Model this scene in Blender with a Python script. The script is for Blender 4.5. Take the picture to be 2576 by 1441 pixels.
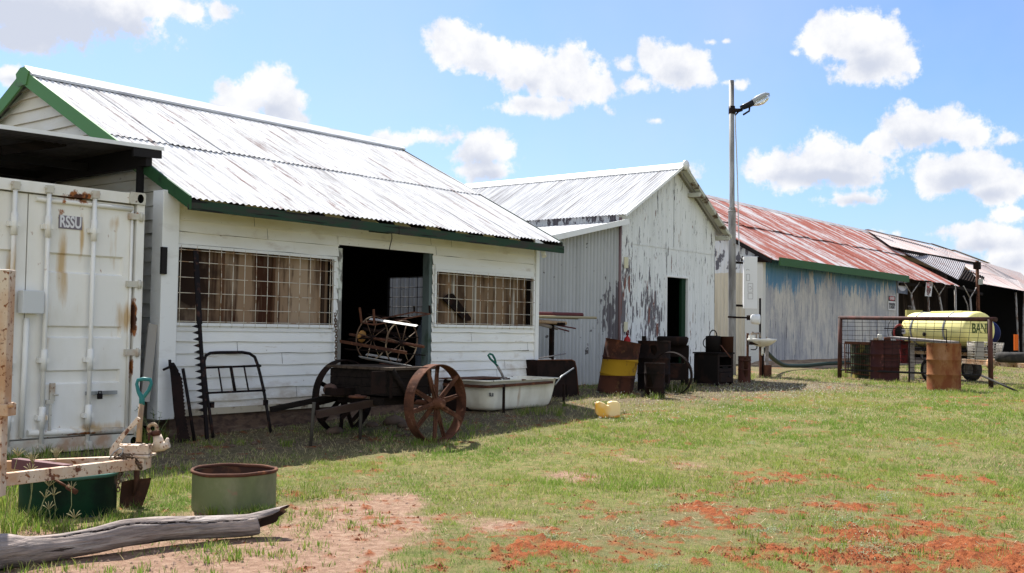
import bpy, math, random
import numpy as np
from mathutils import Vector, Matrix
R = math.radians
rnd = random.Random(7)
for _o in list(bpy.data.objects): bpy.data.objects.remove(_o)
sc = bpy.context.scene
col = sc.collection

# ------------------------------------------------------------------ camera
FPX, HX, HY, YAW, PITCH, ROLL, CAMZ = 2700.0, 1288.0, 720.5, R(38.8), math.atan(110.5/2700), 0.015, 1.25
_f = Vector((math.cos(YAW)*math.cos(PITCH), math.sin(YAW)*math.cos(PITCH), math.sin(PITCH)))
_r = _f.cross(Vector((0, 0, 1))).normalized(); _u = _r.cross(_f)
_r, _u = _r*math.cos(ROLL)+_u*math.sin(ROLL), _u*math.cos(ROLL)-_r*math.sin(ROLL)
cam = bpy.data.cameras.new('camera'); cam.lens = FPX/2576*36; cam.sensor_width = 36
cam.clip_start = .05; cam.clip_end = 9000
camo = bpy.data.objects.new('camera', cam); col.objects.link(camo); sc.camera = camo
camo.matrix_world = Matrix(((_r.x, _u.x, -_f.x, 0), (_r.y, _u.y, -_f.y, 0), (_r.z, _u.z, -_f.z, CAMZ), (0, 0, 0, 1)))
CP = Vector((0, 0, CAMZ))
FV = Vector((math.cos(YAW), math.sin(YAW), 0)); RV = Vector((math.sin(YAW), -math.cos(YAW), 0)); UP = Vector((0, 0, 1))

# ------------------------------------------------------------------ light
SUNV = Vector((.35, .72, 1.0)).normalized()          # towards the sun
sl = bpy.data.lights.new('sun', 'SUN'); sl.energy = 5.0; sl.angle = R(.5); sl.color = (1, .965, .90)
so = bpy.data.objects.new('sun', sl); col.objects.link(so)
so.rotation_euler = SUNV.to_track_quat('Z', 'Y').to_euler(); so.location = (0, 0, 30)
sc.view_settings.view_transform = 'Standard'; sc.view_settings.look = 'None'
sc.view_settings.exposure = EXPOSURE = 1.15
sc.view_settings.gamma = 1
W = bpy.data.worlds.new('World'); sc.world = W; W.use_nodes = True

def ray(px, py):
    return _f + _r*((px-HX)/FPX) - _u*((py-HY)/FPX)
def smooth(a, b, x):
    t = min(1, max(0, (x-a)/(b-a))); return t*t*(3-2*t)
def gz(x, y):                                        # lie of the land: it rises a little towards the sheds
    s = x*FV.x+y*FV.y
    return .28*smooth(8, 18, s)+.07*smooth(18, 32, s)
def P(px, py, X=None, Y=None, z=None, D=None):
    d = ray(px, py)
    if X is not None: t = X/d.x
    elif Y is not None: t = Y/d.y
    elif z is not None: t = (z-CAMZ)/d.z
    else: t = D/(d.x*FV.x+d.y*FV.y)
    return CP+d*t
def PG(px, py):
    z = .1
    for _ in range(30):
        p = P(px, py, z=z); z = z*.5+gz(p.x, p.y)*.5
    return Vector((p.x, p.y, gz(p.x, p.y)))
def project(p):
    v = p-CP; w = v.dot(_f); return HX+FPX*v.dot(_r)/w, HY-FPX*v.dot(_u)/w

class Fr:                                            # a local frame on the ground: right, up, away
    def __init__(s, px, py, p=None, yaw=0):
        s.O = PG(px, py) if p is None else p
        s.D = s.O.x*FV.x+s.O.y*FV.y; s.s = s.D/FPX*1.0
        m = Matrix.Rotation(yaw, 3, 'Z'); s.r = m@RV; s.f = m@FV
    def __call__(s, x, z, y=0):                      # pixels right, pixels up, metres away
        return s.O+s.r*(x*s.s)+UP*(z*s.s)+s.f*y
    def m(s, x, z, y=0): return s.O+s.r*x+UP*z+s.f*y

# ------------------------------------------------------------------ sky with cumulus
def sky():
    nt = W.node_tree; N = nt.nodes; L = nt.links; N.clear()
    out = N.new('ShaderNodeOutputWorld'); bg = N.new('ShaderNodeBackground'); L.new(bg.outputs[0], out.inputs[0])
    st = N.new('ShaderNodeTexSky'); st.sky_type = 'NISHITA'; st.sun_disc = False
    st.sun_elevation = math.asin(SUNV.z); st.sun_rotation = math.atan2(SUNV.x, SUNV.y)
    st.air_density = 1.0; st.dust_density = 1.2; st.ozone_density = 1.5; st.altitude = 250
    tc = N.new('ShaderNodeTexCoord')
    sep = N.new('ShaderNodeSeparateXYZ'); L.new(tc.outputs['Generated'], sep.inputs[0])
    def mt(op, a, b=None, c=None, clamp=False):
        n = N.new('ShaderNodeMath'); n.operation = op; n.use_clamp = clamp
        for i, v in enumerate((a, b, c)):
            if v is None: continue
            if isinstance(v, (int, float)): n.inputs[i].default_value = v
            else: L.new(v, n.inputs[i])
        return n.outputs[0]
    az = mt('ARCTAN2', sep.outputs[1], sep.outputs[0]); el = mt('ARCSINE', sep.outputs[2])
    cmb = N.new('ShaderNodeCombineXYZ'); L.new(az, cmb.inputs[0]); L.new(el, cmb.inputs[1])
    def noise(scale, det, rough, vec, w=0.):
        n = N.new('ShaderNodeTexNoise'); n.noise_dimensions = '3D'; n.inputs['Scale'].default_value = scale
        n.inputs['Detail'].default_value = det; n.inputs['Roughness'].default_value = rough
        if w:
            a = N.new('ShaderNodeVectorMath'); a.operation = 'ADD'; a.inputs[1].default_value = (w, w*.7, w*.3)
            L.new(vec, a.inputs[0]); vec = a.outputs[0]
        L.new(vec, n.inputs['Vector']); return n
    big = noise(26, 6, .62, tc.outputs['Generated'])
    fine = noise(75, 6, .65, tc.outputs['Generated'], 3.)
    blobs = [(110,10,330,105),(340,0,170,50),(60,95,120,40),(480,30,60,32),(556,28,50,30),(55,195,95,26),
        (668,222,70,60),(620,258,80,50),(700,262,70,48),(720,300,60,30),
        (1140,105,75,55),(1215,135,95,50),(1320,165,110,62),(1410,180,115,72),(1490,225,70,50),(1370,265,105,28),(1525,272,28,22),
        (1700,160,85,55),(1640,140,40,35),(1605,212,55,22),(1572,160,30,24),(1765,185,48,32),(1820,208,28,10),(1862,212,16,13),
        (2110,90,105,65),(2195,110,105,78),(2170,178,90,45),(2250,150,60,60),
        (1120,348,80,30),(1215,375,85,48),(1225,430,75,40),(990,352,80,22),
        (1975,425,105,55),(2075,400,100,68),(2150,420,95,55),(2215,365,50,40),(2330,315,110,55),(2425,340,110,40),(2285,280,45,30),(2535,345,60,20),
        (2420,430,130,55),(2505,465,90,52),(2370,455,80,45),(2165,500,105,22),
        (2480,600,105,42),(2545,645,80,70),(2440,590,60,25),(2545,540,50,25),(2190,585,60,14),(2330,640,90,18),
        (1748,430,36,22),(1652,304,22,9),(1787,106,20,9),(1826,104,12,6),(1998,132,16,10)]
    F = None
    for (x, y, rx, ry) in blobs:
        d = ray(x, y).normalized(); a0 = math.atan2(d.y, d.x); e0 = math.asin(d.z)
        q = max(.72, math.cos(math.atan((x-HX)/FPX)))
        n1 = N.new('ShaderNodeVectorMath'); n1.operation = 'SUBTRACT'; L.new(cmb.outputs[0], n1.inputs[0]); n1.inputs[1].default_value = (a0, e0, 0)
        n2 = N.new('ShaderNodeVectorMath'); n2.operation = 'MULTIPLY'; L.new(n1.outputs[0], n2.inputs[0])
        n2.inputs[1].default_value = (FPX/rx/q/q/1.12, FPX/ry/q/1.12, 0)
        n3 = N.new('ShaderNodeVectorMath'); n3.operation = 'LENGTH'; L.new(n2.outputs[0], n3.inputs[0])
        g = mt('SUBTRACT', 1, n3.outputs['Value'])
        g = mt('MULTIPLY', g, min(1., max(.35, ry/50)))
        F = g if F is None else mt('SMOOTH_MAX', F, g, .12)
    e = mt('ADD', F, mt('MULTIPLY', mt('SUBTRACT', big.outputs['Fac'], .5), 1.6))
    e = mt('ADD', e, mt('MULTIPLY', mt('SUBTRACT', fine.outputs['Fac'], .5), .85))
    mr = N.new('ShaderNodeMapRange'); mr.interpolation_type = 'SMOOTHSTEP'; L.new(e, mr.inputs[0])
    mr.inputs[1].default_value = .0; mr.inputs[2].default_value = .34; mask = mr.outputs[0]
    # extra-bright cumulus added behind the camera, out of view, to fill the shaded walls
    away = mt('SUBTRACT', mt('MULTIPLY', mt('ADD', mt('MULTIPLY', sep.outputs[0], -FV.x), mt('MULTIPLY', sep.outputs[1], -FV.y)), 1.6), .05, clamp=True)
    cu = noise(2.6, 6, .6, tc.outputs['Generated'], 2.)
    mb_ = N.new('ShaderNodeMapRange'); mb_.interpolation_type = 'SMOOTHSTEP'; L.new(mt('ADD', cu.outputs['Fac'], mt('MULTIPLY', away, .16)), mb_.inputs[0]); mb_.inputs[1].default_value = .53; mb_.inputs[2].default_value = .64
    back = mt('MULTIPLY', mb_.outputs[0], mt('MINIMUM', mt('MULTIPLY', away, 4), 1))
    # the undersides and cores of the bigger clouds are in their own shade
    grey = [(90,60,260,75,1.),(250,75,130,40,.9),(60,20,150,50,.8),(690,275,55,38,.55),(1330,215,60,28,.3),(1420,235,70,26,.3),(1350,262,60,16,.3),(1185,160,50,22,.25),(1205,405,55,42,.55),(1225,440,50,22,.6),
        (1700,185,55,22,.3),(2190,165,70,38,.6),(2170,130,60,30,.35),(2080,445,130,24,.65),(2140,420,70,34,.4),(1960,445,60,18,.4),(2330,350,90,30,.5),(2400,345,70,20,.3),(2420,455,90,26,.6),(2500,490,60,24,.6),(2160,508,80,12,.4),(2490,620,70,22,.5),(2545,665,50,28,.5),(60,205,70,12,.4)]
    G = None
    for (x, y, rx, ry, am) in grey:
        d = ray(x, y).normalized(); a0 = math.atan2(d.y, d.x); e0 = math.asin(d.z); q = max(.72, math.cos(math.atan((x-HX)/FPX)))
        n1 = N.new('ShaderNodeVectorMath'); n1.operation = 'SUBTRACT'; L.new(cmb.outputs[0], n1.inputs[0]); n1.inputs[1].default_value = (a0, e0, 0)
        n2 = N.new('ShaderNodeVectorMath'); n2.operation = 'MULTIPLY'; L.new(n1.outputs[0], n2.inputs[0]); n2.inputs[1].default_value = (FPX/rx/q/q/1.5, FPX/ry/q/1.5, 0)
        n3 = N.new('ShaderNodeVectorMath'); n3.operation = 'LENGTH'; L.new(n2.outputs[0], n3.inputs[0])
        g = mt('MULTIPLY', mt('SUBTRACT', 1, n3.outputs['Value'], clamp=True), am)
        G = g if G is None else mt('SMOOTH_MAX', G, g, .1)
    sh = noise(34, 5, .6, tc.outputs['Generated'], 9.)
    th = mt('ADD', G, mt('MULTIPLY', mt('SUBTRACT', sh.outputs['Fac'], .5), .9))
    mr2 = N.new('ShaderNodeMapRange'); mr2.interpolation_type = 'SMOOTHSTEP'; L.new(th, mr2.inputs[0])
    mr2.inputs[1].default_value = -.12; mr2.inputs[2].default_value = .55
    cc = N.new('ShaderNodeMix'); cc.data_type = 'RGBA'; L.new(mr2.outputs[0], cc.inputs[0])
    cc.inputs[6].default_value = (CLW, CLW, CLW*1.01, 1); cc.inputs[7].default_value = (CLW*.63, CLW*.675, CLW*.79, 1)
    # sky colour: the Nishita sky, scaled and a little paler towards the horizon by thin high cloud
    ms = N.new('ShaderNodeMix'); ms.data_type = 'RGBA'; ms.blend_type = 'MULTIPLY'; ms.inputs[0].default_value = 1
    L.new(st.outputs[0], ms.inputs[6]); ms.inputs[7].default_value = SKYMUL
    thin = noise(3.2, 5, .6, tc.outputs['Generated'], 5.)
    mr3 = N.new('ShaderNodeMapRange'); L.new(thin.outputs['Fac'], mr3.inputs[0]); mr3.inputs[1].default_value = .35; mr3.inputs[2].default_value = .75
    mr3.inputs[3].default_value = .0; mr3.inputs[4].default_value = .24
    veil = N.new('ShaderNodeMix'); veil.data_type = 'RGBA'; L.new(mr3.outputs[0], veil.inputs[0]); L.new(ms.outputs[2], veil.inputs[6])
    veil.inputs[7].default_value = (CLW*.72, CLW*.76, CLW*.82, 1)
    mx = N.new('ShaderNodeMix'); mx.data_type = 'RGBA'; L.new(mask, mx.inputs[0]); L.new(veil.outputs[2], mx.inputs[6]); L.new(cc.outputs[2], mx.inputs[7])
    mx2 = N.new('ShaderNodeMix'); mx2.data_type = 'RGBA'; L.new(back, mx2.inputs[0]); L.new(mx.outputs[2], mx2.inputs[6]); mx2.inputs[7].default_value = (CLW*1.22, CLW*1.28, CLW*1.36, 1)
    L.new(mx2.outputs[2], bg.inputs[0]); bg.inputs[1].default_value = .1
CLW = 4.75
SKYMUL = (.465, .58, .765, 1)
sky()

# ------------------------------------------------------------------ materials
def c8(r, g, b):
    f = lambda v: (v/255/12.92 if v/255 <= .04045 else ((v/255+.055)/1.055)**2.4)
    return (f(r), f(g), f(b))
def mat(name, base, rough=.8, layers=(), metal=0., bump=None, spec=.12, attr=None, trans=0., alpha=None, transm=0.):
    """layers: dict(c colour, s scale xyz, t (low, high), d detail, a amount, o offset, blobs, grad, sh shade var)"""
    m = bpy.data.materials.new(name); m.use_nodes = True; nt = m.node_tree; N = nt.nodes; L = nt.links
    b = N['Principled BSDF']; b.inputs['Roughness'].default_value = rough; b.inputs['Metallic'].default_value = metal
    b.inputs['Specular IOR Level'].default_value = spec
    if transm: b.inputs['Transmission Weight'].default_value = transm
    tc = N.new('ShaderNodeTexCoord'); V = tc.outputs['Object']
    def noise(s, d, o=0, r=.6):
        mp = N.new('ShaderNodeMapping'); mp.inputs['Scale'].default_value = s; mp.inputs['Location'].default_value = (o*1.7, o*2.3, o*3.1)
        L.new(V, mp.inputs[0]); n = N.new('ShaderNodeTexNoise'); n.inputs['Scale'].default_value = 1
        n.inputs['Detail'].default_value = d; n.inputs['Roughness'].default_value = r; L.new(mp.outputs[0], n.inputs['Vector'])
        return n.outputs['Fac']
    def mth(op, a, b_):
        n = N.new('ShaderNodeMath'); n.operation = op
        for i, v in enumerate((a, b_)):
            if isinstance(v, (int, float)): n.inputs[i].default_value = v
            else: L.new(v, n.inputs[i])
        return n.outputs[0]
    def rng(v, lo, hi, o0=0., o1=1.):
        n = N.new('ShaderNodeMapRange'); L.new(v, n.inputs[0]); n.inputs[1].default_value = lo; n.inputs[2].default_value = hi
        n.inputs[3].default_value = o0; n.inputs[4].default_value = o1; return n.outputs[0]
    if attr:
        at = N.new('ShaderNodeAttribute'); at.attribute_name = attr; cur = at.outputs['Color']
    else:
        rg = N.new('ShaderNodeRGB'); rg.outputs[0].default_value = (*base, 1); cur = rg.outputs[0]
    lastmask = None
    for i, ly in enumerate(layers):
        v = noise(ly.get('s', (5, 5, 5)), ly.get('d', 4), ly.get('o', i*3.7), ly.get('r', .6))
        for (ax, v0, v1, amt) in ly.get('grad', ()):
            sp = N.new('ShaderNodeSeparateXYZ'); L.new(V, sp.inputs[0])
            v = mth('ADD', v, rng(sp.outputs[ax], v0, v1, 0, amt))
        for (bx, by, bz, rx, ry, rz, amt) in ly.get('blobs', ()):
            n1 = N.new('ShaderNodeVectorMath'); n1.operation = 'SUBTRACT'; L.new(V, n1.inputs[0]); n1.inputs[1].default_value = (bx, by, bz)
            n2 = N.new('ShaderNodeVectorMath'); n2.operation = 'DIVIDE'; L.new(n1.outputs[0], n2.inputs[0]); n2.inputs[1].default_value = (rx, ry, rz)
            n3 = N.new('ShaderNodeVectorMath'); n3.operation = 'LENGTH'; L.new(n2.outputs[0], n3.inputs[0])
            v = mth('ADD', v, rng(n3.outputs['Value'], 0, 1, amt, 0))
        k = rng(v, ly['t'][0], ly['t'][1], 0, ly.get('a', 1.))
        mx = N.new('ShaderNodeMix'); mx.data_type = 'RGBA'; L.new(k, mx.inputs[0]); L.new(cur, mx.inputs[6]); mx.inputs[7].default_value = (*ly['c'], 1)
        cur = mx.outputs[2]; lastmask = k
    L.new(cur, b.inputs['Base Color'])
    if bump:
        s, d, st, dist = bump; bn = N.new('ShaderNodeBump'); bn.inputs['Strength'].default_value = st; bn.inputs['Distance'].default_value = dist
        L.new(noise(s, d, 21), bn.inputs['Height']); L.new(bn.outputs[0], b.inputs['Normal'])
    if trans:
        tr = N.new('ShaderNodeBsdfTranslucent'); L.new(cur, tr.inputs[0]); ms = N.new('ShaderNodeMixShader'); ms.inputs[0].default_value = trans
        L.new(b.outputs[0], ms.inputs[1]); L.new(tr.outputs[0], ms.inputs[2]); L.new(ms.outputs[0], N['Material Output'].inputs[0])
    return m

# ------------------------------------------------------------------ mesh builder
class MB:
    def __init__(s): s.v = []; s.f = []; s.m = []; s.sm = []
    def face(s, idx, m=0, sm=False): s.f.append(idx); s.m.append(m); s.sm.append(sm)
    def quad(s, a, b, c, d, m=0, sm=False):
        n = len(s.v); s.v += [Vector(a), Vector(b), Vector(c), Vector(d)]; s.face((n, n+1, n+2, n+3), m, sm)
    def poly(s, pts, m=0):
        n = len(s.v); s.v += [Vector(p) for p in pts]; s.face(tuple(range(n, n+len(pts))), m)
    def hexa(s, p, m=0):                             # 8 points: bottom loop 0-3, top loop 4-7
        n = len(s.v); s.v += [Vector(q) for q in p]
        for f in ((3, 2, 1, 0), (4, 5, 6, 7), (0, 1, 5, 4), (1, 2, 6, 5), (2, 3, 7, 6), (3, 0, 4, 7)): s.face(tuple(n+i for i in f), m)
    def box(s, x0, x1, y0, y1, z0, z1, m=0):
        s.hexa([(x0, y0, z0), (x1, y0, z0), (x1, y1, z0), (x0, y1, z0), (x0, y0, z1), (x1, y0, z1), (x1, y1, z1), (x0, y1, z1)], m)
    def obox(s, c, ax, ay, az, m=0, bev=0.):         # centre and three half-axis vectors, with small bevel by chamfered ends
        c = Vector(c); ax = Vector(ax); ay = Vector(ay); az = Vector(az)
        s.hexa([c-ax-ay-az, c+ax-ay-az, c+ax+ay-az, c-ax+ay-az, c-ax-ay+az, c+ax-ay+az, c+ax+ay+az, c-ax+ay+az], m)
    def beam(s, a, b, w, h, m=0, up=UP):             # rectangular bar from a to b
        a = Vector(a); b = Vector(b); d = (b-a).normalized(); x = d.cross(Vector(up))
        if x.length < 1e-3: x = d.cross(Vector((1, 0, 0)))
        x.normalize(); z = x.cross(d).normalized(); x = x*(w/2); z = z*(h/2)
        s.hexa([a-x-z, a+x-z, b+x-z, b-x-z, a-x+z, a+x+z, b+x+z, b-x+z], m)
    def tube(s, pts, r, n=10, m=0, cap=True, closed=False, sm=True):
        pts = [Vector(p) for p in pts]; k = len(pts); rs = r if isinstance(r, (list, tuple)) else [r]*k
        base = len(s.v); prev = None
        for i, p in enumerate(pts):
            if closed: t = pts[(i+1) % k]-pts[i-1]
            else: t = pts[min(i+1, k-1)]-pts[max(i-1, 0)]
            t.normalize()
            if prev is None:
                x = t.cross(UP)
                if x.length < .05: x = t.cross(Vector((1, 0, 0)))
            else: x = prev-t*prev.dot(t)
            x.normalize(); prev = x; y = t.cross(x)
            for j in range(n):
                a = 2*math.pi*j/n; s.v.append(p+(x*math.cos(a)+y*math.sin(a))*rs[i])
        for i in range(k if closed else k-1):
            i2 = (i+1) % k
            for j in range(n):
                j2 = (j+1) % n; s.face((base+i*n+j, base+i*n+j2, base+i2*n+j2, base+i2*n+j), m, sm)
        if cap and not closed:
            s.face(tuple(base+j for j in range(n))[::-1], m); s.face(tuple(base+(k-1)*n+j for j in range(n)), m)
    def lathe(s, c, prof, n=32, ax=UP, m=0, sm=True, arc=1.0, jit=None, caps=False):   # prof: (radius, height)
        c = Vector(c); ax = Vector(ax).normalized(); x = ax.cross(Vector((0, 1, 0)))
        if x.length < .05: x = ax.cross(Vector((1, 0, 0)))
        x.normalize(); y = ax.cross(x); base = len(s.v); nn = n if arc >= 1 else n+1
        for k, (r, h) in enumerate(prof):
            for j in range(nn):
                a = 2*math.pi*arc*j/n; rr = r*(1+(jit(a, h) if jit else 0))
                s.v.append(c+ax*h+(x*math.cos(a)+y*math.sin(a))*rr)
        for k in range(len(prof)-1):
            for j in range(n):
                j2 = (j+1) % nn if arc >= 1 else j+1
                s.face((base+k*nn+j, base+k*nn+j2, base+(k+1)*nn+j2, base+(k+1)*nn+j), m, sm)
        if caps:
            s.face(tuple(base+j for j in range(nn))[::-1], m); s.face(tuple(base+(len(prof)-1)*nn+j for j in range(nn)), m)
    def corr(s, p0, p1, q0, q1, pitch=.076, amp=.009, seg=6, m=0, rows=1, ph=0., sag=0.):   # corrugated sheet; p line -> q line
        p0, p1, q0, q1 = map(Vector, (p0, p1, q0, q1)); Lw = max((p1-p0).length, (q1-q0).length)
        nrm = (p1-p0 if (p1-p0).length > .01 else q1-q0).cross(q0-p0 if (q0-p0).length > .01 else q1-p1).normalized()
        k = max(2, int(Lw/pitch*seg)); base = len(s.v)
        for i in range(k+1):
            u = i/k; a = p0.lerp(p1, u); b = q0.lerp(q1, u); w = math.sin((u*Lw/pitch+ph)*2*math.pi)
            if seg <= 4: w = (1 if (i//2) % 2 else -1)
            for j in range(rows+1):
                t = j/rows; s.v.append(a.lerp(b, t)+nrm*(w*amp)-UP*(sag*4*t*(1-t)))
        for i in range(k):
            for j in range(rows):
                o = base+i*(rows+1)+j; s.face((o, o+rows+1, o+rows+2, o+1), m, seg > 4)
    def prism(s, pts, vec, m=0, msides=None):        # outline extruded along vec
        n = len(s.v); k = len(pts); vec = Vector(vec); pts = [Vector(p) for p in pts]
        s.v += pts+[p+vec for p in pts]
        s.face(tuple(range(n, n+k))[::-1], m); s.face(tuple(range(n+k, n+2*k)), m)
        for i in range(k):
            j = (i+1) % k; s.face((n+i, n+j, n+k+j, n+k+i), m if msides is None else msides)
    def build(s, name, mats, parent=None, local=False, at=None, bevel=0.):
        me = bpy.data.meshes.new(name); vs = s.v
        if parent is not None and not local:
            t = parent
            while t.parent is not None: t = t.parent
            inv = (Matrix.Translation(t.location)@t.rotation_euler.to_matrix().to_4x4()).inverted(); vs = [inv@v for v in vs]
        elif parent is None and at is not None:
            vs = [v-Vector(at) for v in vs]
        me.from_pydata([tuple(v) for v in vs], [], s.f)
        if not isinstance(mats, (list, tuple)): mats = [mats]
        for m_ in mats: me.materials.append(m_)
        me.polygons.foreach_set('material_index', s.m); me.polygons.foreach_set('use_smooth', s.sm)
        me.update()
        o = bpy.data.objects.new(name, me); col.objects.link(o)
        if parent is not None: o.parent = parent
        if at is not None and parent is None: o.location = at
        if bevel:
            bv = o.modifiers.new('bevel', 'BEVEL'); bv.width = bevel; bv.segments = 2; bv.limit_method = 'ANGLE'; bv.angle_limit = R(40)
        return o
def tag(o, label, cat=None, group=None, kind=None):
    if label: o['label'] = label
    if cat: o['category'] = cat
    if group: o['group'] = group
    if kind: o['kind'] = kind
    return o
def thing(name, label, cat, loc, group=None, rot=(0, 0, 0)):
    o = bpy.data.objects.new(name, None); col.objects.link(o); o.empty_display_size = .1
    o.location = loc; o.rotation_euler = rot; return tag(o, label, cat, group)
def copy_tree(o, parent=None):
    c = o.copy(); col.objects.link(c)
    if parent is not None: c.parent = parent
    for ch in list(o.children): copy_tree(ch, c)
    return c
def text(name, s, size, origin, xdir, zdir, m, parent, depth=.0015, align='CENTER', bold=0., sx=1., font=None):
    cu = bpy.data.curves.new(name, 'FONT'); cu.body = s; cu.size = size; cu.extrude = depth; cu.align_x = align; cu.align_y = 'CENTER'
    cu.offset = bold; cu.space_line = .95
    to = bpy.data.objects.new(name, cu); me = bpy.data.meshes.new_from_object(to)
    X = Vector(xdir).normalized(); Z = Vector(zdir).normalized(); Nn = X.cross(Z)
    mb = MB()
    for v in me.vertices: mb.v.append(Vector(origin)+X*(v.co.x*sx)+Z*v.co.y+Nn*v.co.z)
    for p in me.polygons: mb.face(tuple(p.vertices), 0)
    bpy.data.objects.remove(to); bpy.data.curves.remove(cu)
    return mb.build(name, m, parent)
# ------------------------------------------------------------------ shared materials
RUST = dict(c=(.17, .06, .025)); 
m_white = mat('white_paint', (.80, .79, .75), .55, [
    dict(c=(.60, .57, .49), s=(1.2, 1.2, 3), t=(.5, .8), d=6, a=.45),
    dict(c=(.66, .60, .44), s=(.6, .6, 2), t=(.62, .9), d=4, o=2, a=.7, grad=((2, 1.9, 2.5, .32),)), dict(c=(.30, .27, .23), s=(9, 9, 14), t=(.69, .73), d=6, o=4), dict(c=(.40, .30, .2), s=(3, 3, 30), t=(.66, .74), d=6, o=9, a=.6), dict(c=(.25, .2, .15), s=(26, 26, 26), t=(.72, .75), d=3, o=17), dict(c=(.42, .33, .24), s=(2, 2, 4), t=(.60, .80), d=6, o=19, a=.75, grad=((2, .80, .32, .28),))],  # yellow on the upper boards: warm ground bounce painted into the colour
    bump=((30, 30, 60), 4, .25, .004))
m_white_clean = mat('white_trim_paint', (.78, .78, .76), .5, [dict(c=(.50, .47, .42), s=(3, 3, 8), t=(.55, .8), d=6, a=.5),
    dict(c=(.22, .19, .16), s=(14, 14, 20), t=(.70, .74), d=5)])
m_roofwhite = mat('white_roof_paint', (.63, .625, .62), .95, [
    dict(c=(.36, .345, .34), s=(8, .8, .8), t=(.47, .62), d=9, a=.85, r=.78),
    dict(c=(.22, .16, .145), s=(12, .7, .7), t=(.55, .63), d=8, o=5, a=.85, r=.75),
    dict(c=(.20, .085, .06), s=(5, .6, .6), t=(.61, .67), d=8, o=8, a=.85, r=.78)], spec=.02)
m_roofclean = mat('pale_roof_paint', (.58, .58, .585), .9, [
    dict(c=(.36, .36, .37), s=(.7, 14, .7), t=(.44, .58), d=7, a=.85, r=.72), dict(c=(.22, .205, .205), s=(.6, 20, .6), t=(.55, .64), d=7, o=7, a=.8)], spec=.02)
m_roofred = mat('red_and_white_roof', (.50, .47, .47), .6, [
    dict(c=(.31, .10, .072), s=(1.6, .35, .35), t=(.43, .52), d=8, r=.72, o=3), dict(c=(.24, .075, .055), s=(3.2, .5, .5), t=(.57, .66), d=7, r=.7, o=12, a=.8),
    dict(c=(.62, .60, .60), s=(2.6, .55, .55), t=(.58, .64), d=8, r=.75, o=31, a=.9)])
m_grey_iron = mat('weathered_grey_iron', (.36, .34, .345), .8, [dict(c=(.26, .22, .22), s=(3, .6, 3), t=(.5, .65), d=6), dict(c=(.22, .1, .06), s=(4, 4, 4), t=(.60, .68), d=6)])
m_roofpale = mat('pale_rusty_roof', (.36, .32, .31), .55, [dict(c=(.36, .24, .21), s=(2.2, .4, .4), t=(.46, .60), d=7, a=.8), dict(c=(.2, .11, .09), s=(3, .5, .5), t=(.62, .7), d=6)])
m_green = mat('light_green_paint', (.11, .25, .085), .5, [dict(c=(.12, .15, .09), s=(4, 4, 4), t=(.55, .7), d=5)])
m_dkgreen = mat('weathered_dark_green_timber', (.028, .055, .035), .8, [dict(c=(.045, .042, .036), s=(2.2, 9, 9), t=(.48, .60), d=6), dict(c=(.015, .014, .013), s=(1.3, 30, 30), t=(.58, .63), d=4, o=7)])
m_black = mat('black_iron', (.018, .016, .016), .7)
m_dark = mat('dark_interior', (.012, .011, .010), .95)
m_dkwood = mat('dark_dirty_timber', (.017, .012, .010), .95, [dict(c=(.009, .007, .006), s=(3, 20, 20), t=(.45, .6), d=5)])
m_rust = mat('brown_rust', (.105, .045, .026), .85, [dict(c=(.065, .028, .02), s=(6, 6, 6), t=(.45, .62), d=7), dict(c=(.27, .105, .045), s=(9, 9, 9), t=(.58, .70), d=7, o=5, a=.7)], bump=((40, 40, 40), 5, .5, .004))
m_wheelrust = mat('red_brown_wheel_rust', (.115, .048, .028), .9, [dict(c=(.055, .024, .016), s=(7, 7, 7), t=(.42, .62), d=8), dict(c=(.30, .15, .10), s=(12, 12, 12), t=(.6, .7), d=6, o=6, a=.5)], bump=((60, 60, 60), 5, .5, .003))
m_dkrust = mat('dark_rust', (.018, .010, .008), .95, [dict(c=(.008, .006, .005), s=(5, 5, 5), t=(.45, .6), d=6), dict(c=(.046, .018, .011), s=(8, 8, 8), t=(.6, .72), d=6, o=5, a=.7)], bump=((40, 40, 40), 5, .4, .004))
m_iron = mat('dark_painted_iron', (.010, .007, .007), .55, [dict(c=(.07, .03, .02), s=(14, 14, 14), t=(.55, .7), d=5)])
m_orust = mat('orange_rust_drum', (.22, .095, .038), .85, [dict(c=(.33, .19, .11), s=(3, 3, 2), t=(.5, .66), d=6, a=.7), dict(c=(.17, .055, .022), s=(5, 5, 3), t=(.50, .60), d=7, o=5, grad=((2, .35, .0, .12),)), dict(c=(.07, .03, .02), s=(16, 16, 12), t=(.66, .7), d=5, o=8)])
m_chain = mat('rusty_chain_iron', (.13, .085, .055), .7, [dict(c=(.05, .03, .02), s=(50, 50, 50), t=(.5, .6))])
m_galv = mat('galvanised_steel', (.33, .34, .34), .45, [dict(c=(.22, .22, .22), s=(4, 4, 1.2), t=(.45, .65), d=5)], metal=.5)
m_galvwhite = mat('pale_galvanised_slat', (.36, .35, .33), .5, [dict(c=(.2, .15, .12), s=(9, 9, 9), t=(.6, .66))])
m_greywood = mat('silver_grey_wood', (.30, .27, .25), .9, [dict(c=(.19, .165, .155), s=(2, 14, 14), t=(.42, .62), d=7), dict(c=(.42, .385, .36), s=(3, 25, 25), t=(.55, .7), d=6, o=5, a=.7)])
m_handle = mat('worn_handle_timber', (.36, .25, .15), .75, [dict(c=(.22, .15, .1), s=(30, 30, 4), t=(.5, .65), d=5)])
m_teal = mat('teal_plastic', (.03, .16, .16), .45)
m_blade = mat('rusty_shovel_steel', (.070, .036, .026), .7, [dict(c=(.12, .055, .035), s=(12, 12, 12), t=(.5, .65), d=6)])
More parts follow.
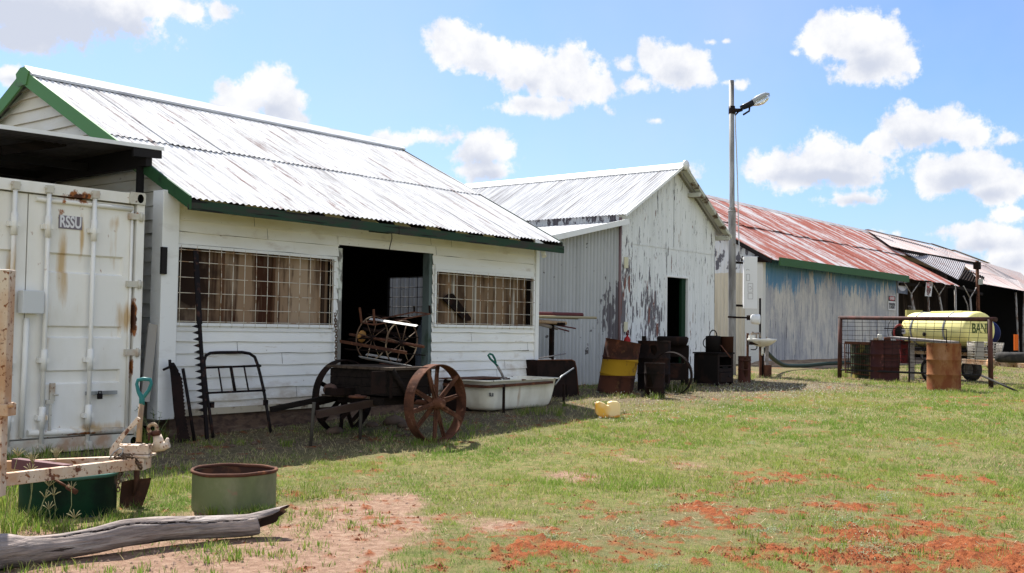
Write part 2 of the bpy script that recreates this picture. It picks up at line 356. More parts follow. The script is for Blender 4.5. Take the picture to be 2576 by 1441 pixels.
m_cream_imp = mat('cream_paint_with_rust_specks', (.60, .49, .38), .6, [dict(c=(.42, .20, .08), s=(3, 3, 3), t=(.42, .62), d=7, a=.75), dict(c=(.20, .075, .03), s=(38, 38, 38), t=(.58, .63), d=4, o=5), dict(c=(.13, .05, .03), s=(9, 9, 9), t=(.61, .65), d=7, o=9)])
m_enamel = mat('white_enamel', (.70, .68, .60), .3, [dict(c=(.42, .32, .2), s=(5, 5, 1.6), t=(.55, .72), d=6, a=.7), dict(c=(.16, .06, .025), s=(6, 6, 5), t=(.665, .70), d=6, o=6)], spec=.5)
m_rubber = mat('dusty_tyre_rubber', (.030, .028, .026), .85, [dict(c=(.10, .085, .07), s=(5, 5, 5), t=(.5, .7), a=.6)])
m_hose = mat('dark_green_hose', (.03, .045, .035), .6)
m_lamp_grey = mat('lamp_housing_grey', (.34, .36, .38), .4)
m_glass = mat('lamp_lens_plastic', (.75, .78, .78), .12, transm=.75)
m_sign = mat('sign_white', (.66, .64, .62), .5, [dict(c=(.45, .43, .41), s=(9, 9, 9), t=(.55, .7), a=.6)])
m_signbrown = mat('sign_lettering_brown', (.16, .07, .06), .6)
m_signred = mat('sign_red', (.42, .03, .03), .5)
m_signblack = mat('sign_black', (.05, .05, .055), .6)
m_yellowtank = mat('pale_yellow_plastic', (.79, .71, .27), .5, [dict(c=(.60, .56, .20), s=(2, 2, 2), t=(.5, .75), a=.5, d=5), dict(c=(.25, .22, .1), s=(4, 4, 4), t=(.66, .8), a=.6, d=6, grad=((2, .25, -.1, .2),))], spec=.4)

# ------------------------------------------------------------------ noise helpers (numpy) for land cover
def vnoise(x, y, seed=0):
    xi = np.floor(x).astype(np.int64); yi = np.floor(y).astype(np.int64); fx = x-xi; fy = y-yi
    def h(a, b):
        n = (a*374761393+b*668265263+seed*1442695041) & 0xffffffff; n = ((n ^ (n >> 13))*1274126177) & 0xffffffff
        return ((n ^ (n >> 16)) & 0xffff)/65535.0
    fx = fx*fx*(3-2*fx); fy = fy*fy*(3-2*fy)
    return (h(xi, yi)*(1-fx)+h(xi+1, yi)*fx)*(1-fy)+(h(xi, yi+1)*(1-fx)+h(xi+1, yi+1)*fx)*fy
def fbm(x, y, seed=0, oct=4, rough=.55):
    a = 1.; s = 0.; t = 0.
    for i in range(oct):
        s = s+a*vnoise(x*2**i, y*2**i, seed+i*17); t += a; a *= rough
    return s/t
def blob(px, py, cx, cy, rx, ry):                    # bare patches, given where they lie on the ground
    c = PG(cx, cy); ex = PG(cx+rx, cy); ey = PG(cx, cy-ry)
    ax = (ex-c); ay = (ey-c); return c, ax, ay
def patch_field(x, y, plist):
    f = np.zeros_like(x)
    for (cx, cy, rx, ry, amt) in plist:
        c, ax, ay = blob(0, 0, cx, cy, rx, ry)
        dx = x-c.x; dy = y-c.y
        u = (dx*ax.x+dy*ax.y)/ax.length_squared; ayp = ay-ax*(ay.dot(ax)/ax.length_squared)
        w = (dx*ayp.x+dy*ayp.y)/ayp.length_squared
        f = np.maximum(f, amt*np.clip(1.25-np.sqrt(u*u+w*w), 0, 1))
    return f
TAN = [(420, 1412, 680, 66, 1.15), (880, 1320, 230, 80, 1.05), (700, 1390, 300, 50, 1.), (150, 1330, 250, 40, .6), (1000, 1260, 110, 30, .8), (560, 1310, 170, 30, .9), (1440, 1198, 110, 16, .62), (1620, 1160, 120, 16, .50), (1750, 1172, 110, 16, .58), (1250, 1320, 150, 40, .45), (2150, 925, 130, 8, .5), (1960, 940, 60, 9, .5)]
REDP = [(2540, 1395, 280, 100, 1.1), (2250, 1370, 380, 95, .86), (1740, 1172, 90, 12, .5), (1620, 1290, 330, 45, .46), (1790, 1280, 160, 60, .55), (1400, 1385, 260, 60, .66), (2100, 1300, 420, 60, .44), (2480, 1240, 220, 50, .40), (2500, 1010, 120, 14, .36), (2000, 1210, 330, 40, .36), (1130, 1400, 160, 45, .6), (2050, 1400, 300, 60, .72)]
def cover(x, y):
    """soil, redness, straw fields over the ground, all 0..1"""
    n1 = fbm(x*1.7, y*1.7, 3, 5, .6); n2 = fbm(x*5.5, y*5.5, 9, 4, .6); n3 = fbm(x*.55, y*.55, 21, 3)
    tan = patch_field(x, y, TAN); red = patch_field(x, y, REDP)
    soil = np.clip((tan*1.75+(n1-.5)*1.2+(n2-.5)*1.2-.42)*1.7, 0, 1)
    n4 = fbm(x*12, y*12, 66, 3, .6)
    sred = np.clip((red*1.05+(n1-.5)*1.2+(n2-.5)*1.9+(n4-.5)*2.0-.45)*2.2, 0, 1)
    dist = (y-7.6)+(x-12)*.02                        # towards the sheds: hay and dry litter
    straw = np.clip(np.clip(dist/1.4+.5, 0, 1)*(x < 21)+np.clip((x*.78+y*.62-20)/3, 0, 1)*.65+(n3-.5)*1.2+(n2-.5)*.5, 0, 1)
    return soil, sred, straw

# ------------------------------------------------------------------ ground: one sheet to the horizon
def ground():
    cxy = np.array([0., 0.])
    ang = np.concatenate([np.linspace(-180, -3, 60, endpoint=False), np.linspace(-3, 78, 760, endpoint=False), np.linspace(78, 180, 36, endpoint=False)])
    a = np.radians(ang)
    rr = [.02, 1, 2, 3, 4, 4.8]
    while rr[-1] < 40: rr.append(rr[-1]*1.0075)
    while rr[-1] < 6000: rr.append(rr[-1]*1.12)
    r = np.array(rr); A, Rr = np.meshgrid(a, r); x = Rr*np.cos(A); y = Rr*np.sin(A)
    s = x*FV.x+y*FV.y
    sm = lambda p, q, v: (lambda t: t*t*(3-2*t))(np.clip((v-p)/(q-p), 0, 1))
    z = .28*sm(8, 18, s)+.07*sm(18, 32, s)
    soil, red, straw = cover(x, y)
    near = np.clip(1-(Rr-30)/20, 0, 1)
    clod = fbm(x*13, y*13, 40, 4, .6); bumpy = np.clip((clod-.52)*4, 0, 1)
    z = z+near*((fbm(x*1.2, y*1.2, 50, 3)-.5)*.02+red*bumpy*.032+(fbm(x*9, y*9, 61, 3)-.5)*.010)
    nr, na = x.shape; idx = np.arange(nr*na).reshape(nr, na); nx = np.roll(idx, -1, axis=1)
    q = np.stack([idx[:-1], idx[1:], nx[1:], nx[:-1]], -1).reshape(-1, 4)
    me = bpy.data.meshes.new('ground'); me.vertices.add(nr*na); me.vertices.foreach_set('co', np.stack([x, y, z], -1).ravel())
    me.loops.add(q.size); me.loops.foreach_set('vertex_index', q.ravel()); me.polygons.add(len(q)); me.polygons.foreach_set('loop_start', np.arange(0, q.size, 4))
    me.polygons.foreach_set('loop_total', np.full(len(q), 4)); me.update(); me.validate()
    at = me.color_attributes.new('cover', 'FLOAT_COLOR', 'POINT')
    at.data.foreach_set('color', np.stack([soil, red, straw, clod], -1).astype(np.float32).ravel())
    m = bpy.data.materials.new('ground_soil'); m.use_nodes = True; nt = m.node_tree; N = nt.nodes; L = nt.links
    b = N['Principled BSDF']; b.inputs['Roughness'].default_value = .95; b.inputs['Specular IOR Level'].default_value = .1
    ca = N.new('ShaderNodeAttribute'); ca.attribute_name = 'cover'; sp = N.new('ShaderNodeSeparateColor'); L.new(ca.outputs['Color'], sp.inputs[0])
    tc = N.new('ShaderNodeTexCoord')
    def noise(s, d, r=.6):
        n = N.new('ShaderNodeTexNoise'); n.inputs['Scale'].default_value = s; n.inputs['Detail'].default_value = d; n.inputs['Roughness'].default_value = r
        L.new(tc.outputs['Object'], n.inputs['Vector']); return n.outputs['Fac']
    def ramp(v, stops):
        n = N.new('ShaderNodeValToRGB'); L.new(v, n.inputs[0]); e = n.color_ramp.elements
        e[0].position = stops[0][0]; e[0].color = (*stops[0][1], 1); e[1].position = stops[-1][0]; e[1].color = (*stops[-1][1], 1)
        for p, c in stops[1:-1]: k = e.new(p); k.color = (*c, 1)
        return n.outputs[0]
    def mix(f, x_, y_):
        n = N.new('ShaderNodeMix'); n.data_type = 'RGBA'; L.new(f, n.inputs[0]); L.new(x_, n.inputs[6]); L.new(y_, n.inputs[7]); return n.outputs[2]
    grass = ramp(noise(9, 8, .7), [(.3, (.075, .085, .022)), (.45, (.135, .145, .042)), (.6, (.20, .165, .065)), (.72, (.24, .15, .075))])
    tan = ramp(noise(14, 8, .7), [(.3, (.15, .085, .055)), (.5, (.275, .17, .115)), (.7, (.38, .26, .185))])
    redc = ramp(noise(20, 8, .7), [(.3, (.09, .024, .009)), (.5, (.225, .062, .020)), (.7, (.33, .115, .045))])
    strw = ramp(noise(22, 9, .75), [(.3, (.040, .030, .019)), (.5, (.115, .090, .055)), (.68, (.25, .20, .125))])
    c = mix(sp.outputs[2], grass, strw); c = mix(sp.outputs[0], c, tan); c = mix(sp.outputs[1], c, redc)
    L.new(c, b.inputs['Base Color'])
    bp = N.new('ShaderNodeBump'); bp.inputs['Strength'].default_value = .9; bp.inputs['Distance'].default_value = .022
    L.new(noise(60, 6, .7), bp.inputs['Height']); L.new(bp.outputs[0], b.inputs['Normal'])
    me.materials.append(m); o = bpy.data.objects.new('ground', me); col.objects.link(o); tag(o, None, kind='structure')
ground()

# ------------------------------------------------------------------ the white weatherboard shed
YF = 9.77
def X_at(px, py, Y=YF): return P(px, py, Y=Y).x
def Z_at(px, py, Y=YF): return P(px, py, Y=Y).z
XL, XR = X_at(436, 800), X_at(1342, 800)
E1Y, E1Z, RY, RZ = 9.35, 2.56, 12.84, 4.33           # front eave and ridge
TAN1 = (RZ-E1Z)/(RY-E1Y); XA, XB = 6.40, 12.80       # roof ends
S1 = (XL, YF, 0)
def siding(mb, x0, x1, zlo, zhi, Y, holes=(), pitch=.128, out=-1, axis=0, top=None, jit=.003, step=.35, proud=.016):
    """lapped boards on a wall at Y (axis 0, facing out*Y) or at X (axis 1). holes: (a0, a1, z0, z1)"""
    r = random.Random(int(x0*100)+int(zhi*10))
    n = int(math.ceil((zhi-zlo)/pitch))
    def pt(a, z, off): return (a, Y+out*off, z) if axis == 0 else (Y+out*off, a, z)
    for k in range(n):
        z0 = zhi-(k+1)*pitch; z1 = zhi-k*pitch; z0 = max(z0, zlo-.02)
        zs = sorted({z0, z1}|{h for H in holes for h in H[2:] if z0 < h < z1})
        dz = r.uniform(-jit, jit); offk = r.uniform(0, .003)
        joints = [x0]+sorted(r.uniform(x0, x1) for _ in range(1))+[x1]
        for za, zb in zip(zs[:-1], zs[1:]):
            zm = (za+zb)/2; spans = [(x0, x1)]
            for (h0, h1, hz0, hz1) in holes:
                if hz0 < zm < hz1: spans = [q for (p0, p1) in spans for q in ((p0, min(p1, h0)), (max(p0, h1), p1)) if q[1]-q[0] > .01]
            for (p0, p1) in spans:
                m_ = max(1, int((p1-p0)/step)); xs = [p0+(p1-p0)*i/m_ for i in range(m_+1)]
                for xa, xb in zip(xs[:-1], xs[1:]):
                    tb = [top(xa), top(xb)] if top else [9, 9]
                    if za > max(tb): continue
                    oa = .003+proud*(zb-zb if False else (z1-za)/pitch)+offk; ob = .003+proud*(z1-zb)/pitch+offk
                    wa = math.sin(xa*7.3+k*2.1)*jit; wb = math.sin(xb*7.3+k*2.1)*jit
                    a_, b_ = (xa, xb) if out*(1 if axis == 0 else -1) < 0 else (xb, xa)
                    ta, tb2 = (tb[0], tb[1]) if a_ == xa else (tb[1], tb[0]); wa2, wb2 = (wa, wb) if a_ == xa else (wb, wa)
                    zza = za+(dz+wa2 if za == z0 else 0); zzb = za+(dz+wb2 if za == z0 else 0)
                    mb.quad(pt(a_, min(zza, ta), oa), pt(b_, min(zzb, tb2), oa), pt(b_, min(zb, tb2), ob), pt(a_, min(zb, ta), ob))
                    if za == z0: mb.quad(pt(b_, min(zzb, tb2), oa), pt(a_, min(zza, ta), oa), pt(a_, min(zza, ta), 0), pt(b_, min(zzb, tb2), 0))
def shed1():
    root = thing('weatherboard_shed', 'white weatherboard shed with mesh windows, an open doorway and a rust-streaked white iron roof', 'shed', S1)
    w1 = (X_at(438, 720), X_at(836, 720), Z_at(636, 818), Z_at(636, 633)); w2 = (X_at(1090, 750), X_at(1338, 750), Z_at(1214, 821), Z_at(1214, 689))
    dr = (X_at(846, 800), X_at(1084, 800), .30, Z_at(960, 626))
    zb = .34
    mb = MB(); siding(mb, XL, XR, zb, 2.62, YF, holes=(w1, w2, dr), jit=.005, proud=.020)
    rj = random.Random(14)
    for k in range(46):                               # butt joints and sprung ends of the boards
        z1 = 2.62-k % 18*.128; x = rj.uniform(XL+.1, XR-.1)
        if any(h[0]-.05 < x < h[1]+.05 and h[2]-.14 < z1-.06 < h[3]+.14 for h in (w1, w2, dr)) or z1 < .5: continue
        mb.quad((x, YF-.0255, z1-.124), (x+.005, YF-.0255, z1-.124), (x+.004, YF-.008, z1-.004), (x, YF-.008, z1-.004), 1)
        if k % 3 == 0: mb.quad((x-.14, YF-.028, z1-.131), (x+.02, YF-.028, z1-.127), (x+.02, YF-.026, z1-.120), (x-.14, YF-.026, z1-.124), 1)
    mb.build('front_wall', [m_white, m_dkwood], root)
    mb = MB()                                         # solid backing behind the boards, split round the openings
    def wallpanels(x0, x1, z0, z1, y0, y1, holes):
        xs = sorted({x0, x1}|{h for H in holes for h in H[:2]}); 
        for a, b in zip(xs[:-1], xs[1:]):
            cuts = sorted([(H[2], H[3]) for H in holes if H[0] <= a+1e-4 and H[1] >= b-1e-4]); z = z0
            for c in cuts:
                if c[0] > z: mb.box(a, b, y0, y1, z, c[0])
                z = c[1]
            if z < z1: mb.box(a, b, y0, y1, z, z1)
    wallpanels(XL, XR, .1, 2.58, YF+.012, YF+.09, (w1, w2, dr)); mb.build('wall_frame', m_dkwood, root)
    # side walls, gable boards
    def gt(y): return E1Z-.05+TAN1*(min(y, 2*RY-y)-E1Y)
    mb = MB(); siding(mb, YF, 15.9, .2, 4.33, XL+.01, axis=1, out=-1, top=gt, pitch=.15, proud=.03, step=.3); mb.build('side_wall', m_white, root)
    wy0, wy1, wz0, wz1 = 11.95, 12.8, 1.45, 2.10
    mb = MB()
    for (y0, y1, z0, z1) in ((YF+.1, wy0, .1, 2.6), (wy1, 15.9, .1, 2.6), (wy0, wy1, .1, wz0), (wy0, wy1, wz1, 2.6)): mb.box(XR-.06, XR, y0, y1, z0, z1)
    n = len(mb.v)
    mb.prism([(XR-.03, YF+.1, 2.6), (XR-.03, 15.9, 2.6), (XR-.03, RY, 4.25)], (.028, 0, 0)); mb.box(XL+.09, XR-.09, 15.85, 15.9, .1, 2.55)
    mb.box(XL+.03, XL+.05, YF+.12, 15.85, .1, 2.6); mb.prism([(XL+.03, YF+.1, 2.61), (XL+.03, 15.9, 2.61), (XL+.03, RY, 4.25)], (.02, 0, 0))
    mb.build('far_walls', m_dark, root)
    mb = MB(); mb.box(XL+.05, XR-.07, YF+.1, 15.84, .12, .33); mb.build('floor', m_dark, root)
    # inside mesh over the far opening
    mb = MB()
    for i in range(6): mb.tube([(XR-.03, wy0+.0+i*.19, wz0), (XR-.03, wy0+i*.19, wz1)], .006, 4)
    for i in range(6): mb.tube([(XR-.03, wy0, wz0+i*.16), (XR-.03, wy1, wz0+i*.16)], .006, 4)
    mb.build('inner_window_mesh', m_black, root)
    # foundation
    mb = MB(); mb.hexa([(XL-.02, YF-.01, -.1), (XR, YF-.01, -.1), (XR, YF+.2, -.1), (XL-.02, YF+.2, -.1), (XL-.02, YF-.01, .30), (XR, YF-.01, .42), (XR, YF+.2, .42), (XL-.02, YF+.2, .30)])
    m_f = mat('brown_foundation', (.13, .085, .06), .9, [dict(c=(.07, .045, .035), s=(6, 6, 12), t=(.45, .6), d=5), dict(c=(.25, .2, .15), s=(3, 3, 20), t=(.6, .75), d=5, a=.6)], bump=((12, 12, 30), 4, .6, .02))
    mb.build('foundation', m_f, root)
    mb = MB(); mb.beam((XL, YF-.035, .335), (XR, YF-.035, .36), .03, .07); mb.build('bottom_plate', mat('cream_sill_paint', (.46, .40, .30), .7, [dict(c=(.12, .08, .05), s=(8, 8, 8), t=(.55, .68), d=5)]), root)
    # corner posts
    mb = MB(); pxl = X_at(400, 800, YF-.05); mb.box(pxl, XL-.004, YF-.07, YF+.12, .28, Z_at(420, 478, YF-.05)); mb.build('corner_post', m_white_clean, root, bevel=.006)
    mb = MB(); mb.box(XR-.005, XR+.075, YF-.045, YF+.02, .32, 2.56); mb.build('corner_post', m_white_clean, root)
    # bracket on the left post
    mb = MB(); mb.box(pxl-.02, pxl+.045, YF-.10, YF-.07, Z_at(402, 690), Z_at(402, 622)); mb.build('post_bracket', m_black, root)
    # windows
    m_wire = mat('rusty_cream_wire', (.66, .60, .50), .6, [dict(c=(.35, .22, .13), s=(9, 9, 9), t=(.52, .62))])
    def window(w, nx, nz, back, studs):
        x0, x1, z0, z1 = w; y = YF-.028
        mb = MB(); t = .032
        for a, b in (((x0, y, z0), (x1, y, z0)), ((x0, y, z1), (x1, y, z1))): mb.beam(a, b, .03, t)
        for a, b in (((x0, y-.002, z0-t/2), (x0, y-.002, z1+t/2)), ((x1, y-.002, z0-t/2), (x1, y-.002, z1+t/2))): mb.beam(a, b, t, .03)
        wn = mb.build('window', m_white_clean, root)
        mb = MB(); r = random.Random(nx)
        xs = [x0+.045]+[x0+(x1-x0)*(i+.55)/nx for i in range(1, nx)]+[x1-.04]
        for xx in xs:
            j = r.uniform(-.006, .006); mb.tube([(xx, y-.012, z0-.03), (xx+j, y-.016, (z0+z1)/2), (xx-j*.5, y-.012, z1+.01)], .0040, 5)
        zs = [z0+.03]+[z0+(z1-z0)*i/nz for i in range(1, nz)]+[z1-.04]
        for zz in zs:
            j = r.uniform(-.006, .006); mb.tube([(x0-.01, y-.018, zz), ((x0+x1)/2, y-.02, zz+j), (x1+.01, y-.018, zz)], .0040, 5)
        mb.build('wire_mesh', m_wire, wn)
        mb = MB(); mb.box(x0-.06, x1+.06, YF+back, YF+back+.02, z0-.1, z1+.05); mb.build('lining_board', m_brown if studs == 0 else m_brown2, wn)
        mb = MB(); mb.box(x0+.0, x1, YF-.022, YF-.002, z0-.07, z0-.03); mb.build('sill', m_white_clean, wn)
        return wn, y
    m_brown = mat('brown_hessian_and_boards', (.30, .20, .125), .9, [dict(c=(.055, .022, .012), s=(5.5, 1, .25), t=(.47, .56), d=3, o=2), dict(c=(.42, .31, .21), s=(2.2, 1, .5), t=(.5, .65), d=5, o=6, a=.8),
        dict(c=(.09, .055, .035), s=(9, 1, 1.2), t=(.58, .66), d=6, o=11, a=.8), dict(c=(.03, .017, .012), s=(2, 2, 2), t=(.9, 1.2), o=14, blobs=((.25, 0, 1.7, .75, 4, 1.6, .9),))])
    m_brown2 = mat('brown_boards', (.24, .155, .092), .9, [dict(c=(.075, .045, .028), s=(4, 1, .5), t=(.45, .6), d=5), dict(c=(.2, .14, .09), s=(1.5, 1, 3), t=(.55, .7), d=6, a=.5)])
    wn, y = window(w1, 14, 5, .085, 0)
    m_stud = mat('stud_brown', (.11, .055, .03), .85, [dict(c=(.05, .03, .02), s=(9, 9, 1), t=(.5, .6))])
    for u, w in ((.30, .035), (.62, .03), (.96, .04)):
        xx = w1[0]+(w1[1]-w1[0])*u; mb = MB(); mb.box(xx-w/2, xx+w/2, YF+.06, YF+.083, w1[2]-.05, w1[3]+.05); mb.build('timber_stud', m_stud, wn)
    wn, y = window(w2, 13, 4, .10, 1)
    m_studp = mat('faded_stud', (.48, .44, .38), .7, [dict(c=(.25, .18, .12), s=(9, 9, 2), t=(.45, .6))])
    for u in (.225, .44, .645, .84):
        xx = w2[0]+(w2[1]-w2[0])*u; mb = MB(); mb.box(xx-.016, xx+.016, YF+.07, YF+.098, w2[2]-.05, w2[3]+.05); mb.build('painted_stud', m_studp, wn)
    mb = MB(); mb.box(w2[0], w2[1], YF-.03, YF-.003, w2[3]+.02, w2[3]+.085); mb.build('window_head', m_white_clean, root)
    # plank hanging behind the right mesh
    q = lambda a, b: P(a, b, Y=YF+.03); pts = [q(1115, 752), q(1128, 740), q(1140, 738), q(1186, 800), q(1184, 807), q(1170, 807)]
    mb = MB(); mb.prism(pts, (0, .02, 0)); o = mb.build('saw_blade', m_dkrust, at=tuple(pts[0])); tag(o, 'dark rusty blade hanging aslant behind the right window mesh', 'saw blade')
    # doorway
    dx0, dx1, dz0, dz1 = dr
    m_jamb = mat('peeling_jamb', (.60, .62, .56), .7, [dict(c=(.20, .19, .17), s=(9, 9, 3), t=(.50, .56), d=7, grad=((2, 2.0, 1.2, .16),))])
    mb = MB(); mb.box(dx0-.005, dx0+.07, YF-.012, YF+.11, dz0, dz1-.04); mb.build('door_jamb', m_jamb, root)
    m_jamb2 = mat('green_grey_jamb', (.12, .15, .145), .8, [dict(c=(.05, .075, .05), s=(5, 5, 2), t=(.55, .7), d=5)])
    mb = MB(); mb.box(dx1-.055, dx1+.005, YF-.008, YF+.11, dz0, dz1); mb.build('door_jamb', m_jamb2, root)
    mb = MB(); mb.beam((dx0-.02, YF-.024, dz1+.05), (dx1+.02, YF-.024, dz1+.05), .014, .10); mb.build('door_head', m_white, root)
    # roof
    def rp(x, y, up=0):
        z = E1Z+TAN1*(min(y, 2*RY-y)-E1Y); return Vector((x, y, z+up))
    r = random.Random(3)
    def run(mb, ya, yb, up, lift):
        x = XA; i = 0
        while x < XB-.05:
            w = min(.76, XB-x); ju = r.uniform(0, .003); jl = (lift*.5 if r.random() < .3 else .0)
            dy = r.uniform(-.03, .03)
            mb.corr(rp(x, ya+dy, up+ju+jl), rp(x+w+.01, ya+dy, up+ju+(r.uniform(0, .007) if r.random() < .35 else 0)), rp(x, yb, up+ju), rp(x+w+.01, yb, up+ju), rows=4)
            x += w; i += 1
    mb = MB(); run(mb, 10.9, RY+.02, .014, .022); mb.build('upper_roof_sheeting', m_roofwhite, root)
    mb = MB(); run(mb, E1Y-.03, 11.05, .0, .012); mb.build('lower_roof_sheeting', m_roofwhite, root)
    mb = MB(); mb.corr((XA, RY, RZ+.03), (XB, RY, RZ+.03), (XA, 2*RY-E1Y, E1Z), (XB, 2*RY-E1Y, E1Z)); mb.build('back_roof_sheeting', m_roofwhite, root)
    mb = MB(); u = .045
    pr = [(-.20, -.20*TAN1+u), (-.02, u+.015), (0, u+.03), (.02, u+.015), (.20, -.20*TAN1+u), (.19, -.20*TAN1+u-.03), (0, u-.0), (-.19, -.20*TAN1+u-.03)]
    mb.prism([(XA-.02, RY+a, RZ+b) for a, b in pr], (XB-XA+.04, 0, 0)); mb.build('ridge_cap', mat('ridge_cap_paint', (.62, .63, .66), .45, [dict(c=(.45, .45, .5), s=(2, 8, 8), t=(.5, .65))]), root)
    # barge boards and fascias
    for X0, mm_, nm in ((XA, m_green, 'barge_board'), (XB-.02, m_dkgreen, 'barge_board')):
        for sgn in (-1, 1):
            y0 = RY+sgn*(RY-E1Y+.03); mb = MB(); xo = X0-.03
            split = 10.3 if sgn < 0 else None
            def seg(ya, yb, m_):
                mb = MB(); a = rp(xo, ya, .02); b = rp(xo, yb, .02); h = .185 if m_ is m_green else .14
                mb.hexa([a-UP*h, a-UP*h+Vector((.025, 0, 0)), b-UP*h+Vector((.025, 0, 0)), b-UP*h, a-UP*.002, a+Vector((.025, 0, -.002)), b+Vector((.025, 0, -.002)), b-UP*.002]); mb.build(nm, m_, root)
            if split and X0 == XA: seg(y0, split, m_dkgreen2); seg(split, RY, m_green)
            else: seg(y0, RY, mm_)
    mb = MB(); mb.prism([(XA-.045, RY-.10, RZ-.18), (XA-.045, RY+.10, RZ-.18), (XA-.045, RY+.16, RZ-.02), (XA-.045, RY+.05, RZ+.045), (XA-.045, RY-.05, RZ+.045), (XA-.045, RY-.16, RZ-.02)], (.015, 0, 0)); mb.build('gable_plate', m_green, root)
    xm = X_at(1000, 570, E1Y)
    mb = MB(); mb.beam((XA-.03, E1Y-.012, E1Z-.085), (xm, E1Y-.012, E1Z-.095), .025, .105); mb.build('fascia', m_dkgreen, root)
    mb = MB(); mb.beam((xm+.004, E1Y-.018, E1Z-.098), (XB+.01, E1Y-.018, E1Z-.108), .025, .105); mb.build('fascia', m_dkgreen, root)
    mb = MB()
    for i in range(12): x = XA+.1+i*.56; mb.beam(rp(x, E1Y+.02, -.075), rp(x, RY, -.075), .04, .09)
    mb.build('rafter', m_dkwood, root)
    mb = MB(); pp = P(1372, 628, Y=E1Y+.1); mb.tube([pp+Vector((.02, .25, .06)), pp+Vector((0, .05, .0)), pp+Vector((-.03, 0, -.10))], .038, 10); mb.build('downpipe_stub', m_white_clean, root)
    mb = MB(); a = P(985, 585, Y=E1Y+.05); mb.tube([a, P(986, 600, Y=E1Y+.06), P(982, 615, Y=E1Y+.06), P(979, 630, Y=E1Y+.07)], .006, 5); mb.build('loose_wire', m_iron, root)
    mb = MB(); a = P(960, 581, Y=E1Y+.15); mb.obox(a, (.16, 0, 0), (0, .06, 0), (0, 0, .02)); mb.build('eave_vent', m_dkgreen, root)
m_dkgreen2 = mat('dark_green_paint', (.03, .085, .035), .6, [dict(c=(.02, .04, .022), s=(5, 5, 5), t=(.5, .65))])
shed1()

# ------------------------------------------------------------------ lean-to carport over the container
def carport():
    Yf, zt = 10.0, 3.12; x1 = P(412, 373, Y=Yf).x; x0 = 2.2
    root = thing('carport', 'low open carport with a dark underside and thin black posts behind the shipping container', 'carport', (6.3, 10.2, 0))
    a = P(0, 318, Y=Yf); sl = (a.z-zt)/(a.x-x1); zz = lambda x: zt+(x-x1)*sl
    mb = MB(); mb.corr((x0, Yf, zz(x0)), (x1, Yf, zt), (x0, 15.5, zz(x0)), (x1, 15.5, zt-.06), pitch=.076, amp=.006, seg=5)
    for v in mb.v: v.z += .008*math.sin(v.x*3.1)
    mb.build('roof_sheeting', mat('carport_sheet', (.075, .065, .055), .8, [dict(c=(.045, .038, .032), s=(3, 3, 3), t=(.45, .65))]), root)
    mb = MB(); mb.beam((x0, Yf-.006, zz(x0)+.0), (x1, Yf-.006, zt+.0), .008, .04); mb.build('sheet_edge', m_white_clean, root)
    mb = MB(); mb.beam((6.35, 10.03, 3.02), (6.35, 15.5, 2.98), .07, .20); mb.beam((6.15, 10.02, zz(6.2)-.07), (x1-.02, 10.02, zz(x1)-.06), .04, .09)
    for y in (11.2, 12.3, 13.4, 14.6): mb.beam((x0, y, zz(x0)-.06), (6.5, y, 3.0), .05, .08)
    mb.build('beam', m_black, root)
    mb = MB(); mb.beam(P(0, 378, Y=Yf+.5), P(160, 358, Y=Yf+.5), .08, .09); mb.build('purlin', m_dkwood, root)
    p = P(345, 420, X=6.35)
    for yy in (10.19, 12.05):
        mb = MB(); mb.beam((6.35, yy, 0), (6.35, yy, 2.97), .06, .06, up=(0, 1, 0)); mb.build('post', m_black, root)
carport()

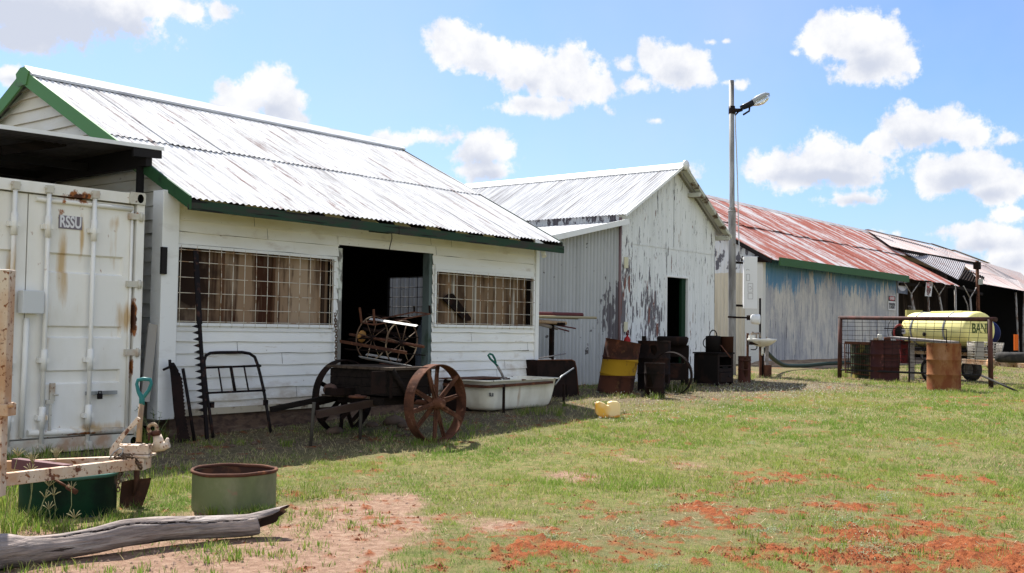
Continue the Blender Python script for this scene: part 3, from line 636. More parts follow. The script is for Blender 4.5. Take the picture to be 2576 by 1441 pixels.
# ------------------------------------------------------------------ shipping container
def container():
    Yc = 9.60; xr = P(357, 800, Y=Yc).x; xl = xr-2.438; z0, z1 = .05, Z_at(368, 487, Yc)
    root = thing('shipping_container', 'white steel shipping container streaked with rust, its doors facing the yard', 'container', (xr-1.2, Yc, 0))
    ox, oz = xr-1.2, 0
    X = lambda px, py=800: P(px, py, Y=Yc).x-ox
    Z = lambda px, py: P(px, py, Y=Yc).z
    rust = [(X(182), 0, Z(180, 490), .20, .6, .09, .42), (X(150), 0, Z(150, 520), .07, .6, .22, .22), (X(205), 0, Z(205, 505), .08, .6, .12, .25)]
    edge = [(X(338), 0, Z(338, 800), .045, .6, .30, .60), (X(336), 0, Z(336, 930), .025, .6, .20, .40), (X(330), 0, Z(330, 497), .25, .6, .03, .36), (X(336), 0, Z(336, 540), .04, .6, .06, .35), (X(210), 0, Z(210, 1090), .35, .6, .02, .32), (X(330), 0, Z(330, 880), .05, .6, .03, .2)]
    streak = [(X(160), 0, Z(160, 640), .085, .6, .75, .52), (X(205), 0, Z(205, 600), .05, .6, .35, .42), (X(322), 0, Z(322, 800), .12, .6, .26, .45), (X(30), 0, Z(30, 700), .06, .6, .5, .3), (X(250), 0, Z(250, 1075), .5, .6, .07, .28), (X(120), 0, Z(120, 1050), .05, .6, .12, .3), (X(290), 0, Z(290, 560), .12, .6, .1, .15)]
    m_c = mat('container_paint', (.82, .80, .745), .5, [
        dict(c=(.64, .60, .50), s=(2, 2, 1), t=(.45, .7), d=5, a=.6),
        dict(c=(.50, .31, .10), s=(6, 6, .9), t=(.60, .82), d=5, o=3, blobs=streak, a=.8, grad=((2, .5, .1, .10),)),
        dict(c=(.30, .11, .035), s=(14, 14, 9), t=(.68, .78), d=7, o=6, blobs=rust+edge, grad=((2, .34, .08, .13),)),
        dict(c=(.075, .03, .018), s=(22, 22, 16), t=(.82, .90), d=7, o=9, blobs=rust+edge, grad=((2, .30, .05, .16),))])
    m_c2 = mat('container_frame_paint', (.56, .53, .45), .55, [dict(c=(.35, .16, .06), s=(4, 4, 4), t=(.52, .72), d=7, a=.7, grad=((2, .3, 0, .12),)), dict(c=(.10, .04, .02), s=(14, 14, 14), t=(.66, .71), d=7, o=5)])
    # box behind
    mb = MB(); L_ = 6.06
    mb.box(xl, xr, Yc+.10, Yc+L_, z0+.12, z1-.04); mb.build('container_body', m_c, root)
    # frame
    mb = MB(); t = .10
    mb.box(xl+.178, xr-.178, Yc, Yc+.12, z1-.115, z1-.012); mb.build('door_header', m_c, root)
    mb = MB(); mb.box(xl+.178, xr-.178, Yc+.0, Yc+.14, z0, z0+.13); mb.build('door_sill', m_c2, root)
    for x0 in (xl, xr-.085):
        mb = MB(); mb.box(x0, x0+.085, Yc+.004, Yc+.12, z0+.12, z1-.12); mb.build('corner_column', m_c, root)
    for x0 in (xl, xr-.178):
        for zz in (z0-.01, z1-.118):
            mb = MB(); w, h = .178, .118; cx, cz = x0+w/2, zz+h/2; n = 20; rx, rz = .035, .045
            ring_o = []; ring_i = []
            for i in range(n):
                a = 2*math.pi*i/n; ca, sa = math.cos(a), math.sin(a); k = 1/max(abs(ca)/(w/2), abs(sa)/(h/2))
                ring_o.append((cx+ca*k, Yc-.012, cz+sa*k)); ring_i.append((cx+.03+ca*rx, Yc-.012, cz+sa*rz))
            b = len(mb.v); mb.v += [Vector(q) for q in ring_o+ring_i]+[Vector((q[0], Yc+.05, q[2])) for q in ring_i]
            for i in range(n):
                j = (i+1) % n; mb.face((b+i, b+j, b+n+j, b+n+i)); mb.face((b+n+i, b+n+j, b+2*n+j, b+2*n+i), 1)
            mb.face(tuple(b+2*n+i for i in range(n)), 1)
            mb.box(x0, x0+w, Yc+.051, Yc+.17, zz, zz+h)
            for (a0, a1, c0, c1) in ((x0, x0, zz, zz+h),): pass
            mb.quad((x0, Yc-.012, zz), (x0, Yc+.051, zz), (x0, Yc+.051, zz+h), (x0, Yc-.012, zz+h)); mb.quad((x0+w, Yc+.051, zz), (x0+w, Yc-.012, zz), (x0+w, Yc-.012, zz+h), (x0+w, Yc+.051, zz+h))
            mb.quad((x0, Yc-.012, zz+h), (x0+w, Yc-.012, zz+h), (x0+w, Yc+.051, zz+h), (x0, Yc+.051, zz+h))
            mb.build('corner_casting', [m_c2, m_dark], root)
    # door leaves with pressed recesses
    zd0, zd1 = z0+.145, z1-.13; xm = ox+X(66, 800)
    bands = [(Z(220, 690), Z(220, 640)), (Z(220, 851), Z(220, 820)), (Z(220, 965), Z(220, 930))]
    for (xa, xb) in ((xm+.006, xr-.10), (xl+.10, xm-.006)):
        mb = MB(); y0 = Yc+.035; dpt = .028; ia, ib = xa+.17, xb-.10
        zs = [zd0]+[v for b_ in sorted(bands) for v in b_]+[zd1]
        mb.quad((xa, y0, zd0), (ia, y0, zd0), (ia, y0, zd1), (xa, y0, zd1)); mb.quad((ib, y0, zd0), (xb, y0, zd0), (xb, y0, zd1), (ib, y0, zd1))
        for k in range(0, len(zs), 2): mb.quad((ia, y0, zs[k]), (ib, y0, zs[k]), (ib, y0, zs[k+1]), (ia, y0, zs[k+1]))
        for (a, b_) in bands:
            s_ = .016; yd = y0+dpt
            mb.quad((ia+s_, yd, a+s_), (ib-s_, yd, a+s_), (ib-s_, yd, b_-s_), (ia+s_, yd, b_-s_))
            mb.quad((ia, y0, a), (ib, y0, a), (ib-s_, yd, a+s_), (ia+s_, yd, a+s_)); mb.quad((ia+s_, yd, b_-s_), (ib-s_, yd, b_-s_), (ib, y0, b_), (ia, y0, b_))
            mb.quad((ia, y0, a), (ia+s_, yd, a+s_), (ia+s_, yd, b_-s_), (ia, y0, b_)); mb.quad((ib-s_, yd, a+s_), (ib, y0, a), (ib, y0, b_), (ib-s_, yd, b_-s_))
        mb.quad((xa, y0, zd0), (xa, y0, zd1), (xa, y0+.06, zd1), (xa, y0+.06, zd0)); mb.quad((xb, y0, zd1), (xb, y0, zd0), (xb, y0+.06, zd0), (xb, y0+.06, zd1))
        door = mb.build('door', m_c, root)
        if xb > xm:
            mb = MB(); mb.tube([(xa+.05, Yc+.018, zd0+.05), (xb-.06, Yc+.018, zd0+.02)], .030, 8); mb.tube([(xa+.06, Yc+.022, zd1-.04), (xb-.03, Yc+.022, zd1-.04)], .022, 8); mb.tube([(xb-.028, Yc+.022, zd1-.04), (xb-.028, Yc+.022, zd0)], .013, 8); mb.build('door_gasket', m_c, door)
            for py in (545, 715, 886, 1082):
                zz = Z(345, py); mb = MB(); mb.box(xr-.17, xr-.004, Yc-.008, Yc+.034, zz-.03, zz+.03); mb.tube([(xr-.045, Yc-.01, zz-.045), (xr-.045, Yc-.01, zz+.045)], .016, 8); mb.build('hinge', m_c2, door)
    # locking rods
    for px in (112, 228, 26):
        xx = ox+X(px); mb = MB(); mb.tube([(xx, Yc-.012, z0+.03), (xx, Yc-.012, z1-.05)], .021, 10)
        rod = mb.build('locking_rod', m_c, root)
        for zz, s_ in ((z1-.07, 1), (z0+.05, 1)):
            mb = MB(); mb.obox((xx, Yc-.014, zz), (.034, 0, 0), (0, .026, 0), (0, 0, .035)); mb.tube([(xx-.045, Yc-.02, zz+.01), (xx+.045, Yc-.02, zz+.01)], .012, 8); mb.build('cam_keeper', m_c2, rod)
        for zz in (z1-.42, Z(200, 905), z0+.33):
            mb = MB(); mb.obox((xx, Yc+.0, zz), (.05, 0, 0), (0, .03, 0), (0, 0, .022)); mb.tube([(xx, Yc-.012, zz-.1), (xx, Yc-.012, zz+.1)], .030, 10); mb.build('rod_bracket', m_c, rod)
    # lock gear
    mb = MB(); a = ox+X(222); b = ox+X(300); zz = Z(260, 988); mb.box(a, b, Yc-.006, Yc+.012, zz-.018, zz+.018); hd = mb.build('door_handle', m_galv, root)
    mb = MB(); xx = ox+X(253); mb.obox((xx, Yc-.03, zz-.03), (.022, 0, 0), (0, .012, 0), (0, 0, .026)); mb.tube([(xx-.014, Yc-.03, zz-.01), (xx-.014, Yc-.03, zz+.02), (xx+.014, Yc-.03, zz+.02), (xx+.014, Yc-.03, zz-.01)], .005, 6); mb.build('padlock', m_iron, hd)
    mb = MB(); xx = ox+X(140); zz = Z(140, 985); mb.box(xx-.025, xx+.025, Yc+.01, Yc+.028, zz-.09, zz+.08); mb.tube([(xx, Yc+.0, zz+.05), (xx, Yc+.03, zz+.05)], .022, 10); mb.tube([(xx, Yc-.01, zz-.03), (xx+.04, Yc-.02, zz-.03)], .01, 8); mb.build('door_latch', m_c2, root)
    mb = MB(); xx = ox+X(130); mb.obox((xx, Yc-.01, Z(130, 1010)), (.035, 0, 0), (0, .01, 0), (0, 0, .018)); mb.obox((xx+.01, Yc-.008, Z(130, 1050)), (.012, 0, 0), (0, .005, 0), (0, 0, .12)); mb.build('hasp', m_c2, root)
    # vent box
    mb = MB(); xx = ox+X(78, 760); mb.obox((xx-.02, Yc-.04, Z(78, 760)), (.10, 0, 0), (0, .05, 0), (0, 0, .105)); mb.build('vent_box', mat('vent_box_paint', (.60, .61, .60), .5), root, bevel=.006)
    mb = MB(); mb.tube([(xx-.035, Yc+.0, Z(60, 800)), (xx-.05, Yc+.0, Z(60, 1100))], .026, 8); mb.build('conduit', m_c, root)
    # number plate
    x0, x1 = ox+X(152, 558), ox+X(211, 558); za, zb = Z(182, 576), Z(182, 543)
    mb = MB(); mb.box(x0, x1, Yc+.028, Yc+.0335, za, zb); pl = mb.build('name_plate', mat('grey_violet_plate', (.19, .165, .19), .6), root)
    text('lettering', 'RSSU', .150, ((x0+x1)/2, Yc+.0275, (za+zb)/2), (1, 0, 0), (0, 0, 1), mat('plate_letters', (.70, .69, .70), .5), pl, depth=.001, bold=.004, sx=.66)
container()
# ------------------------------------------------------------------ tall corrugated barn with its lean-to
def barn():
    Yb, x0, x1, xa = 11.2, 17.15, 20.98, 19.2; ze, za = 3.52, 4.66; Yr = 11.0
    root = thing('corrugated_barn', 'tall white corrugated iron barn with flaking paint, a dark doorway and a side lean-to', 'barn', (x0, Yb, 0))
    lx = lambda px, py: P(px, py, Y=Yb).x-x0
    lz = lambda px, py: P(px, py, Y=Yb).z
    bl = [(lx(1640, 760), 0, lz(1640, 800), 1.0, 3, 1.4, .25), (lx(1585, 700), 0, lz(1585, 700), .35, 3, 1.0, .12), (lx(1790, 520), 0, lz(1790, 520), .5, 3, .5, .28), (lx(1765, 950), 0, lz(1765, 950), .25, 3, .3, .2), (lx(1560, 760), 0, lz(1560, 760), .45, 3, 1.5, .30)]
    m_peel = mat('flaking_white_iron', (.72, .735, .73), .6, [
        dict(c=(.56, .58, .56), s=(7, 1, .5), t=(.45, .7), d=5, a=.6),
        dict(c=(.155, .145, .155), s=(22, 3, 3.0), t=(.665, .685), d=6, r=.62, o=2, blobs=bl),
        dict(c=(.20, .085, .065), s=(12, 3, 2.2), t=(.80, .82), d=6, o=8, blobs=bl),
        dict(c=(.11, .105, .11), s=(34, 3, 2.2), t=(.60, .615), d=6, r=.7, o=14), dict(c=(.22, .12, .09), s=(24, 3, 2.0), t=(.66, .68), d=6, o=24)])
    zb = .2
    dxa, dxb, dz = P(1676, 800, Y=Yb).x, P(1728, 800, Y=Yb).x, P(1700, 698, Y=Yb).z
    sl = (za-ze)/(xa-x0); sr = (za-ze)/(x1-xa)
    top = lambda x: (ze+(x-x0)*sl if x < xa else za-(x-xa)*sr)-.03
    zj = lz(1700, 622)                                # sheet joint
    mb = MB()
    def pan(a, b, z0, z1=None, y=Yb, ph=0):
        mb.corr((a, y, z0), (b, y, z0), (a, y, top(a) if z1 is None else z1), (b, y, top(b) if z1 is None else z1), ph=ph)
    for a, b in ((x0, dxa), (dxb, x1)): pan(a, b, zb, zj)
    pan(dxa, dxb, dz, zj, ph=.3)
    for a, b in ((x0, xa), (xa, x1)): pan(a, b, zj-.05, None, y=Yb-.008)
    mb.build('front_wall', m_peel, root)
    mb = MB(); mb.box(dxa-.035, dxa, Yb-.02, Yb+.08, zb, dz+.03); mb.box(dxb, dxb+.03, Yb-.02, Yb+.08, zb, dz+.03); mb.box(dxa, dxb, Yb-.02, Yb+.08, dz, dz+.035); mb.build('door_frame', m_white_clean, root)
    mb = MB(); mb.box(dxb-.17, dxb-.012, Yb+.03, Yb+.09, zb, dz-.003); 
    mb.build('open_door', mat('bottle_green_door', (.008, .032, .015), .6), root)
    mb = MB(); mb.corr((x0, Yb+6.3, zb), (x0, Yb, zb), (x0, Yb+6.3, ze-.02), (x0, Yb, ze-.02)); sw1 = mb; mb = MB(); mb.corr((x1, Yb, zb), (x1, Yb+6.3, zb), (x1, Yb, ze-.02), (x1, Yb+6.3, ze-.02))
    m_peel2 = mat('flaking_side_iron', (.66, .68, .70), .6, [dict(c=(.13, .12, .135), s=(3, 6, 2.2), t=(.52, .54), d=6, o=2), dict(c=(.19, .07, .05), s=(3, 9, 2), t=(.66, .68), d=6, o=6)])
    mb.build('side_wall', m_peel2, root); sw1.build('side_wall', m_peel2, root)
    mb = MB(); mb.box(x0+.03, x1-.03, Yb+6.2, Yb+6.25, 0, ze); mb.box(x0+.03, x1-.03, Yb+.1, Yb+6.2, .16, .2); mb.prism([(x0+.04, Yb+.03, ze-.1), (x1-.04, Yb+.03, ze-.1), (xa, Yb+.03, za-.12)], (0, .02, 0))
    mb.box(x0+.04, dxa-.04, Yb+.03, Yb+.05, zb, ze-.1); mb.box(dxb+.04, x1-.04, Yb+.03, Yb+.05, zb, ze-.1); mb.box(dxa-.04, dxb+.04, Yb+.03, Yb+.05, dz+.05, ze-.1)
    mb.box(x0+.02, x0+.03, Yb+.05, Yb+6.2, .2, ze-.08); mb.box(x1-.03, x1-.02, Yb+.05, Yb+6.2, .2, ze-.08)
    mb.build('inner_lining', m_dark, root)
    # roof
    rx0, rx1 = x0-.12, x1+.22
    mb = MB(); f = lambda x, up=.02: Vector((x, 0, (ze+(x-x0)*sl if x <= xa else za-(x-xa)*sr)+up))
    y0, y1 = Yr-.05, Yb+6.4
    pA, pB = f(rx0), f(xa); 
    mb.corr((pA.x, y1, pA.z), (pA.x, y0, pA.z), (pB.x, y1, pB.z), (pB.x, y0, pB.z), rows=2)
    pA, pB = f(xa), f(rx1)
    mb.corr((pA.x, y1, pA.z), (pA.x, y0, pA.z), (pB.x, y1, pB.z), (pB.x, y0, pB.z), rows=2)
    mb.build('roof_sheeting', m_roofclean, root)
    mb = MB(); mb.prism([(xa-.22, y0-.03, za-.22*sl+.05), (xa-.03, y0-.03, za+.045), (xa, y0-.03, za+.075), (xa+.03, y0-.03, za+.045), (xa+.22, y0-.03, za-.22*sr+.05), (xa+.20, y0-.03, za-.22*sr+.03), (xa, y0-.03, za+.035), (xa-.2, y0-.03, za-.22*sl+.03)], (0, y1-y0, 0)); mb.build('ridge_cap', m_white_clean, root)
    mb = MB(); mb.lathe((xa, y0-.05, za+.02), [(0, 0), (.10, 0), (.10, .05), (0, .05)], 16, ax=(0, 1, 0)); mb.build('ridge_end_cap', m_white_clean, root)
    m_verge = mat('verge_capping', (.50, .50, .42), .7, [dict(c=(.12, .08, .05), s=(6, 3, 6), t=(.52, .60), d=6)])
    mb = MB(); mb.beam(f(xa+.05, -.03)+Vector((0, Yr-.03, 0)), f(rx1, -.03)+Vector((0, Yr-.03, 0)), .12, .07); mb.build('verge', m_verge, root)
    mb = MB(); mb.beam(f(rx0, -.0)+Vector((0, Yr-.04, 0)), f(xa, -.0)+Vector((0, Yr-.04, 0)), .02, .05); mb.build('verge', m_white_clean, root)
    for t in (.35, .98):
        x = xa+(rx1-xa)*t-.08; mb = MB(); mb.box(x-.06, x+.06, Yr-.08, Yb+.05, f(x).z-.19, f(x).z-.10); mb.build('purlin_end', m_verge, root)
    # lean-to
    l0 = 14.35; zl = 2.74; zt = 3.33
    m_sh = mat('faded_white_iron', (.46, .47, .47), .55, [dict(c=(.34, .35, .35), s=(4, 1, .6), t=(.45, .7), d=5, a=.6), dict(c=(.13, .12, .13), s=(18, 2, 2.6), t=(.80, .82), d=6, o=4, blobs=[(0, 0, 1.4, 1.3, 4, 1.6, .50), (2.2, 0, 1.2, 1.1, 4, 1.8, .22)]), dict(c=(.1, .09, .09), s=(9, 2, 5), t=(.66, .68), d=6, o=9)])
    zlb = .22
    mb = MB(); mb.corr((l0, Yb, zlb), (x0+.02, Yb, zlb), (l0, Yb, zl-.03), (x0+.02, Yb, zt-.03), pitch=.112, amp=.036, seg=8)
    mb.corr((l0, Yb+6, zlb), (l0, Yb, zlb), (l0, Yb+6, zl-.03), (l0, Yb, zl-.03), pitch=.115, amp=.014); mb.build('lean_to_wall', m_sh, root)
    mb = MB(); mb.corr((l0-.1, Yb+6.3, zl), (l0-.1, Yr-.02, zl), (x0, Yb+6.3, zt+.02), (x0, Yr-.02, zt+.02), pitch=.1, amp=.01); mb.build('lean_to_roof', m_roofclean, root)
    mb = MB(); mb.beam((l0-.11, Yr-.035, zl+.0), (x0-.02, Yr-.035, zt+.015), .02, .10); mb.build('lean_to_capping', m_white_clean, root)
    mb = MB(); mb.tube([(x0-.02, Yb-.05, .25), (x0-.02, Yb-.05, zt+.1)], .028, 8); mb.build('corner_pipe', mat('maroon_grey_pipe', (.20, .13, .13), .6), root)
    # patches of cream sheet on the wall
    for (px, py, w, h) in ((1576, 660, .07, .105), (1575, 822, .065, .095)):
        c = P(px, py, Y=Yb-.03); mb = MB(); mb.box(c.x-w, c.x+w, Yb-.028, Yb-.02, c.z-h, c.z+h); mb.build('cream_patch', mat('cream_patch', (.62, .58, .40), .6), root)
barn()

# ------------------------------------------------------------------ long shed with the blue and grey wall
Y3, X3, X3e = 14.05, 29.3, 40.6
T3 = .545
def roof3(x, y, up=0): return Vector((x, y, 3.60+T3*(min(y, 37.6-y)-14.0)+up))
def long_shed():
    root = thing('long_shed', 'long shed with a blue-topped streaked grey wall under a red and white roof', 'shed', (X3, Y3, 0))
    lx = lambda px, py: P(px, py, Y=Y3).x-X3
    lz = lambda px, py: P(px, py, Y=Y3).z
    bb = []
    for (a, b, y) in ((1926, 1985, 735), (1990, 2015, 745), (2050, 2062, 742), (2100, 2140, 738), (2140, 2222, 728), (2230, 2250, 705), (1925, 2100, 668), (2080, 2255, 675)):
        c = (a+b)/2; x_ = lx(c, 700); w = (lx(b, 700)-lx(a, 700))/2; bb.append((x_, 0, 3.6, w*1.8, 5, (3.65-lz(c, y))*1.7, .20))
    m_w = mat('streaked_grey_wall', (.56, .53, .47), .75, [
        dict(c=(.30, .31, .345), s=(.55, 1, .5), t=(.47, .58), d=8, r=.72, a=.65, o=33),
        dict(c=(.27, .275, .30), s=(5, 1, .6), t=(.47, .60), d=9, r=.8, a=.75), dict(c=(.10, .10, .125), s=(22, 1, .9), t=(.53, .60), d=8, r=.75, o=5, a=.85, grad=((2, .3, 2.8, -.06),)),
        dict(c=(.52, .49, .43), s=(5, 1, .5), t=(.56, .66), d=7, r=.75, o=12, a=.7),
        dict(c=(.06, .20, .34), s=(7, 1, .75), t=(.66, .72), d=9, r=.8, o=9, blobs=bb, grad=((2, 2.55, 3.55, .22), (2, 2.4, 2.6, .05)), a=.85), dict(c=(.03, .10, .17), s=(14, 1, 2), t=(.62, .70), d=7, o=13, grad=((2, 3.2, 3.45, .26),), a=.7)])
    zb = .28
    mb = MB(); mb.corr((X3+.12, Y3, zb), (X3e, Y3, zb), (X3+.12, Y3, 3.5), (X3e, Y3, 3.5), pitch=.10, amp=.008); mb.build('front_wall', m_w, root)
    mb = MB(); mb.box(X3e-.02, X3e+.16, Y3-.03, Y3+.1, zb, 3.42); mb.build('corner_strip', mat('corner_grey', (.50, .49, .48), .6), root)
    mb = MB(); mb.box(X3-.06, X3+.12, Y3-.02, Y3+.05, zb+.05, 3.45); mb.box(X3-.065, X3-.01, Y3+.05, Y3+.55, zb+.05, 3.45); mb.build('corner_strip', mat('corner_white', (.60, .59, .54), .55), root)
    m_e = mat('cream_and_white_end_wall', (.58, .52, .40), .6, [dict(c=(.64, .65, .66), s=(2, 2, .05), t=(.62, .64), d=1, grad=((2, 3.05, 3.2, .5), )), dict(c=(.44, .38, .28), s=(1, 6, .7), t=(.5, .65), d=5, o=3, a=.6),
        dict(c=(.13, .125, .14), s=(2, 5, 2.2), t=(.80, .82), d=6, o=7, grad=((2, 3.05, 3.2, .28),))])
    yr = 18.8
    mb = MB(); mb.corr((X3, 23.6, zb), (X3, Y3, zb), (X3, 23.6, 3.55), (X3, Y3, 3.55), pitch=.12, amp=.011)
    n = len(mb.v); mb.corr((X3, yr, 3.5), (X3, Y3, 3.5), (X3, yr, 6.1), (X3, Y3, 3.58), pitch=.12, amp=.011); mb.corr((X3, 23.6, 3.5), (X3, yr, 3.5), (X3, 23.6, 3.56), (X3, yr, 6.1), pitch=.12, amp=.011)
    mb.build('end_wall', m_e, root)
    mb = MB(); mb.beam(roof3(X3-.16, 13.72, -.07), roof3(X3-.16, yr, -.07), .05, .10); mb.build('verge', m_black, root)
    mb = MB(); a = P(1885, 645, X=X3-.1); mb.beam((X3-.12, 14.7, 3.49), (X3-.12, 13.72, 3.42), .04, .15); mb.build('gutter_end', m_dkrust, root)
    xg = P(2277, 690, Y=13.7).x
    mb = MB(); mb.beam((X3+.08, 13.57, 3.39), (xg, 13.57, 3.39), .05, .24); mb.build('gutter', mat('gutter_green', (.045, .11, .04), .55), root)
    r = random.Random(5)
    def strip(mb, xs0, xs1, ya, yb, up, m=0):
        x = xs0
        while x < xs1-.05:
            w = min(.76, xs1-x); ju = r.uniform(0, .03); j2 = r.uniform(-.06, .06)
            mb.corr(roof3(x, ya+j2, up+ju), roof3(x+w, ya+j2, up+ju+r.uniform(0, .02)), roof3(x, yb, up+ju), roof3(x+w, yb, up+r.uniform(0, .02)), pitch=.1, amp=.012, seg=5, m=m, rows=2); x += w
    mb = MB(); strip(mb, X3-.18, 47.0, 13.62, 16.3, .0); mb.build('lower_roof_sheeting', m_roofred, root)
    mb = MB(); strip(mb, X3-.18, 51, 16.1, 18.85, .04); mb.build('upper_roof_sheeting', m_roofred, root)
    mb = MB(); mb.quad(roof3(X3-.18, yr), roof3(51, yr), roof3(51, 23.9), roof3(X3-.18, 23.9)); mb.build('back_roof_sheeting', m_roofred, root)
    mb = MB(); mb.prism([(X3-.18, yr-.25, 6.10), (X3-.18, yr, 6.27), (X3-.18, yr+.25, 6.10), (X3-.18, yr, 6.22)], (21.4, 0, 0)); mb.build('ridge_cap', m_grey_iron, root)
    mb = MB(); mb.box(X3+.05, X3e, 23.5, 23.6, zb, 3.5); mb.box(X3e-.06, X3e-.02, Y3+.1, 23.5, zb, 3.5); mb.box(X3+.15, X3e-.1, Y3+.1, 23.4, .3, .34); mb.build('inner_walls', m_dark, root)
    # spoil of earth along the wall foot
long_shed()

def machinery_shed():
    """open-fronted shed running on from the long shed; its roof is coming apart"""
    root = thing('open_machinery_shed', 'open-fronted machinery shed with a patched, partly collapsed roof and dark interior', 'shed', (44, 16, 0))
    Yp = 13.9; g = .33
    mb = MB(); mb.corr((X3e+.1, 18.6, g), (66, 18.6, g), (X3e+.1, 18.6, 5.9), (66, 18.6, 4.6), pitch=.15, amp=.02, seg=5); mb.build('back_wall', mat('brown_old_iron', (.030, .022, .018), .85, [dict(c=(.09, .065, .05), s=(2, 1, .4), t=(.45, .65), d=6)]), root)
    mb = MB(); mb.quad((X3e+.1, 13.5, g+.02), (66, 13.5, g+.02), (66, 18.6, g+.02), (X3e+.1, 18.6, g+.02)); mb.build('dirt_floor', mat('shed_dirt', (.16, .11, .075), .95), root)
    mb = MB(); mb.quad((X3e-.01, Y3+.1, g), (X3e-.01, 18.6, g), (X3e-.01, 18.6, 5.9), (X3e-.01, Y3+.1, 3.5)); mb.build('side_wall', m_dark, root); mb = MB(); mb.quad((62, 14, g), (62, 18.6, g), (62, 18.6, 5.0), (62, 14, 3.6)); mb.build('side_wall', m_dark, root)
    mb = MB(); mb.quad((50, 18.8, 6.15), (66, 18.2, 5.3), (66, 23, 3.2), (50, 23, 3.8)); mb.build('back_roof_sheeting', m_roofpale, root)
    # right-hand stretch of roof: the ridge sags and runs down to the far end
    def Q(px, py, Y): return P(px, py, Y=Y)
    mb = MB()
    a, b = Q(2470, 713, 13.8), Q(2577, 732, 13.6); c, d = Q(2392, 640, 17.0), Q(2457, 655, 16.4)
    mb.corr(a, b, Q(2440, 680, 15.0), Q(2560, 705, 14.8), pitch=.18, amp=.02, seg=5); mb.corr(Q(2438, 678, 15.0), Q(2562, 706, 14.8), c, d+Vector((.3, 0, 0)), pitch=.18, amp=.02, seg=5)
    mb.corr(b, b+Vector((7, .3, -.1)), d+Vector((.2, 0, 0)), d+Vector((9, 0, -.2)), pitch=.18, amp=.02, seg=5)
    mb.build('far_roof_sheeting', m_roofpale, root)
    mb = MB(); mb.corr(Q(2240, 622, 16.4)+UP*.06, Q(2395, 655, 16.3)+UP*.0, Q(2180, 577, 18.75), Q(2392, 630, 17.6), pitch=.2, amp=.02, seg=5)
    mb.corr(Q(2390, 652, 16.3), Q(2480, 668, 15.9), Q(2385, 628, 17.6), Q(2452, 652, 16.7), pitch=.2, amp=.02, seg=5)
    mb.build('ridge_roof_sheeting', m_roofpale, root)
    mb = MB(); 
    for (p, q) in (((2180, 577), (2240, 592)), ((2235, 590), (2342, 614)), ((2340, 612), (2400, 632)), ((2396, 628), (2488, 662))):
        A = Q(*p, 18.2); B = Q(*q, 17.6); mb.beam(A, B, .20, .015)
    mb.build('loose_ridge_flashing', m_roofpale, root)
    mb = MB(); mb.corr(Q(2410, 703, 13.9), Q(2274, 636, 16.2)+UP*.02, Q(2430, 662, 14.9), Q(2281, 630, 16.5), pitch=.12, amp=.015, rows=3, sag=.06); mb.build('slipped_roof_sheet', m_grey_iron, root)
    mb = MB(); mb.corr(Q(2422, 674, 15.2), Q(2477, 696, 14.2), Q(2402, 698, 15.0), Q(2473, 715, 14.1), pitch=.16, amp=.02, rows=2); mb.build('hanging_roof_sheet', m_dkrust, root)
    mb = MB()
    for (p, q, y) in (((2268, 630), (2462, 664), 16.0), ((2262, 714), (2403, 722), 13.95), ((2400, 720), (2470, 740), 13.95)): mb.beam(Q(*p, y), Q(*q, y), .10, .12)
    mb.build('purlin', m_dkwood, root)
    m_post = mat('pale_bush_pole', (.36, .34, .32), .8, [dict(c=(.14, .08, .05), s=(9, 9, 2), t=(.5, .62), d=5)])
    for (pt, pb, br) in (((2403, 716), (2404, 800), 0), ((2362, 742), (2378, 830), 1), ((2440, 750), (2447, 830), 1), ((2334, 712), (2337, 830), 0), ((2325, 735), (2305, 690), 0), ((2458, 655), (2462, 830), 2), ((2576, 730), (2574, 870), 0), ((2555, 735), (2562, 880), 0), ((2292, 740), (2302, 800), 1)):
        if pt == (2325, 735): continue
        A = Q(*pt, Yp); B = Q(*pb, Yp); B2 = A.lerp(B, (A.z-g)/max(.3, A.z-B.z))
        mb = MB(); mb.tube([B2, A], .048 if br != 2 else .075, 8); po = mb.build('post', m_post if br != 2 else m_rust, root)
        if br == 1:
            mb = MB(); mb.tube([A, A+Vector((-.95, 0, .50))], .028, 6); mb.tube([A, A+Vector((.95, 0, .50))], .028, 6); mb.build('fork', m_post, po)
        if br == 2:
            mb = MB(); c = P(2459, 689, Y=Yp-.1); mb.obox(Q(2458, 668, Yp), (.18, 0, 0), (0, .12, 0), (0, 0, .16)); mb.build('post_head', m_dkrust, po)
    mb = MB(); 
    for px, pz in ((2300, 770), (2308, 770)): A = Q(px-12, 770, 14.2); B = Q(px+3, 812, 14.2); mb.beam(A, B, .12, .05)
    mb.build('leaning_boards', m_greywood, root)
machinery_shed()
def one(name, mb, mats, label, cat, at, group=None, bevel=0.):
    o = mb.build(name, mats, at=tuple(at), bevel=bevel); return tag(o, label, cat, group)
def chain(mb, pts, link=.028, r=.0042, m=0):
    """a chain of oval links along a polyline"""
    pts = [Vector(p) for p in pts]; segs = [(a, b, (b-a).length) for a, b in zip(pts[:-1], pts[1:])]; L_ = sum(s_[2] for s_ in segs); n = max(2, int(L_/(link*.72)))
    for i in range(n):
        d = L_*(i+.5)/n
        for a, b, l in segs:
            if d <= l: break
            d -= l
        c = a.lerp(b, min(1, d/l)); t = (b-a).normalized(); x = t.cross(Vector((.3, .5, .8))).normalized(); y = t.cross(x)
        if i % 2: x = y
        mb.tube([c+t*(link/2*math.cos(k))+x*(link*.30*math.sin(k)) for k in [2*math.pi*j/8 for j in range(8)]], r, 5, m=m, closed=True)
def lean(px, py, yt, yb, pt, pb):
    """a point on a thing that leans: its Y goes from yb (at pixel row pb) to yt (at row pt)"""
    t = (py-pt)/(pb-pt); return P(px, py, Y=yt+(yb-yt)*t)

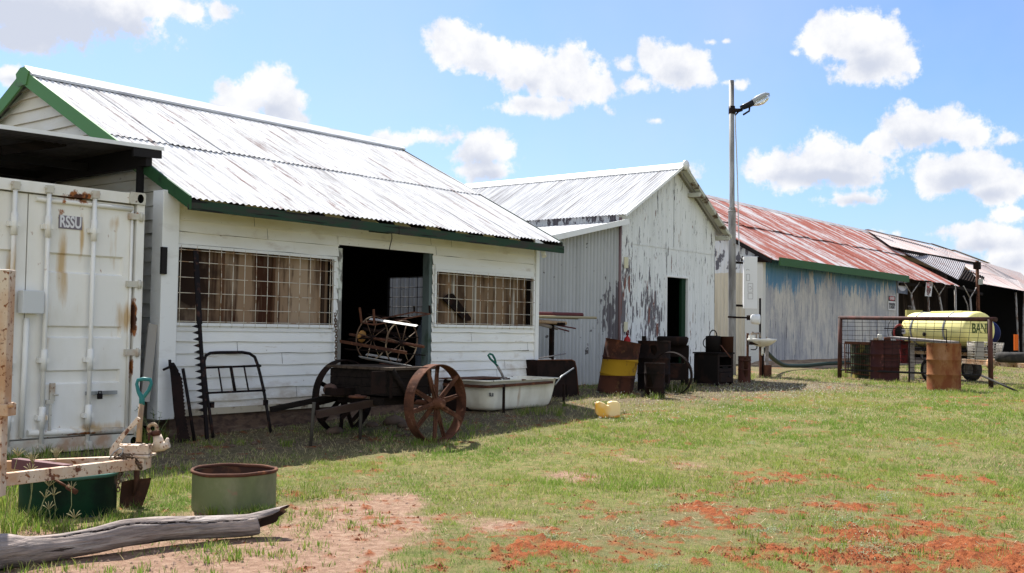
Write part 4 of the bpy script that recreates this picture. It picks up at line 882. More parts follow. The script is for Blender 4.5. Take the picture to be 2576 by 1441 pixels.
# ------------------------------------------------------------------ things leaning on the weatherboards
def leaning():
    # cutter bar
    rows = [(628, 9.62), (1108, 9.42)]
    q = lambda x, y: lean(x, y, 9.66, 9.40, 628, 1108)
    ax = lambda y: 491+(y-628)*(523-491)/480
    root = thing('mower_cutter_bar', 'long black mower cutter bar with triangular teeth leaning across the left window', 'cutter bar', tuple(q(523, 1106)))
    mb = MB(); a, b = q(492, 630), q(502, 815); mb.beam(a, b, .060, .016, up=(0, -1, .2)); mb.beam(b, q(521, 1108), .036, .022, up=(0, -1, .2)); mb.build('bar', m_iron, root)
    mb = MB(); y = 812
    while y < 1050:
        x = ax(y); p = [q(x+3, y), q(x-20, y+9), q(x+3, y+16)]
        mb.prism([p[0], p[1], p[2]], (0, .006, 0)); y += 16.2
    mb.build('knife', m_iron, root)
    # two-man saw
    q = lambda x, y: lean(x, y, 9.62, 9.45, 905, 1110)
    root = thing('crosscut_saw', 'rusty crosscut saw blade leaning beside the white corner post', 'saw', tuple(q(460, 1108)))
    right = [(438, 912), (452, 936), (459, 948), (462, 975), (465, 1010), (468, 1045), (474, 1080), (481, 1112)]
    left = [(448, 1112), (445, 1080), (437, 1030), (433, 985), (429, 940), (425, 912)]
    pts = []
    for i in range(len(right)-1):
        (x0, y0), (x1, y1) = right[i:i+2]; n = max(2, int((y1-y0)/4))
        for k in range(n): t = k/n; pts.append((x0+(x1-x0)*t+(0 if k % 2 else -3)*(i > 0), y0+(y1-y0)*t))
    mb = MB(); mb.prism([q(*p) for p in pts+left], (0, .004, 0)); mb.build('blade', m_dkrust, root)
    mb = MB(); mb.tube([q(411, 930), q(438, 918)], .013, 8); mb.tube([q(427, 905), q(428, 925)], .016, 8); mb.build('handle', m_iron, root)
    # iron rod
    q = lambda x, y: lean(x, y, 9.66, 9.45, 925, 1115)
    mb = MB(); mb.tube([q(460, 927), q(475, 1015), q(490, 1115)], .017, 8); one('iron_rod', mb, m_iron, 'plain dark iron rod leaning between the crosscut saw and the cutter bar', 'rod', q(490, 1115))
    # bed head
    q = lambda x, y: lean(x, y, 9.68, 9.35, 885, 1110)
    c4 = lambda x, y: q(384.8+x/2.675, 577.2+y/2.675)
    root = thing('bed_head', 'dark iron bed head with curved top rail leaning on the white boards', 'bed head', tuple(c4(600, 1390)))
    mb = MB(); arc = [(405, 1400), (382, 1240), (362, 1095), (348, 960), (344, 885), (356, 848), (385, 832), (430, 828), (600, 826), (650, 834), (685, 858), (703, 905), (722, 980), (745, 1080), (772, 1240), (798, 1390)]
    mb.tube([c4(*p) for p in arc], .017, 10); mb.build('frame_tube', m_iron, root)
    for a, b in (((348, 930), (713, 917)), ((365, 1100), (742, 1082))):
        mb = MB(); mb.tube([c4(*a), c4(*b)], .0115, 8); mb.build('rail', m_iron, root)
    for a, b, r in (((440, 928), (466, 1095), .009), ((524, 924), (552, 1090), .017), ((613, 921), (643, 1086), .009)):
        mb = MB(); mb.tube([c4(*a), c4(*b)], r, 8)
        for p in (a, b): mb.lathe(c4(*p)-UP*.014, [(0, 0), (.018, .006), (.021, .014), (.018, .022), (0, .028)], 10)
        mb.build('spindle', m_iron, root)
    for p in ((348, 930), (713, 917), (365, 1100), (742, 1082)): mb = MB(); mb.lathe(c4(*p)-UP*.02, [(0, 0), (.026, .01), (.028, .02), (.026, .03), (0, .04)], 12); mb.build('socket', m_iron, root)
    for p in ((395, 1180), (758, 1165)): mb = MB(); mb.obox(c4(*p), (.02, 0, 0), (0, .02, 0), (0, 0, .03)); mb.build('rail_bracket', m_iron, root)
    # board leaning in the gap by the container
    mb = MB(); a, b = P(384, 815, Y=9.75), P(364, 1010, Y=9.66); mb.beam(a, b, .10, .02, up=(0, 1, 0)); one('fibro_offcut', mb, mat('fibro', (.34, .31, .27), .8), 'grey-brown strip of sheet leaning in the gap beside the container', 'board', b)
    # hanging chain
    c6 = lambda x, y, Y: P(769.6+x/4.07, 769.6+y/4.07, Y=Y)
    mb = MB(); chain(mb, [c6(300, 75, 9.72), c6(310, 300, 9.70), c6(305, 660, 9.68)], link=.045, r=.006); one('hanging_chain', mb, m_chain, 'rusty chain hanging down the left door jamb', 'chain', c6(305, 660, 9.68))
def rock(name, c, r, m, label, cat='stone', seed=1, sq=(1, 1, .8), group=None):
    mb = MB(); rr = random.Random(seed); n, k = 14, 9; ph = [rr.uniform(0, 6) for _ in range(6)]
    for i in range(k+1):
        th = math.pi*i/k
        for j in range(n):
            a = 2*math.pi*j/n; q = 1+.13*math.sin(2*a+ph[0]+th)+.1*math.sin(3*a+ph[1])*math.sin(th*2+ph[2])+.05*math.sin(5*a+ph[3]+3*th)
            mb.v.append(Vector(c)+Vector((math.sin(th)*math.cos(a)*sq[0], math.sin(th)*math.sin(a)*sq[1], math.cos(th)*sq[2]))*r*q)
    for i in range(k):
        for j in range(n): mb.face((i*n+j, (i+1)*n+j, (i+1)*n+(j+1) % n, i*n+(j+1) % n), 0, True)
    return one(name, mb, m, label, cat, Vector(c)-UP*r*.6, group)
leaning()

# ------------------------------------------------------------------ the old cart
def spoke_wheel(root, c, R_, w, nsp, m, name='wheel', hubr=.055):
    """iron wheel in the X-Z plane, axle along Y"""
    c = Vector(c); mb = MB(); n = 56; t = .010
    prof = [(R_, -w/2), (R_, w/2), (R_-t, w/2), (R_-t, -w/2), (R_, -w/2)]
    mb.lathe(c, prof, n, ax=(0, -1, 0), sm=False)
    wh = mb.build(name, m, root)
    mb = MB(); hb = w*.62
    mb.lathe(c, [(0, -hb), (hubr*.9, -hb), (hubr*.9, -hb*.5), (hubr*1.25, -.03), (hubr*1.25, .03), (hubr, hb*.6), (hubr*.85, hb+.02), (hubr*.60, hb+.03), (0, hb+.03)], 18, ax=(0, -1, 0)); mb.build('hub', m, wh)
    for k in range(nsp):
        a = 2*math.pi*(k+.25)/nsp; s_ = -1 if k % 2 else 1; d = Vector((math.cos(a), 0, math.sin(a))); yo = Vector((0, s_*w*.36, 0)); tn = Vector((-math.sin(a), 0, math.cos(a)))
        p0 = c+d*(hubr*.8)+yo*.25; p1 = c+d*(R_-t*.6)+yo; mb = MB()
        h0, h1, th = .030, .021, .008; ny = Vector((0, 1, 0))
        mb.hexa([p0-tn*h0-ny*th, p0+tn*h0-ny*th, p0+tn*h0+ny*th, p0-tn*h0+ny*th, p1-tn*h1-ny*th, p1+tn*h1-ny*th, p1+tn*h1+ny*th, p1-tn*h1+ny*th])
        mb.obox(p0.lerp(p1, .5), d*((p1-p0).length*.48), tn*.005, ny*.016); mb.build('spoke', m, wh)
    return wh
def cart():
    g = PG(1100, 1112); Rw = .412; cw = Vector((g.x, g.y+.03, g.z+Rw-.01)); root = thing('iron_wheeled_cart', 'old dark timber cart on two big rusty spoked iron wheels outside the doorway', 'cart', (cw.x, cw.y+.6, g.z))
    spoke_wheel(root, cw, Rw, .13, 10, m_wheelrust)
    c2 = Vector((cw.x-.06, cw.y+1.36, cw.z+.01)); spoke_wheel(root, c2, Rw, .105, 10, m_dkrust)
    mb = MB(); mb.tube([cw+Vector((0, .05, 0)), c2-Vector((0, .05, 0))], .028, 8); mb.build('axle', m_rust, root)
    k = P(981, 932, Y=8.0); kx, kz = k.x, k.z; y0, y1 = 8.0, 8.92; x1 = P(1076, 915, Y=8.0).x+.05; zb = kz-.27
    mb = MB(); t = .03
    for i in range(3):
        a = zb+.09*i+.002; mb.box(kx, x1, y0, y0+t, a, a+.086); mb.box(kx, kx+t, y0+t+.002, y1, a, a+.086); mb.box(x1-t, x1, y0+t+.002, y1, a, a+.086); mb.box(kx+t+.002, x1-t-.002, y1-t, y1, a, a+.086)
    mb.build('side_board', m_dkwood, root)
    mb = MB()
    for i in range(6): a = y0-.03+i*.165; mb.box(kx-.03, x1+.06, a, a+.155, kz+.003, kz+.03)
    mb.build('deck_board', mat('worn_deck', (.08, .058, .042), .85, [dict(c=(.05, .035, .025), s=(2, 14, 14), t=(.45, .62), d=6)]), root)
    mb = MB(); mb.box(kx+.02, x1-.02, y0+.1, y1-.1, zb-.10, zb-.02); mb.build('chassis', m_dkwood, root)
    for x in (kx+.0, x1-.03): mb = MB(); mb.box(x-.005, x+.035, y0-.008, y0-.002, zb-.02, kz); mb.build('corner_strap', m_dkrust, root)
    # shafts and platform
    Yn, Yf2 = 8.28, 8.92
    mb = MB(); mb.beam(P(799, 1042, Y=Yn), P(1003, 996, Y=Yn+.02)+Vector((.3, 0, .02)), .055, .075); mb.build('shaft', mat('worn_shaft', (.05, .03, .024), .8, [dict(c=(.06, .04, .03), s=(2, 14, 14), t=(.45, .6), d=5)]), root)
    mb = MB(); mb.beam(P(682, 1030, Y=Yf2), P(830, 999, Y=Yf2), .05, .055); mb.beam(P(830, 999, Y=Yf2), P(900, 985, Y=Yf2), .05, .055); mb.build('shaft', m_dkwood, root)
    zp = P(878, 1008, Y=Yn).z+.01
    a, b = P(812, 1003, Y=Yf2-.05), P(876, 1010, Y=Yn+.02)
    mb = MB()
    for i in range(4): y = Yn+.0+i*.17; mb.box(a.x+.05+(3-i)*.02, kx-.01, y, y+.16, zp, zp+.022)
    mb.build('platform_board', mat('sunned_platform', (.10, .075, .055), .9, [dict(c=(.04, .03, .02), s=(2, 14, 9), t=(.45, .6), d=5)]), root)
    m_prop = mat('grey_bush_prop', (.07, .062, .05), .9)
    for (px, py, Yq, dx) in ((790, 1012, Yn+.05, .03), (908, 1020, Yn+.05, .09)):
        p = P(px, py, Y=Yq); e = Vector((p.x+dx*.6, p.y+.06, gz(p.x, p.y)-.01)); mb = MB(); mb.tube([p, e], .018, 8); mb.build('prop_leg', m_prop, root)
    for (x0, z0, x1_, z1) in ((-.28, -.30, -.10, .05), (-.12, -.33, .06, .02)):
        mb = MB(); mb.beam((kx+x0+.3, 8.75, zb+z0+.02), (kx+x1_+.3, 8.62, zb+z1-.08), .04, .04); mb.build('brace', m_dkrust, root)
    mb = MB(); mb.tube([(kx+.02, y0-.01, zb+.28), (kx+.22, y0-.03, zb+.03), (kx+.36, y0-.02, zb-.05)], .03, 8); mb.build('brace', m_dkwood, root)
    mb = MB(); q = P(955, 965, Y=7.98); mb.box(q.x-.12, q.x+.07, 7.965, 7.985, q.z-.10, q.z+.13); mb.build('iron_plate', m_dkrust, root)
    # things lying on it
    p = P(900, 1001, z=zp+.03); mb = MB(); n = 40
    mb.lathe(p-UP*.0, [(.03, .0), (.085, 0), (.092, .006), (.092, .022), (.07, .026), (.05, .02), (.028, .035), (.018, .035), (.018, 0)], n, jit=lambda a, h: .035*(1 if math.sin(a*20) > 0 else 0) if .003 < h < .024 else 0)
    one('rusty_gear', mb, m_wheelrust, 'small rusty gear wheel lying on the cart platform', 'gear', p)
    p = P(868, 992, z=zp+.03); mb = MB(); w, d, h = .20, .09, .075
    for s_ in (-1, 1): mb.box(p.x-w, p.x+w, p.y+s_*d-.004, p.y+s_*d+.004, p.z, p.z+h)
    for s_ in (-1, 1): mb.box(p.x+s_*w-.004, p.x+s_*w+.004, p.y-d+.005, p.y+d-.005, p.z, p.z+h)
    mb.box(p.x-w, p.x+w, p.y-d, p.y+d, p.z-.004, p.z); one('iron_tray', mb, m_dkrust, 'shallow dark iron tray on the cart platform beside the gear', 'tray', p)
    p = P(829, 985, Y=8.75); rock('field_stone', (p.x, p.y, zp+.085), .068, mat('reddish_stone', (.10, .06, .045), .9, [dict(c=(.08, .05, .045), s=(9, 9, 9), t=(.45, .6), d=5)]), 'rounded reddish stone on the left end of the cart platform', seed=4)
    p = P(843, 946, Y=9.66); rock('chain_weight', p, .055, m_chain, 'rough lump hanging at the foot of the door-jamb chain', 'weight', seed=9, sq=(.8, .8, 1))
    # reel
    A = P(880, 841, Y=9.15); B = P(1066, 872, Y=8.0); axd = (B-A).normalized()
    root = thing('harvester_reel', 'spoked iron reel with pale slats resting on top of the cart', 'reel', tuple((A+B)/2-UP*.26))
    mb = MB(); mb.tube([A, B], .016, 8); mb.build('shaft', m_wheelrust, root)
    x = axd.cross(UP).normalized(); y = x.cross(axd)
    m_hoop = mat('tan_rusty_hoop', (.10, .062, .04), .7, [dict(c=(.30, .22, .14), s=(4, 4, 4), t=(.52, .6), d=3)])
    for t, Rr in ((.317, .245), (.715, .245)):
        c = A.lerp(B, t); mb = MB(); mb.tube([c+(x*math.cos(a)+y*math.sin(a))*Rr for a in [2*math.pi*i/48 for i in range(48)]], .008, 6, closed=True); hp = mb.build('hoop', m_hoop, root)
        for k in range(8):
            a = 2*math.pi*(k+.3)/8; mb = MB(); mb.tube([c, c+(x*math.cos(a)+y*math.sin(a))*Rr], .0055, 6); mb.build('spoke', m_hoop, hp)
        mb = MB(); mb.lathe(c-axd*.03, [(0, 0), (.035, 0), (.035, .06), (0, .06)], 14, ax=axd); mb.build('hub', m_dkrust, hp)
    for k, (a, t0, t1, mm_) in enumerate(((1.02, .38, 1.0, m_galvwhite), (-2.2, .12, .60, m_galvwhite), (1.75, .18, .62, m_dkrust), (-.25, .1, 1.0, m_rust), (-.95, .3, 1.0, m_galvwhite), (2.9, -.05, .55, m_dkrust), (-1.6, .45, 1.02, m_wheelrust))):
        d = (x*math.cos(a)+y*math.sin(a))*.262; tn = (-x*math.sin(a)+y*math.cos(a)); mb = MB()
        mb.obox(A.lerp(B, (t0+t1)/2)+d, (B-A)*((t1-t0)/2), tn*.017, d.normalized()*.003); mb.build('slat', mm_, root)
    rr = random.Random(8)
    for k in range(5):
        p0 = A.lerp(B, rr.uniform(.0, .5))+(x*rr.uniform(-1, 1)+y*rr.uniform(-1, 1))*.2; p1 = A.lerp(B, rr.uniform(.5, 1.05))+(x*rr.uniform(-1, 1)+y*rr.uniform(-1, 1))*.22
        mb = MB(); mb.tube([p0, p1], .007, 6); mb.build('tie_rod', m_dkrust, root)
    c = A.lerp(B, .17); mb = MB(); mb.lathe(c, [(.016, -.006), (.06, -.006), (.062, .006), (.016, .006)], 60, ax=axd, jit=lambda a, h: .12*(1 if math.sin(a*18) > 0 else 0)); mb.build('sprocket', mat('ochre_rust', (.34, .17, .05), .8), root)
    # angle iron frame on top
    f = lambda x_, y_, Y: P(769.6+x_/4.07, 769.6+y_/4.07, Y=Y)
    C = [f(570, 170, 8.78), f(700, 192, 8.55), f(1270, 80, 8.55), f(1110, 62, 8.78)]
    root = thing('angle_iron_frame', 'narrow rusty angle-iron frame with four upright legs lying over the reel', 'frame', tuple(C[0]))
    for a, b in ((0, 1), (1, 2), (2, 3), (3, 0)): mb = MB(); mb.beam(C[a], C[b], .022, .014); mb.build('side_bar', m_wheelrust, root)
    for i, top in enumerate(((550, 15), (693, 32), (1265, -6), (1108, 0))): mb = MB(); mb.beam(C[i], f(top[0], top[1], (8.78, 8.55, 8.55, 8.78)[i]), .026, .010, up=(1, 0, 0)); mb.build('leg', m_dkrust if i > 1 else m_rust, root)
    # gas cylinder just inside the door
    p = P(1062, 900, Y=10.6); mb = MB(); mb.lathe((p.x, p.y, .33), [(0, 0), (.09, 0), (.10, .03), (.10, .85), (.07, .95), (.03, .98), (.03, 1.05), (0, 1.05)], 20); one('gas_cylinder', mb, mat('blue_grey_cylinder', (.16, .19, .24), .4), 'slim blue-grey gas cylinder standing in the dark inside the doorway', 'gas cylinder', (p.x, p.y, .33))
    # rubble under it
    mr = mat('pinkish_rubble', (.10, .07, .05), .95, [dict(c=(.12, .08, .06), s=(12, 12, 12), t=(.45, .6), d=5)])
    for i, (px, py, r) in enumerate(((990, 1062, .10), (1018, 1070, .06), (842, 1085, .07), (1000, 1094, .035), (1022, 1092, .03), (935, 1068, .05), (640, 1112, .03), (585, 1118, .025))):
        g = PG(px, py+6); lab = ('flat pinkish rubble block under the cart body', 'small pink stone right of the flat rubble block', 'reddish stone behind the left cart wheel', 'pebble on the grass in front of the cart', 'pebble left of the right cart wheel', 'brown stone behind the cart prop', 'small stone in the straw before the bed head', 'tiny stone left of the bed head shadow')[i]
        rock('stone', g+UP*r*.4, r, mr, lab, seed=20+i, sq=(1.5, 1.1, .7), group='loose stones near the cart')
cart()

# ------------------------------------------------------------------ container-side things in front
def tub(px, by, Dc, r, h, mats, name, label, rustrim):
    g = P(px, by, D=Dc); c = Vector((g.x, g.y, gz(g.x, g.y)-.012)); root = thing(name, label, 'tub', tuple(c)); rr = random.Random(int(px))
    ph = rr.uniform(0, 6); wob = lambda a, z: .008*math.sin(2*a+ph)+.002*math.sin(5*a+ph*2)
    mb = MB(); n = 64
    mb.lathe(c, [(r*.99, 0), (r, .03), (r*1.0, h*.5), (r, h-.02)], n, jit=wob)
    mb.lathe(c, [(r-.004, h-.02), (r-.004, .02), (0, .02)], n, jit=wob, m=1); mb.build('tub_wall', mats[:2], root)
    mb = MB(); pts = []
    for i in range(n): a = 2*math.pi*i/n; w_ = 1+wob(a, 0); pts.append(c+Vector((math.cos(a)*r*w_, math.sin(a)*r*w_, h-.010+.004*math.sin(2*a+ph)+.0015*math.sin(7*a))))
    mb.tube(pts, .0125, 8, closed=True); mb.build('rolled_rim', mats[2], root); return root
def foreground():
    m_olive = mat('olive_green_paint', (.15, .17, .08), .6, [dict(c=(.27, .26, .17), s=(4, 4, 3), t=(.45, .7), d=7, a=.7), dict(c=(.09, .10, .055), s=(3, 3, 1.5), t=(.52, .7), d=6, o=12, a=.7), dict(c=(.30, .12, .10), s=(9, 9, 7), t=(.80, .90), d=5, o=4, blobs=[(-.18, -.2, .17, .12, .16, .09, .32)], a=.7), dict(c=(.13, .06, .03), s=(8, 8, 8), t=(.70, .76), d=6, o=7, grad=((2, .07, .0, .2), (2, .24, .29, .12)))])
    m_in = mat('dark_rusty_inside', (.055, .030, .022), .9, [dict(c=(.12, .055, .03), s=(6, 6, 6), t=(.5, .62), d=6)])
    tub(588, 1280, 7.44, .282, .283, (m_olive, m_in, m_rust), 'cut_down_drum', 'olive green cut-down drum with a rusty rim on the bare earth behind the log', 1)
    m_dg = mat('deep_green_paint', (.004, .030, .012), .5, [dict(c=(.004, .014, .008), s=(4, 4, 4), t=(.45, .6), d=5), dict(c=(.12, .07, .05), s=(9, 9, 5), t=(.72, .8), d=6, o=3, blobs=[(.18, -.2, .2, .16, .16, .2, .3)]), dict(c=(.01, .03, .16), s=(5, 5, 5), t=(.8, .9), d=5, o=8, grad=((2, .08, .0, .28),))])
    m_dgr = mat('pale_green_rim', (.05, .14, .12), .5)
    tub(171, 1290, 7.22, .305, .275, (m_dg, m_in, m_dgr), 'green_tub', 'dark green tub standing in the weeds under the cream drawbar', 0)
    # shovel standing in the ground
    D0 = 7.45; q = lambda x, y, d=D0: P(x, y, D=d)
    z7 = lambda x, y, d=D0: P(x/5.2, 1031.3+y/5.2, D=d)
    root = thing('shovel', 'long-handled shovel with a teal D-grip standing behind the drawbar hitch', 'shovel', tuple(q(335, 1278)))
    bl = [(1590, 940), (1700, 915), (1780, 902), (1840, 900), (1980, 885), (1945, 1020), (1890, 1180), (1850, 1275), (1700, 1310), (1560, 1300), (1565, 1150)]
    mb = MB(); n0 = len(mb.v); c = z7(1740, 1100, D0+.05)
    P_ = [z7(x, y) for x, y in bl]; cen = c
    for dd in (0, .005):
        b0 = len(mb.v); mb.v += [p+FV*dd for p in P_]+[cen+FV*dd]
        for i in range(len(P_)): f = (b0+i, b0+(i+1) % len(P_), b0+len(P_)); mb.face(f if dd else f[::-1], 0, True)
    mb.build('blade', m_blade, root)
    mb = MB(); mb.tube([z7(1740, 1120), z7(1790, 900), z7(1785, 760, D0+.01), q(349, 1110, D0+.03)], [.008, .019, .021, .021], 10); mb.build('socket', m_blade, root)
    mb = MB(); mb.tube([q(349, 1112, D0+.02), q(352, 1060, D0+.04), q(357, 1012, D0+.06)], [.020, .019, .018], 12); mb.build('handle', m_handle, root)
    mb = MB(); d = D0+.06; mb.tube([q(357, 1018, d), q(357, 1000, d), q(348, 985, d), q(344, 966, d), q(347, 956, d), q(362, 953, d), q(378, 955, d), q(381, 964, d), q(374, 982, d), q(362, 998, d), q(358, 1003, d)], [.020, .019, .013, .012, .013, .014, .013, .012, .013, .013, .010], 10); mb.build('grip', m_teal, root)
    # trailer drawbar
    root = thing('trailer_drawbar', 'cream rust-speckled trailer A-frame drawbar with a hitch, reaching in from the left', 'trailer', tuple(P(200, 1300, D=6.9)))
    L = lambda px, py, d: P(px, py, D=d)
    mb = MB(); a, b = L(-140, 1224, 6.0), L(372, 1163, 7.28); mb.beam(a, b, .05, .074); mb.build('drawbar_arm', m_cream_imp, root, bevel=.004)
    mb = MB(); a, b = L(-120, 1180, 7.0), L(345, 1160, 7.42); mb.beam(a, b, .05, .078); mb.build('drawbar_arm', m_cream_imp, root, bevel=.004)
    mb = MB(); mb.beam(L(40, 1165, 7.08), L(172, 1182, 6.72), .06, .065); mb.build('cross_brace', mat('purple_brown_primer', (.13, .055, .06), .6), root)
    mb = MB(); mb.tube([z7(720, 910, 6.9), z7(880, 1005, 6.85)], .008, 6); mb.tube([z7(880, 1005, 6.85), z7(1000, 1075, 6.83)], .017, 8); mb.build('hanging_stay', m_rust, root)
    mb = MB(); mb.obox(z7(1790, 690, 7.26), RV*.072, FV*.08, UP*.040); mb.obox(z7(1800, 590, 7.26), RV*.10, FV*.085, UP*.008); mb.build('hitch_plate', m_cream_imp, root, bevel=.004)
    mb = MB(); mb.obox(z7(1770, 510, 7.26), RV*.105, FV*.05, UP*.030); 
    for x in (1590, 1690, 1880, 1960): mb.lathe(z7(x, 452, 7.24), [(0, -.01), (.013, -.01), (.013, .008), (0, .008)], 8)
    mb.build('hitch_body', m_cream_imp, root, bevel=.006)
    mb = MB(); lv = [(1425, 595), (1430, 530), (1470, 455), (1560, 340), (1680, 215), (1790, 88), (1830, 112), (1815, 160), (1700, 260), (1610, 370), (1540, 470), (1520, 560), (1500, 600)]
    mb.prism([z7(x, y, 7.2) for x, y in lv], FV*.02); mb.build('brake_lever', m_cream_imp, root, bevel=.003)
    mb = MB(); mb.tube([z7(2065, 490, 7.3), z7(2075, 400, 7.3), z7(2055, 330, 7.3)], [.040, .034, .028], 14); mb.tube([z7(2000, 500, 7.3), z7(2140, 470, 7.3), z7(2215, 450, 7.3)], [.030, .032, .022], 12); mb.tube([z7(2175, 450, 7.3), z7(2195, 365, 7.3)], [.022, .008], 10)
    mb.build('coupling_head', m_cream_imp, root)
    mb = MB(); c = z7(1998, 240, 7.3); mb.tube([c+(RV*math.cos(a)*.029+UP*math.sin(a)*.029) for a in [2*math.pi*i/20 for i in range(20)]], .0125, 8, closed=True); mb.tube([z7(2020, 275, 7.3), z7(2045, 320, 7.3)], .022, 10); mb.build('towing_eye', mat('cream_brown_eye', (.36, .26, .16), .6, [dict(c=(.12, .05, .03), s=(25, 25, 25), t=(.5, .6))]), root)
    mb = MB(); mb.tube([z7(1945, 400, 7.25), z7(1955, 320, 7.25)], .008, 8); mb.tube([z7(1930, 312, 7.25), z7(1975, 312, 7.25)], .009, 8); mb.tube([z7(1985, 310, 7.27), z7(2090, 295, 7.27)], .018, 8); mb.build('locking_pin', m_rust, root)
    mb = MB(); mb.tube([z7(1430, 640, 7.12), z7(1490, 550, 7.12), z7(1570, 498, 7.12), z7(1612, 510, 7.12), z7(1600, 560, 7.12), z7(1540, 630, 7.12)], .0045, 6); mb.build('wire_hook', m_galv, root)
    mb = MB(); chain(mb, [z7(1500, 620, 7.14), z7(1600, 585, 7.14), z7(1700, 590, 7.14), z7(1780, 660, 7.16), z7(1830, 740, 7.17), z7(1860, 745, 7.17)], .04, .0058); chain(mb, [z7(1560, 620, 7.12), z7(1640, 640, 7.1), z7(1640, 740, 7.12), z7(1590, 800, 7.12), z7(1550, 900, 7.12), z7(1545, 1060, 7.12)], .035, .005)
    chain(mb, [z7(1510, 640, 7.13), z7(1620, 610, 7.12), z7(1720, 620, 7.12)], .04, .0058); mb.build('safety_chain', m_chain, root)
    # upright at the left edge of the view
    mb = MB(); d = 6.25; mb.beam(L(-6, 1020, d), L(6, 678, d), .12, .09, up=FV); mb.build('upright_post', m_cream_imp, root, bevel=.006)
    mb = MB(); mb.beam(L(-14, 1248, d), L(-8, 1022, d), .10, .075, up=FV); mb.obox(L(0, 1030, d), RV*.07, FV*.055, UP*.035); mb.tube([L(22, 1018, d-.05), L(36, 1018, d-.05)], .016, 10); mb.build('post_foot', m_cream_imp, root, bevel=.004)
    # dead branch
    pts = [(-60, 1412, 5.4, 42), (0, 1387, 5.5, 44), (61, 1387, 5.6, 37), (110, 1381, 5.66, 33), (153, 1375, 5.72, 31.5), (200, 1367, 5.78, 31.5), (244, 1358, 5.85, 32), (305, 1342, 5.95, 33), (367, 1334, 6.05, 32), (410, 1329, 6.12, 30), (458, 1327, 6.2, 29), (505, 1326, 6.27, 28), (550, 1325, 6.33, 28), (600, 1323, 6.38, 27.5), (630, 1321, 6.41, 27), (648, 1317, 6.43, 27)]
    C = [P(x, y, D=d) for x, y, d, r in pts]; Rd = [r*d/FPX for x, y, d, r in pts]
    # smooth resample
    CC = []; RR = []
    for i in range(len(C)-1):
        for k in range(5):
            t = k/5; p0, p1, p2, p3 = C[max(i-1, 0)], C[i], C[i+1], C[min(i+2, len(C)-1)]
            CC.append(.5*((2*p1)+(p2-p0)*t+(2*p0-5*p1+4*p2-p3)*t*t+(3*p1-p0-3*p2+p3)*t**3)); RR.append(Rd[i]+(Rd[i+1]-Rd[i])*t)
    mb = MB(); n = 110; prev = None; rr = random.Random(2); K = len(CC)
    for i, p in enumerate(CC):
        t = (CC[min(i+1, K-1)]-CC[max(i-1, 0)]).normalized(); x = t.cross(UP).normalized(); y = x.cross(t)
        crack = .85+.30*math.sin(i*.09)+.05*math.sin(i*.55)+.025*math.sin(i*1.7)
        for j in range(n):
            a = 2*math.pi*j/n; q_ = 1+.03*math.sin(3*a+i*.12)+.018*math.sin(7*a-i*.05)+.008*math.sin(17*a+i*.3)
            dc = abs((a-crack+math.pi) % (2*math.pi)-math.pi)
            if 12 < i < K-4: q_ -= .16*math.exp(-(dc/.05)**2)*min(1, (i-12)/8, (K-4-i)/8)
            mb.v.append(p+(x*math.cos(a)+y*math.sin(a))*RR[i]*q_)
    for i in range(K-1):
        crack = .85+.30*math.sin(i*.09)+.05*math.sin(i*.55)+.025*math.sin(i*1.7)
        for j in range(n): mb.face((i*n+j, i*n+(j+1) % n, (i+1)*n+(j+1) % n, (i+1)*n+j), 1 if 12 < i < K-4 and abs(2*math.pi*(j+.5)/n-crack) < .045*min(1, (i-12)/10, (K-4-i)/10) else 0, True)
    mb.face(tuple(range(n))[::-1], 0)
    # the torn end: a hollow shell of splinters drawn out to a point on top
    t = (CC[-1]-CC[-3]).normalized(); x = t.cross(UP).normalized(); y = x.cross(t); b0 = (K-1)*n; tip = P(731, 1268, D=6.47)
    ring = []
    for j in range(n):
        a = 2*math.pi*j/n; up_ = max(0, math.sin(a))**2; base = CC[-1]+(x*math.cos(a)+y*math.sin(a))*RR[-1]*.98
        sa = math.sin(a); w_ = max(0, math.cos(a-R(128)))**.45*.92; l = .035+.012*rr.random()+.03*max(0, math.cos(a)*0+.3-sa)
        far = base.lerp(tip+x*(math.cos(a)*.045)-y*((1-sa)*.055)+t*(.02*math.sin(a*9)), w_)+t*(l*(1-w_))
        if w_ < .3: far = far-t*(.075*(.3-w_)/.3)+(CC[-1]-base)*.12
        ring.append(far)
    b1 = len(mb.v); mb.v += ring; b2 = len(mb.v); mb.v += [r_.lerp(CC[-1]+t*.05+y*.01, .10)-y*.006 for r_ in ring]; b3 = len(mb.v); mb.v.append(CC[-1]-t*.09+y*.02)
    for j in range(n):
        j2 = (j+1) % n; mb.face((b0+j, b0+j2, b1+j2, b1+j), 0, False); mb.face((b1+j, b1+j2, b2+j2, b2+j), 1, False); mb.face((b2+j, b2+j2, b3), 1, False)
    m_log = mat('weathered_log', (.34, .275, .24), .9, [dict(c=(.17, .145, .135), s=(4, 4, 30), t=(.40, .62), d=8, r=.7), dict(c=(.44, .40, .37), s=(3, 3, 18), t=(.52, .68), d=6, o=5, a=.8), dict(c=(.045, .035, .03), s=(2.5, 2.5, 26), t=(.625, .65), d=7, o=9, r=.65), dict(c=(.20, .13, .10), s=(2, 2, 4), t=(.60, .72), d=5, o=15, a=.6)], bump=((4, 4, 50), 8, 1., .02))
    one('dead_branch', mb, [m_log, mat('charred_hollow', (.025, .018, .015), .95, [dict(c=(.12, .08, .06), s=(12, 12, 12), t=(.55, .65), d=6)])], 'long grey weathered branch with a splintered end lying on the bare earth', 'log', P(300, 1375, D=5.95))
foreground()
